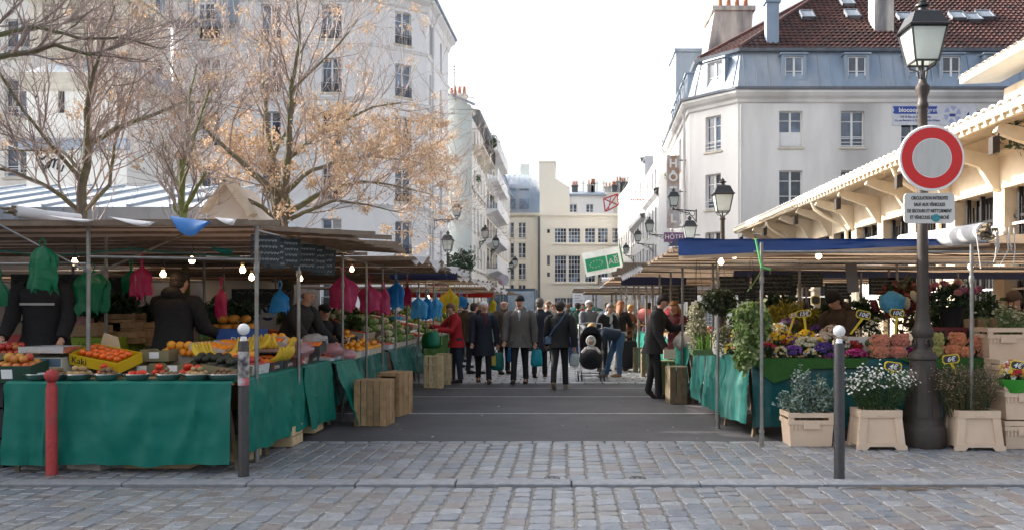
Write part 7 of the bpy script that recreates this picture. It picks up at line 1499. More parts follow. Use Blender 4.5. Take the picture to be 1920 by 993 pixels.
t = thing('eucalyptus_bunch', 'blue green eucalyptus branches filling the cream crate', 'eucalyptus', (PX(1520, YB), YB+.15, .25)); lf = MB(); sm = MB()
for i in range(64):
    a = RN6.uniform(0, 6.28); rr = RN6.uniform(.1, 1); tip = Vector((cos(a)*rr*.44, sin(a)*rr*.30, RN6.uniform(.36, .66)-(.26*rr*rr))); b = Vector((cos(a)*.12, sin(a)*.1, 0)); mid = b.lerp(tip, .5)+Vector((0, 0, .05)); P = [b, mid, tip]; sm.tube(P, [.004, .003, .002], 4)
    for q in range(15):
        u = .25+.75*q/14; p = (b.lerp(mid, u*2) if u < .5 else mid.lerp(tip, u*2-1)); 
        for s_ in (-1, 1):
            d = Vector((RN6.uniform(-1, 1), RN6.uniform(-1, 1), RN6.uniform(-.3, .9))).normalized(); e = d.orthogonal().normalized(); k = RN6.uniform(.018, .032)*(1.25-.5*u)*1.3
            lf.add([tuple(p), tuple(p+d*k*.5+e*k*.5), tuple(p+d*k*1.1+e*k*.25), tuple(p+d*k*1.1-e*k*.25), tuple(p+d*k*.5-e*k*.5)], [(0, 1, 2, 3, 4)])
stuff(lf.obj('leaf', EUC, t, smooth=False)); stuff(sm.obj('stem', BATTEN, t))
stool_bucket(1642, 842, 9.35, .52, .42, 'cream stool shaped bucket holding white daisies')
stool_bucket(1823, 845, 9.3, .52, .42, 'cream stool shaped bucket holding dried brown flowers behind the steel pole')
def stems(px, Y, z0, w, h, n, heads, label, name, cat, stemc, hs, cols, leaf=0, spread=1.7, up=0):
    t = thing(name, label, cat, (PX(px, Y), Y, z0)); sm = MB(); hd = MB(); lf = MB()
    for i in range(n):
        a = RN6.uniform(0, 6.28); r = sqrt(RN6.random()); b = Vector((cos(a)*r*w*.22, sin(a)*r*w*.16, 0)); k = RN6.uniform(.7, 1.05); tip = Vector((cos(a)*r*w*.5, sin(a)*r*w*.34, h*k*(1-.18*r*r)+up)); mid = b.lerp(tip, .5)+Vector((0, 0, h*.06)); sm.tube([b, mid, tip], [.0032, .0026, .0016], 3, cap=False)
        for q in range(heads):
            p = tip+Vector((RN6.gauss(0, .035), RN6.gauss(0, .03), RN6.gauss(-.03, .04))); sm.tube([mid.lerp(tip, .6), p], .0014, 3, cap=False); s_ = hs*RN6.uniform(.6, 1.2); nn = Vector((p.x-0, p.y-.3, .5)).normalized(); u = nn.orthogonal().normalized(); v = nn.cross(u)
            hd.add([tuple(p+(u*cos(x*pi/3)+v*sin(x*pi/3))*s_) for x in range(6)]+[tuple(p+nn*s_*.55)], [(x, (x+1) % 6, 6) for x in range(6)])
        for q in range(leaf): p = b.lerp(tip, RN6.uniform(.25, .95)); d = Vector((RN6.uniform(-1, 1), RN6.uniform(-1, 1), RN6.uniform(-.2, 1))).normalized(); e = d.orthogonal().normalized(); k = RN6.uniform(.03, .06); lf.add([tuple(p), tuple(p+d*k*.5+e*k*.13), tuple(p+d*k), tuple(p+d*k*.5-e*k*.13)], [(0, 1, 2, 3)])
    stuff(sm.obj('stem', stemc, t)); stuff(hd.obj('blossom', petal_mat(name, cols), t, smooth=False))
    if leaf: stuff(lf.obj('leaf', stemc, t, smooth=False))
    return t
stems(1648, 9.35, .36, .82, .55, 130, 3, 'white daisies with dark green stems in the left stool bucket', 'daisy_bunch', 'daisies', ramp_mat('daisy_green', [(.03, .07, .02), (.05, .10, .03)], trans=.2, bump=0), .013, (.78, .78, .74), leaf=16)
stems(1812, 9.3, .36, .84, .58, 260, 2, 'dried brown gypsophila stems in the right stool bucket', 'dried_flower_bunch', 'dried flowers', ramp_mat('dried_stem', [(.09, .08, .03), (.13, .10, .05), (.06, .08, .03)], trans=.2, bump=0), .006, (.40, .24, .18), leaf=5)
x2 = PX(1912, 9.35); flower_box(x2, 9.4, .02, .46, .38, .30, 'cream crate at the bottom of the stack on the right edge'); flower_box(x2, 9.4, .335, .46, .38, .37, 'cream crate on top of the stack at the right edge')
posy(1900, 700, 9.3, .32, .30, 90, [YL, WH, RD], 'yellow red and white bouquet wrapped in green at the right edge', hs=.025, leaf=300)
m = MB(); m.loft([[(r*cos(a*pi/6), r*sin(a*pi/6)*.7, z) for a in range(12)] for r, z in ((.09, 0), (.17, .12), (.19, .15))], cap=False); tag(m.obj('green_wrap', mat('green_film', (.06, .40, .05), .3, trans=.4), loc=(PX(1902, 9.25), 9.25, PZ(735, 9.25))), 'bright green film round the bouquet at the right edge', 'wrapping')
flower_box(PX(1888, 9.95), 10.1, .95, .46, .36, .36, 'cream crate of lilies standing on the table at the right'); flower_box(PX(1915, 9.6), 9.75, .60, .5, .36, .36, 'cream crate below the lilies at the right edge')
stems(1885, 10.1, 1.15, .62, .42, 70, 1, 'green lily buds in the high cream crate at the right', 'lily_bunch', 'lilies', ramp_mat('lily_green', [(.10, .17, .06), (.16, .24, .09), (.22, .27, .14)], trans=.3, bump=0), .02, (.45, .45, .30), leaf=9)
stems(1905, 10.3, 1.2, .5, .35, 30, 1, 'pink tipped lilies at the far right edge', 'lily_bunch', 'lilies', MATS['lily_green'], .028, (.62, .33, .36), leaf=5)
# purple roses in black bucket on a red crate
t = thing('flower_bucket', 'black bucket of tall mauve roses right of the lamp post', 'bucket', (PX(1785, 10.7), 10.7, PZ(612, 10.7))); m = MB(); m.lathe([(.12, 0), (.155, .24), (.165, .25), (.15, .235), (.02, .2)], 20); m.obj('pail', BLACKP, t)
f = MB(); foliage(f, (0, 0, .36), (.34, .2, .22), 700, .075, RN6); stuff(f.obj('foliage', DLEAF, t, smooth=False))
for i in range(26):
    a = RN6.uniform(0, 6.28); r = sqrt(RN6.random()); n_, c = [('mauve', (.42, .18, .33)), ('dusty_pink', (.62, .30, .30)), ('dark_red', (.22, .01, .015))][(i % 5 > 2)+(i % 9 == 0 and i % 5 <= 2)*2 if True else 0]
    o = put('rose', rose_mesh(n_, c), t, (cos(a)*r*.36, sin(a)*r*.18-.03, .55-.12*r+RN6.uniform(-.04, .05)), rot=(radians(50)*(1 if True else 0), 0, cos(a)*r*.8)); o.scale = (1.55,)*3
tray(Mx(PX(1790, 10.7), 10.75, .95, 0), .8, .35, PZ(612, 10.7)-.955, mat('dark_red_crate', (.18, .025, .03), .6, var=.15), 'dark red slotted plastic crate under the black rose bucket', name='plastic_crate', cat='crate')
m = MB()
for i in range(10): m.b2(PX(1790, 10.7)-.36+i*.075, PX(1790, 10.7)-.33+i*.075, 10.565, 10.574, .98, PZ(618, 10.7))
for o in [o for o in COL.objects if o.get('label', '').startswith('dark red slotted')]: q = m.mesh('slot', BLACKP, smooth=False); q.transform(o.matrix_world.inverted() if False else Matrix.Translation((-PX(1790, 10.7), -10.75, -.95))); stuff(put('slot', q, o))
t = thing('magnolia_bunch', 'large cream and dark red magnolia buds left of the lamp post', 'flowers', (PX(1690, 11), 11, 1.2)); m = MB(); m2 = MB()
for i, (px, py) in enumerate(((1715, 555), (1700, 568), (1722, 590), (1640, 572), (1665, 585), (1680, 575))): p = Vector((PX(px, 11)-PX(1690, 11), 0, PZ(py, 11)-1.2)); (m if i in (0, 1, 2) else m2).ell(tuple(p), (.05, .05, .085), 8, 6, R=Matrix.Rotation(.5*(i % 3-1), 3, 'Y')); m2.tube([(0, 0, 0), p], .005, 4)
m.obj('bud', mat('cream_petal', (.55, .50, .36), .6), t); m2.obj('dark_bud', mat('wine_petal', (.13, .012, .02), .6, trans=.2), t)
m = MB(); m.ell((0, 0, 0), (.16, .1, .13), 16, 10, fn=lambda p: 1+.35*nz(p.x*3, p.y*3, p.z*4)); tag(m.obj('blue_hydrangea', mat('sky_blue_petal', (.10, .42, .70), .5, var=.25, scale=20, trans=.2), loc=(PX(1672, 10.9), 10.9, PZ(565, 10.9))), 'sky blue wrapped flowers between two price boards', 'flowers')
m = MB(); m.b2(-.35, .35, 0, .3, 0, .22); tag(m.obj('polystyrene_box', WHITE, loc=(PX(1625, 10.7), 10.6, .955), smooth=False), 'white polystyrene box behind the salmon roses', 'box')
shrub('red_plant', 'dark red and green foliage plant behind the right price boards', 'plant', (PX(1700, 11.4), 11.4, PZ(560, 11.4)), (.35, .2, .25), 260, .14, ramp_mat('wine_leaf', [(.12, .03, .02), (.05, .08, .03), (.2, .05, .03)], bump=0), stem=False, base=(PX(1700, 11.4), 11.4, 1.1))
for i, (px, py, Y, w, h) in enumerate(((1455, 575, 12.8, .5, .2), (1560, 600, 12.5, .6, .3), (1620, 590, 12.2, .4, .25), (1740, 600, 12.3, .5, .3), (1845, 590, 11.6, .35, .3), (1400, 610, 12.2, .3, .3))):
    shrub('potted_foliage', 'mass of dark leaves at the back of the flower stall, '+['behind the mimosa', 'behind the capped florist', 'left of the blue flowers', 'behind the lamp post', 'right of the mauve roses', 'behind the bright hanging plant'][i], 'plants', (PX(px, Y), Y, PZ(py, Y)), (w, .3, h), 520, .12, DLEAF, stem=False, base=(PX(px, Y), Y, PZ(py, Y)-h))
t = thing('wrapped_bouquets', 'brown paper wrapped bouquets leaning behind the orange roses', 'flowers', (PX(1835, 10.6), 10.6, .96)); 
for i in range(4): m = MB(); x = i*.11-.1; m.tube([(x, 0, 0), (x*1.3+.03, .02, .22), (x*1.6+.05, .05, .44)], [.03, .05, .085], 9); m.obj('paper_cone', mat('kraft_paper', (.34, .22, .12), .8, var=.15), t)
# price tags
def tagboard(px, py, Y, txt, label, w=.175, h=.10, foot=None, rz=0, ti=0):
    t = thing('price_tag', label, 'price tag', (PX(px, Y), Y, PZ(py, Y))); t.rotation_euler = (0, ti, rz); c = .022; o_ = []
    def octo(w, h): return [(-w/2+c, -h/2), (w/2-c, -h/2), (w/2, -h/2+c), (w/2, h/2-c), (w/2-c, h/2), (-w/2+c, h/2), (-w/2, h/2-c), (-w/2, -h/2+c)]
    yf = mat('yellow_plastic', (.68, .50, .03), .4, var=.04); m = MB(); m.prism(octo(w, h), 0, .008); m.obj('frame', yf, t, smooth=False)
    m = MB(); m.prism(octo(w-.022, h-.022), -.002, 0); m.obj('slate', mat('tag_slate', (.035, .037, .04), .6, var=.2), t, smooth=False); text(txt, .075, CHK, t, (0, -.0045, -.004), FR, shear=.25, bold=.001)
    if foot: m = MB(); m.prism([(-.016, -h/2), (-.012+foot[0], foot[1]), (.012+foot[0], foot[1]), (.016, -h/2)], .001, .007); m.obj('stake', yf, t, smooth=False)
    return t
tagboard(1619, 589, 10.2, '10€', 'yellow framed 10 euro price board on a leaning stake, left of two', foot=(-.10, -.26), ti=radians(12)); tagboard(1682, 586, 10.2, '10€', 'yellow framed 10 euro price board right of the first, by the lamp post', foot=(.0, -.28), ti=radians(4))
tagboard(1507, 587, 10.6, '15€', 'price board on a yellow stake among the mixed flowers', foot=(-.0, -.26), ti=radians(-8), w=.19, h=.09); tagboard(1488, 590, 10.7, '8€', 'edge on price board on a leaning yellow stake', foot=(-.12, -.22), ti=radians(-14), w=.12, h=.06)
tagboard(1675, 686, 9.3, '4€', 'price board reading 4 euro above the white daisies', foot=(0, -.08), ti=radians(8), w=.19); tagboard(1783, 672, 9.4, '6€', 'price board reading 6 euro hanging before the peach roses', foot=(.05, -.16), ti=radians(-6), w=.19); tagboard(1908, 684, 9.2, '4€', 'price board reading 4 euro at the right edge bouquet', w=.16, ti=radians(10))
tagboard(1530, 562, 11.2, '', 'blank yellow diamond label behind the florist stall flowers', w=.12, h=.12)
m = MB(); m.b2(-.07, .07, 0, .01, -.18, .18); o = tag(m.obj('hanging_card', mat('grey_card', (.16, .15, .14), .7), loc=(PX(1598, 10.5), 10.5, PZ(520, 10.5)), smooth=False), 'grey card hanging from the awning above the capped florist', 'card'); o.rotation_euler = (0, radians(-6), 0)
# ================================================================ PEOPLE
def cmat(n, c, r=.85, v=.16): return mat('cloth_'+n, c, r, var=v, scale=5, bump=.5, bscale=28)
EYE = mat('eye_dark', (.02, .015, .012), .2); LIP = mat('lips', (.35, .13, .11), .5)
def person(label, x, y, H=1.72, rz=0, lean=0, stride=(0, 0), arms=((.1, .2, .12), (.1, .2, .12)), coat=('black', (.012, .013, .016)), hem=.42, trousers=('dark', (.012, .013, .018)), shoes=('shoe', (.012, .01, .01)), hair=None, hat=None, head=(0, 0), skin=SKIN, bulk=1.0, extras=(), z0=0.017, longhair=0, sleeve=None, scarf=None, group=None, hood=False, knee=(0, 0)):
    t = thing('person', label, 'person', (x, y, z0), rz, group); h = H
    V = Vector; tdir = V((0, -sin(lean), cos(lean))); side = V((1, 0, 0)); P = V((0, .02*h*0, .53*h-.02*abs(stride[0]-stride[1])*h*.3)); P.y += sin(lean)*.12*h*.6
    nb = P+tdir*.285*h; ch = P+tdir*.19*h
    hl = lean*.35+head[1]; hd = V((0, -sin(hl), cos(hl))); hy = head[0]; fw0 = V((0, -cos(hl), -sin(hl))); Rz_ = Matrix.Rotation(hy, 3, hd); fwd = Rz_ @ fw0; hs_ = Rz_ @ side
    hc = nb+tdir*.035*h+hd*.065*h+fwd*.012*h
    vs = []; rs = []; es = []
    def av(p, r, par=None):
        vs.append(tuple(p)); rs.append(r if isinstance(r, tuple) else (r, r)); i = len(vs)-1
        if par is not None: es.append((par, i))
        return i
    b = bulk; ip = av(P, (.075*h, .06*h)); ib = av(P+tdir*.09*h, (.065*h, .055*h), ip); ic = av(ch, (.078*h, .058*h), ib); inn = av(nb-tdir*.03*h, (.034*h, .032*h), ic); ine = av(nb+tdir*.02*h+fwd*.004*h, .031*h, inn)
    ij = av(hc-hd*.030*h+fwd*.008*h, .036*h, ine); ih = av(hc+hd*.005*h, .045*h, ij); it = av(hc+hd*.034*h-fwd*.006*h, .040*h, ih)
    ino = av(hc-hd*.004*h+fwd*.056*h, .008*h, ih)
    for s_ in (-1, 1): av(hc+hs_*s_*.046*h-fwd*.004*h, .009*h, ih)
    wr = []; arm_pts = []
    for k, s_ in enumerate((-1, 1)):
        sh = nb-tdir*.03*h+side*s_*.105*h*b; pt, el, out = arms[k]; a1 = lean*.2+pt
        d1 = V((s_*sin(out), -sin(a1)*cos(out), -cos(a1)*cos(out))).normalized(); E = sh+d1*.17*h; a2 = a1+el
        d2 = V((s_*sin(out)*.3-s_*max(0, el-.7)*.35, -sin(a2), -cos(a2))).normalized(); Wp = E+d2*.145*h; i1 = av(sh-V((s_*.012*h, 0, .012*h)), .020*h, inn); i2 = av(E, .023*h, i1); i3 = av(Wp, .015*h, i2); pm = Wp+d2*.032*h; i4 = av(pm, (.019*h, .011*h), i3)
        arm_pts.append((sh, E, Wp)); wr.append(pm+d2*.03*h)
        cr = d2.cross(side).normalized() if abs(d2.dot(side)) < .9 else V((0, 0, 1)); lat = d2.cross(cr).normalized(); curl = cr*(-1 if cr.dot(V((0, -1, 0))) < 0 else 1)
        for q in range(4):
            base = pm+d2*.014*h+lat*(q-1.5)*.0095*h; ln = (.022, .025, .024, .018)[q]*h; f1 = base+d2*ln+curl*.006*h; f2 = f1+d2*ln*.6+curl*.014*h; j = av(base, .0052*h, i4); j = av(f1, .0048*h, j); av(f2, .0040*h, j)
        tb = pm-d2*.006*h-lat*.012*h; j = av(tb-lat*.010*h+curl*.01*h+d2*.008*h, .0055*h, i4); av(tb-lat*.014*h+curl*.02*h+d2*.026*h, .0045*h, j)
    legs = []
    for k, s_ in enumerate((-1, 1)):
        st = stride[k]; hip = P+side*s_*.048*h; an = V((s_*.06*h, -st*h+.01*h, .045*h+(max(0, -st)*.22*h))); kn = hip.lerp(an, .5)+V((0, -.012*h-abs(st)*.07*h-knee[k]*h, .01*h)); i1 = av(hip, .048*h, ip); i2 = av(kn, .031*h, i1); i3 = av(an, .021*h, i2); toe = an+V((0, -.075*h, -.028*h-(0 if st >= -.05 else .02*h))); av(toe, .017*h, i3); legs.append((hip, kn, an, toe))
    me = bpy.data.meshes.new('body'); me.from_pydata(vs, es, []); me.materials.append(skin); sl_ = me.attributes.new('x', 'FLOAT', 'POINT'); me.attributes.remove(sl_)
    body = put('body', me, t); sk = body.modifiers.new('skin', 'SKIN'); sk.use_smooth_shade = True
    if not me.skin_vertices: pass
    for i, r in enumerate(rs): me.skin_vertices[0].data[i].radius = r; me.skin_vertices[0].data[i].use_root = (i == 0)
    ss = body.modifiers.new('sub', 'SUBSURF'); ss.levels = 1; ss.render_levels = 1
    sd = hash(label) % 97 if False else sum(map(ord, label)) % 97
    # ---- coat / jacket : one lofted garment with sleeves
    m = MB(); n = 22; rings = []
    hemz = hem*h; low = P+V((0, 0, hemz-P.z)) if hem < .53 else P+tdir*(hem-.53)*h; sw = (stride[0]+stride[1])*.1
    prof = []
    if hem < .53:
        kk = (P.z-hemz)/h
        for q in range(5): f = q/4; prof.append((low.lerp(P, f), lam(f, .098+kk*.13, .094)*h*b, lam(f, .085+kk*.17, .076)*h*b))
    else: prof.append((low, .095*h*b, .075*h*b))
    for f, a, c in ((.10, .087, .070), (.16, .092, .072), (.21, .100, .074), (.245, .106, .068), (.264, .090, .060), (.280, .068, .050), (.292, .052, .044), (.305, .042, .040), (.318, .040, .039)):
        if .53+f > hem+.01: prof.append((P+tdir*f*h, a*h*b, c*h*b))
    for qi, (c, ra, rb) in enumerate(prof):
        dv = tdir if c.z > P.z or hem >= .53 else V((0, 0, 1)); fr_ = dv.cross(side).normalized(); rg = []
        for j in range(n):
            a = 2*pi*j/n; w = 1+.05*nz(cos(a)*2.2+sd, sin(a)*2.2, c.z*5)+(.07 if qi < 5 and hem < .5 else .03)*nz(cos(a)*5+sd, sin(a)*5, c.z*2); rg.append(c+side*cos(a)*ra*w+fr_*sin(a)*rb*w)
        rings.append(rg)
    m.loft(rings)
    for k, (sh, E, Wp) in enumerate(arm_pts):
        pts = [sh+V((-(-1, 1)[k]*.045*h, 0, .016*h)), sh+V((-(-1, 1)[k]*.012*h, 0, .004*h)), sh.lerp(E, .12), sh.lerp(E, .5), sh.lerp(E, .85), E, E.lerp(Wp, .25), E.lerp(Wp, .6), Wp+(Wp-E)*.06]
        m.tube(pts, [q*h*lam(.5, 1, b) for q in (.030, .040, .043, .039, .037, .038, .035, .032, .029)], 12)
    m.v = [(vx+.007*nz(vx*16, vy*16, vz*14), vy+.012*nz(vx*14+9, vy*14, vz*18), vz) for vx, vy, vz in m.v]
    cm = cmat(*coat); m.obj('coat' if hem < .47 else 'jacket', cm, t, ang=75)
    # collar
    m = MB(); c = nb+tdir*.012*h; m.loft([[c+tdir*z*h+side*cos(a*pi/7)*r*h+fw0*(-sin(a*pi/7))*r*h for a in range(14)] for z, r in ((-.012, .056), (.012, .050), (.022, .047))], cap=False); m.obj('collar', cm if not scarf else cmat(*scarf), t)
    if scarf: m = MB(); m.tube([nb+fwd*.045*h+tdir*.01*h, nb+fwd*.07*h-tdir*.04*h, nb+fwd*.078*h-tdir*.10*h], [.028*h, .03*h, .02*h], 8, sq=.6); m.obj('scarf', cmat(*scarf), t)
    if hood: m = MB(); m.ell(nb-fw0*.045*h+tdir*.015*h, (.07*h, .045*h, .045*h), 12, 8); m.obj('hood', cm, t)
    # trousers
    m = MB(); tm = cmat(*trousers)
    m.loft([[P+side*cos(a*pi/9)*r*h+V((0, sin(a*pi/9)*q*h, z*h)) for a in range(18)] for z, r, q in ((-.09, .06, .05), (-.05, .088, .068), (0, .088, .068), (.04, .078, .06))])
    for hip, kn, an, toe in legs: m.tube([hip+V((0, 0, .02*h)), hip.lerp(kn, .5), kn, kn.lerp(an, .5), an+V((0, 0, -.004*h))], [.056*h, .050*h, .039*h, .034*h, .034*h], 12)
    m.v = [(vx+.006*nz(vx*15, vy*15, vz*14), vy+.008*nz(vx*15+5, vy*15, vz*18), vz) for vx, vy, vz in m.v]; m.obj('trousers', tm, t, ang=75)
    for k, (hip, kn, an, toe) in enumerate(legs):
        m = MB(); d = (toe-an); d.z *= .3; L_ = V((0, -1, 0)); up = 1 if stride[k] > -.05 else 0; R = Matrix.Rotation(0 if up else radians(38), 3, 'X'); c = an+V((0, -.035*h, -.026*h)) if up else an+V((0, -.03*h, -.032*h))
        m.loft([[c+R @ V((cos(a*pi/6)*w*h, y*h+0, max(-.018*h, sin(a*pi/6)*q*h))) for a in range(12)] for y, w, q in ((.052, .018, .022), (.035, .025, .036), (0, .025, .030), (-.045, .028, .020), (-.075, .026, .013), (-.09, .014, .006))]); m.obj('shoe', cmat(*shoes) if len(shoes) == 2 else shoes[2], t)
    # head details
    R = Matrix((hs_, -fwd, hd)).transposed()
    if hair:
        m = MB(); hm = mat('hair_'+hair[0], hair[1], .7, var=.35, scale=22, bump=.6, bscale=60)
        m.ell(hc+hd*.022*h-fwd*.014*h, (.054*h, .057*h, .052*h), 16, 10, R=R, fn=lambda p: (1+.05*nz(p.x*4+sd, p.y*4, p.z*4)) if not (p.y < -.25 and p.z < .25) else .78)
        m.ell(hc-hd*.012*h-fwd*.026*h, (.048*h, .034*h, .036*h), 12, 8, R=R)
        if longhair: m.loft([[hc-fwd*(.03*h)+hd*z*h+hs_*cos(a*pi/8)*r*h-fwd*sin(a*pi/8)*q*h for a in range(16)] for z, r, q in ((.03, .05, .03), (-.02, .062, .034), (-.07, .066, .034), (-.07-longhair, .05, .022))])
        if hair[0] == 'bald': m = MB(); m.ell(hc-hd*.008*h-fwd*.022*h, (.048*h, .034*h, .026*h), 12, 8, R=R)
        m.v = [(vx+.004*nz(vx*40, vy*40, vz*40), vy, vz+.004*nz(vx*40, vy*40, vz*40+5)) for vx, vy, vz in m.v]; m.obj('hair', hm, t, ang=80)
    if hat:
        m = MB(); km = cmat(hat[0], hat[1])
        if hat[2] == 'beanie': m.ell(hc+hd*.036*h-fwd*.008*h, (.054*h, .056*h, .052*h), 16, 10, R=R, fn=lambda p: 1.03 if -.1 < p.z < .1 else (1 if p.z > 0 else .8)); m.loft([[hc+hd*z*h-fwd*.006*h+hs_*cos(a*pi/8)*r*h-fwd*sin(a*pi/8)*r*1.05*h for a in range(16)] for z, r in ((.018, .053), (.02, .057), (.04, .056))])
        else: m.ell(hc+hd*.045*h-fwd*.004*h, (.060*h, .064*h, .030*h), 16, 8, R=R); m.loft([[hc+hd*(.036-.006*q_)*h+fwd*(.045+.018*q_)*h+hs_*w_*h for w_ in (-.04*(1-.4*q_), 0, .04*(1-.4*q_))]+[hc+hd*(.030-.006*q_)*h+fwd*(.045+.018*q_)*h+hs_*w_*h for w_ in (.04*(1-.4*q_), 0, -.04*(1-.4*q_))] for q_ in (0, 1, 1.8)])
        m.obj('hat', km, t, ang=70)
    for s_ in (-1, 1):
        m = MB(); m.ell(hc+fwd*.0405*h+hd*.008*h+hs_*s_*.019*h, (.006*h, .004*h, .0035*h), 8, 5, R=R); m.obj('eye', EYE, t)
        m = MB(); m.tube([hc+fwd*.045*h+hd*.019*h+hs_*s_*.010*h, hc+fwd*.044*h+hd*.021*h+hs_*s_*.02*h, hc+fwd*.036*h+hd*.017*h+hs_*s_*.03*h], .0028*h, 4); m.obj('eyebrow', mat('brow', (.08, .06, .05), .8) if not (hair and hair[1][0] > .3) else MATS['hair_'+hair[0]], t)
    m = MB(); m.tube([hc+fwd*.043*h-hd*.026*h-hs_*.014*h, hc+fwd*.047*h-hd*.0255*h, hc+fwd*.043*h-hd*.026*h+hs_*.014*h], .0032*h, 5); m.obj('mouth', LIP, t)
    t['_'] = 0; del t['_']
    inf = dict(wr=wr, hc=hc, fwd=fwd, nb=nb, P=P, h=h, t=t, ch=ch, tdir=tdir, rz=rz, loc=V((x, y, z0)), legs=legs)
    return inf
def wpt(i, p): return Matrix.Rotation(i['rz'], 3, 'Z') @ Vector(p)+i['loc']
BRH = ('brown', (.09, .05, .028)); DKH = ('dark', (.018, .013, .011)); GRH = ('grey', (.34, .33, .32)); WHH = ('white', (.62, .62, .62)); BALD = ('bald', (.12, .10, .09)); BLH = ('blond', (.45, .27, .10)); REH = ('auburn', (.22, .09, .035)); CHH = ('chestnut', (.16, .085, .05))
NAVYC = ('navy_wool', (.010, .013, .024)); BLKC = ('black', (.012, .012, .014)); GRYC = ('grey_parka', (.105, .095, .085)); REDC = ('red_jacket', (.34, .008, .014)); JEAN = ('jeans', (.05, .11, .22)); DJEAN = ('dark_jeans', (.018, .025, .045)); BRNC = ('brown_coat', (.05, .032, .02)); MARC = ('maroon', (.09, .010, .014)); DPUF = ('puffer', (.016, .015, .016)); BRSH = ('brown_shoe', (.09, .04, .02)); TAN = ('tan_boot', (.28, .17, .09)); SOLE = ('pale_shoe', (.35, .26, .2)); PALE = ('pale_trousers', (.55, .52, .47)); GJ = ('grey_jacket', (.12, .13, .15)); BPUF = ('blue_puffer', (.02, .035, .06))
def sack(p, w, h, c, label, handle=.12, seed=1, txt=None, cat='shopping bag', name='shopping_bag', d=.4):
    m = MB(); n = 16; m.loft([[(w*k*.5*cos(2*pi*j/n)*(1+.12*nz(3*cos(2*pi*j/n)+seed, 3*sin(2*pi*j/n), z*6)), w*k*.5*d*sin(2*pi*j/n)*(1+.2*nz(3*cos(2*pi*j/n)+seed, 3*sin(2*pi*j/n)+3, z*6)), -handle-h*z) for j in range(n)] for z, k in ((0, .62), (.12, .85), (.45, 1.0), (.8, 1.02), (.97, .92), (1, .6))])
    for s_ in (-1, 1): m.tube([(-w*.25, s_*.015, -handle-.01), (-w*.1, s_*.01, -handle*.3), (0, 0, 0), (w*.1, s_*.01, -handle*.3), (w*.25, s_*.015, -handle-.01)], .006, 4)
    return tag(m.obj(name, mat('sack_%s' % c[0], c[1], .4, var=.2, scale=10, trans=.25, bump=.4, bscale=14), loc=tuple(p), ang=70), label, cat)
p = person('woman in a red jacket with short brown hair looking down at the vegetables', PX(855, 17.2), 17.2, 1.66, rz=radians(-62), lean=.12, head=(0, .45), coat=REDC, hem=.44, trousers=DJEAN, hair=CHH, arms=((.75, 1.0, .15), (.55, 1.1, .1)), stride=(.03, -.03), bulk=1.08)
sack(wpt(p, p['wr'][1]), .24, .30, ('mint', (.03, .30, .17)), 'crumpled mint green plastic bag held by the woman in red', .04, 3); sack(wpt(p, p['wr'][0])+Vector((.12, -.05, 0)), .38, .32, ('grass_green', (.015, .16, .03)), 'round dark green shopping bag on the arm of the woman in red', .14, 5)
p = person('white haired old man in a long navy overcoat walking towards the camera', PX(907, 17.3), 17.3, 1.68, rz=radians(8), lean=.06, head=(.15, .12), coat=NAVYC, hem=.33, trousers=BLKC, shoes=BRSH, hair=WHH, arms=((.18, .3, .12), (-.14, .3, .2)), stride=(-.11, .10), bulk=1.15, scarf=MARC)
sack(wpt(p, p['wr'][1]), .26, .36, ('teal', (.005, .17, .15)), 'teal shopping bag with yellow patch carried by the white haired man', .08, 7)
m = MB(); m.b2(-.05, .03, -.004, 0, -.1, .1); o = m.obj('printed_patch', mat('patch_yellow', (.5, .42, .05), .5), loc=(0, 0, 0), smooth=False); sb = [x for x in COL.objects if x.get('label', '').startswith('teal shopping bag')][0]; o.parent = sb; o.location = (-.06, -.07, -.24)
p = person('man in a grey parka and black knit cap walking towards the camera', PX(975, 17.2), 17.2, 1.78, rz=radians(-4), lean=.02, head=(-.05, .05), coat=GRYC, hem=.41, trousers=BLKC, hat=('black_knit', (.012, .012, .015), 'beanie'), arms=((.14, .3, .14), (-.12, .25, .16)), stride=(.11, -.07), bulk=1.28, scarf=('grey_scarf', (.32, .33, .35)), hood=True)
m = MB(); m.ell(p['hc']-Vector((0, 0, .031*1.78))+p['fwd']*.02, (.06, .05, .045), 12, 8); m.obj('beard', mat('beard_grey', (.14, .12, .11), .9, var=.3, scale=30), p['t'])
for s_ in (-1, 1): m = MB(); m.b2(s_*.06-.0, s_*.17, -.185, -.165, .84, .98); m.obj('pocket', MATS['cloth_grey_parka'], p['t'])
sack(wpt(p, p['wr'][1])+Vector((.03, .12, 0)), .24, .34, ('turquoise', (.02, .42, .52)), 'turquoise plastic bag hanging behind the hand of the man in grey', .06, 9)
sack(wpt(p, p['wr'][0])+Vector((.12, .55, 0)), .18, .3, ('azure', (.03, .25, .55)), 'blue plastic bag seen behind the legs of the man in grey', .06, 10)
person('man in a dark navy overcoat walking away beside the grey parka', PX(1012, 18.6), 18.6, 1.76, rz=radians(178), coat=NAVYC, hem=.33, trousers=BLKC, shoes=BRSH, hair=('salt', (.10, .085, .075)), arms=((.2, .35, .1), (-.15, .3, .12)), stride=(.10, -.08), bulk=1.15)
p = person('woman in black with a blue shoulder bag walking away, one sole showing', PX(1050, 16.2), 16.2, 1.68, rz=radians(176), lean=.02, coat=BLKC, hem=.46, trousers=BLKC, shoes=SOLE, hair=('espresso', (.03, .02, .017)), arms=((-.2, .3, .18), (.15, .35, .16)), stride=(.06, -.16), bulk=1.2)
m = MB(); t = p['t']; m.loft([[(.20+.07*k*cos(a*pi/8), .04+.03*cos(a*pi/8)*0+.05*k*sin(a*pi/8), .93+z) for a in range(16)] for z, k in ((-.1, .8), (-.09, 1.1), (.03, 1.1), (.05, .8))])
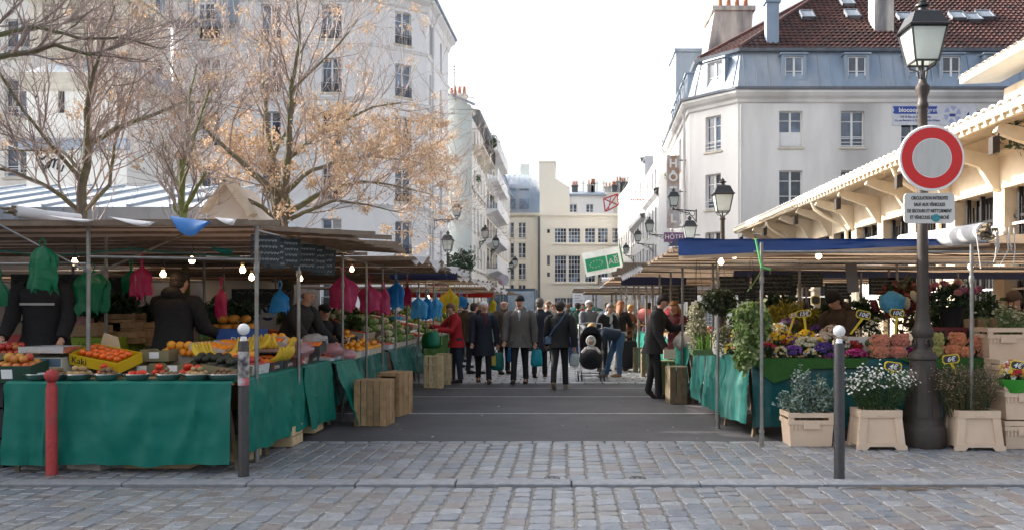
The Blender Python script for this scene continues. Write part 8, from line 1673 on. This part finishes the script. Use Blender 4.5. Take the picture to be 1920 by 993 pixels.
bg_ = m.obj('shoulder_bag', mat('slate_blue_leather', (.05, .10, .18), .5, var=.15)); bg_.matrix_world = Matrix.Translation(p['loc']) @ Matrix.Rotation(p['rz'], 4, 'Z'); tag(bg_, 'slate blue bag with a diagonal strap on the woman in black', 'handbag')
m = MB(); h_ = 1.68; m.tube([(.20, .10, .97), (.12, .135, 1.1), (.0, .14, 1.24), (-.10, .10, 1.40), (-.12, .0, 1.44), (-.1, -.1, 1.36)], .014, 6, sq=1.4); m.obj('strap', MATS['slate_blue_leather'], bg_)
sack(wpt(p, p['wr'][0]), .17, .24, ('clear', (.50, .58, .58)), 'clear plastic bag with greens held by the woman in black', .04, 12)
p = person('woman in a dark quilted jacket and jeans bending over the pushchair', PX(1152, 18.6), 18.6, 1.72, rz=radians(-75), lean=1.42, head=(.2, .3), coat=BPUF, hem=.545, trousers=JEAN, shoes=TAN, hair=BLH, arms=((-.15, .3, .12), (-.1, .4, .12)), stride=(.10, -.04), bulk=1.1)
p = person('grey haired man in a dark suit jacket leaning towards the pushchair', PX(1130, 20.4), 20.4, 1.74, rz=radians(38), lean=.55, head=(.2, .2), coat=('suit_black', (.014, .014, .018)), hem=.44, trousers=BLKC, hair=('pepper_grey', (.18, .16, .15)), arms=((-.45, .5, .1), (.1, .5, .2)), bulk=1.1, scarf=('shirt', (.5, .5, .52)))
person('man in a pale grey flat cap behind the pushchair', PX(1103, 22.5), 22.5, 1.74, rz=radians(25), lean=.05, head=(.4, .15), coat=GJ, hem=.44, trousers=BLKC, hat=('pale_cap', (.35, .35, .36), 'cap'), hair=GRH, arms=((.3, .8, .15), (.3, .5, .15)), bulk=1.1)
person('long haired woman in a grey scarf and pale trousers at the right stalls', PX(1163, 20.6), 20.6, 1.72, rz=radians(150), coat=BLKC, hem=.46, trousers=PALE, shoes=TAN, hair=REH, longhair=.08, arms=((.5, 1.2, .1), (.5, 1.2, .1)), head=(-.5, .2), scarf=('silver_scarf', (.30, .32, .34)))
person('blond person in an orange brown top at the right stalls', PX(1180, 22.4), 22.4, 1.64, rz=radians(60), coat=('rust', (.16, .06, .025)), hem=.45, trousers=BLKC, hair=BLH, arms=((.6, 1, .1), (.6, 1, .1)), head=(0, .3))
p = person('dark haired man in a black padded coat leaning in at the right stalls', PX(1228, 14.4), 14.4, 1.80, rz=radians(72), lean=.15, head=(.0, .48), coat=DPUF, hem=.42, trousers=BLKC, hair=DKH, arms=((.12, .35, .10), (.6, 1.1, .1)), stride=(.06, -.07), bulk=1.16)
m = MB(); m.b2(-.10, .10, -.025, .025, -.15, 0); o = tag(m.obj('document_pouch', mat('cream_pouch', (.55, .52, .42), .6, var=.1, col2=(.1, .3, .25), thr=.62, scale=9), loc=tuple(wpt(p, p['wr'][0])+Vector((.02, -.06, .06))), rz=.1, smooth=False), 'cream pouch in the hand of the man in the black padded coat', 'pouch')
person('person with ginger hair in maroon behind the man in black', PX(1268, 15.6), 15.6, 1.68, rz=radians(-40), lean=.1, head=(0, .3), coat=MARC, hem=.44, trousers=BLKC, hair=('ginger', (.34, .16, .05)), longhair=.03, arms=((.6, 1, .1), (.6, 1, .1)), bulk=1.1)
# crowd further back
RC = random.Random(5)
cr = [(884, 19.5, 1.66, 120, ('charcoal', (.035, .035, .038)), ('espresso', 0), 'person in charcoal grey with brown hair behind the white haired man'), (872, 21.5, 1.70, 150, BRNC, DKH, 'dark haired person in brown glimpsed behind the woman in red'), 
      (945, 19.6, 1.76, 20, BRNC, BALD, 'bald man in a brown jacket between the two men walking forward'), (1028, 24, 1.74, 10, ('beige', (.30, .24, .2)), CHH, 'brown haired man in beige between the two people walking away'), (1038, 27, 1.66, 20, ('rose', (.40, .25, .28)), BRH, 'person in dusty rose half hidden behind the woman in black'),
      (1083, 26, 1.70, 170, ('green_jacket', (.02, .05, .04)), DKH, 'person in dark green in the crowd left of the flat cap'), (1140, 25.5, 1.7, 190, ('sky_shirt', (.2, .28, .36)), DKH, 'person in washed blue behind the bending woman'),
      (898, 26, 1.72, 10, NAVYC, GRH, 'far grey haired man in navy on the left of the crowd'), (1066, 34, 1.7, 180, BRNC, REH, 'far red haired person in brown, centre right'), (1093, 36, 1.72, 0, REDC, BRH, 'far person in a red coat near the teal parasol'),
      (1152, 30, 1.68, 90, BLKC, BLH, 'far blond person by the right stalls'), (1196, 25, 1.7, 80, ('olive_coat', (.05, .05, .03)), GRH, 'person in olive shopping at the far right stalls'), (1215, 23, 1.68, 100, ('plum', (.08, .02, .06)), DKH, 'person in plum at the right stalls behind the black padded coat'), (863, 24, 1.72, 90, GJ, BALD, 'bald person in grey at the far left tables')]
for px, Y, H_, rz, c, hr, l in cr:
    if hr[0] == 'espresso': hr = ('espresso', (.03, .02, .017))
    person(l, PX(px, Y), Y, H_, rz=radians(rz+RC.uniform(-15, 15)), lean=RC.uniform(0, .1), head=(RC.uniform(-.3, .3), RC.uniform(0, .25)), coat=c, hem=RC.choice((.36, .43, .45)), trousers=RC.choice((BLKC, DJEAN, DJEAN)), hair=hr, arms=((RC.uniform(0, .5), RC.uniform(.2, 1.1), .15), (RC.uniform(0, .5), RC.uniform(.2, 1.1), .15)), stride=(RC.uniform(.0, .13), RC.uniform(-.12, .0)), bulk=RC.uniform(1.05, 1.2))
# vendors left
person('vendor in a black jacket with grey chest stripe, face hidden behind green bags', PX(84, 9.3), 9.3, 1.86, rz=radians(10), lean=.08, coat=BLKC, hem=.45, trousers=BLKC, hair=DKH, arms=((.30, .5, .06), (.15, .6, .05)), bulk=1.3, head=(0, .1), z0=.27)
v = COL.objects[-1]
pv = [o for o in COL.objects if o.get('label', '').startswith('vendor in a black jacket with grey')][0]; m = MB(); m.b2(-.17, .17, -.195, -.185, 1.30, 1.325); m.obj('chest_stripe', mat('stripe_grey', (.4, .4, .38), .7), pv, rz=0)
person('vendor with black hair in a hooded black coat seen from behind', PX(326, 9.75), 9.75, 1.86, rz=radians(165), lean=.10, coat=('black_parka', (.010, .010, .011)), hem=.40, trousers=BLKC, hair=DKH, arms=((.40, .9, .02), (.45, .9, .02)), bulk=1.36, hood=True, z0=.14, head=(0, .25))
person('balding vendor in dark grey bending over the fruit with one arm out', PX(548, 11.6), 11.6, 1.78, rz=radians(72), lean=.46, head=(0, .25), z0=.14, coat=('dark_grey_coat', (.022, .021, .020)), hem=.47, trousers=BLKC, hair=BALD, arms=((.45, .35, .1), (.35, .5, .1)), bulk=1.3)
person('vendor in a black cap beside the bending vendor', PX(606, 12.6), 12.6, 1.62, rz=radians(25), lean=.25, head=(.1, .2), coat=BLKC, hem=.45, trousers=BLKC, hat=('cap_black', (.012, .012, .013), 'cap'), hair=DKH, arms=((.7, .8, .1), (.7, .8, .1)), bulk=1.1)
# florists
p = person('florist in a black knit cap and brown jacket looking down at a phone', PX(1580, 11.45), 11.45, 1.80, rz=radians(-62), lean=.16, head=(0, .55), coat=BRNC, hem=.44, trousers=BLKC, hat=('knit_black', (.010, .010, .012), 'beanie'), arms=((.55, 1.0, .1), (.5, 1.05, .1)), bulk=1.25, hood=True, hair=DKH)
m = MB(); m.box((0, 0, 0), (.035, .13, .07)); tag(m.obj('phone', BLACKP, loc=tuple(wpt(p, p['wr'][0])+Vector((-.02, 0, .03))), smooth=False), 'dark phone in the hands of the capped florist', 'phone')
person('dark haired person bent low among the flowers behind the price board', PX(1496, 12.6), 12.6, 1.66, rz=radians(10), lean=.25, head=(0, .4), coat=MARC, hem=.45, trousers=BLKC, hair=DKH, arms=((.6, .9, .1), (.6, .9, .1)))
person('person in a furry brown hat at the right edge of the flower stall', PX(1912, 11.6), 11.6, 1.78, rz=radians(-60), lean=.15, head=(0, .3), coat=BRNC, hem=.44, trousers=BLKC, hat=('furry_brown', (.10, .07, .05), 'beanie'), hair=BRH, arms=((.4, .6, .1), (.4, .6, .1)), bulk=1.2)
# ---- pushchair with child
PC = thing('pushchair', 'black pushchair with round hood facing the camera in the middle of the street', 'pushchair', (PX(1108, 18.0), 18.0, .017))
m = MB()
for s_ in (-1, 1):
    m.tube([(s_*.19, -.28, .09), (s_*.20, 0, .38), (s_*.21, .25, .75), (s_*.22, .42, 1.02)], .013, 7); m.tube([(s_*.20, .30, .10), (s_*.20, .1, .38), (s_*.19, -.2, .52)], .012, 7)
m.tube([(-.22, .42, 1.02), (0, .44, 1.05), (.22, .42, 1.02)], .014, 7); m.tube([(-.19, -.28, .1), (.19, -.28, .1)], .011, 6); m.tube([(-.2, .3, .1), (.2, .3, .1)], .011, 6); m.obj('frame', STEEL, PC)
for s_ in (-1, 1):
    for yy, r in ((-.30, .065), (.30, .075)):
        for e in (-.03, .03):
            w_ = MB(); w_.lathe([(r-.02, -.012), (r, -.009), (r, .009), (r-.02, .012)], 16); w_.xf(Matrix.Rotation(radians(90), 4, 'Y')); w_.obj('wheel', BLACKP, PC, loc=(s_*.20+e, yy, r))
m = MB(); m.ell((0, -.02, .38), (.22, .30, .17), 16, 10, R=Matrix.Rotation(radians(-25), 3, 'X')); m.obj('foot_muff', cmat('charcoal_muff', (.016, .016, .02)), PC)
m = MB(); m.grid(lambda u, v: ((.21)*cos(pi*u), .12-.30*sin(pi*v*.55)*1.0+.18*v, .70+.30*sin(pi*u)*(.55+.45*sin(pi*v))), 16, 8); m.ell((0, .16, .72), (.21, .06, .26), 14, 8); m.obj('hood', cmat('black_hood', (.012, .012, .016)), PC)
PC.scale = (1.16, 1.16, 1.14)
CHD = thing('person', 'small child in a white hooded suit sitting in the pushchair', 'person', (PX(1108, 18.0), 17.93, .6)); CHD.location.z = .62; CHD.scale = (1.15, 1.15, 1.15)
vs = [((0, .02, -.08), .07), ((0, .0, .04), .065), ((0, -.01, .10), .03), ((0, -.03, .17), .062), ((0, -.03, .21), .055), ((-.08, -.02, .06), .03), ((-.13, -.08, -.01), .025), ((-.13, -.15, -.02), .02), ((.08, -.02, .06), .03), ((.13, -.08, -.01), .025), ((.13, -.15, -.02), .02), ((-.06, -.15, -.1), .045), ((.06, -.15, -.1), .045)]
me = bpy.data.meshes.new('body'); me.from_pydata([v_[0] for v_ in vs], [(0, 1), (1, 2), (2, 3), (3, 4), (1, 5), (5, 6), (6, 7), (1, 8), (8, 9), (9, 10), (0, 11), (0, 12)], []); me.materials.append(SKIN); body = put('body', me, CHD); sk = body.modifiers.new('skin', 'SKIN'); sk.use_smooth_shade = True
for i, v_ in enumerate(vs): me.skin_vertices[0].data[i].radius = (v_[1], v_[1])
body.modifiers.new('sub', 'SUBSURF').levels = 1; WSU = cmat('white_fleece', (.62, .61, .60))
m = MB(); m.ell((0, .02, .20), (.09, .07, .095), 14, 9); m.tube([(.075*cos(a), -.055, .19+.085*sin(a)) for a in [q*pi/8 for q in range(17)]], .018, 7); m.obj('hood', WSU, CHD)
m = MB(); m.ell((0, 0, 0), (.115, .09, .12), 14, 9); m.tube([(-.08, 0, .05), (-.14, -.07, -.01), (-.14, -.13, -.02)], [.045, .042, .036], 9); m.tube([(.08, 0, .05), (.14, -.07, -.01), (.14, -.13, -.02)], [.045, .042, .036], 9); m.obj('snowsuit', WSU, CHD)
for s_ in (-1, 1): m = MB(); m.ell((s_*.022, -.088, .185), .006, 6, 5); m.obj('eye', EYE, CHD)
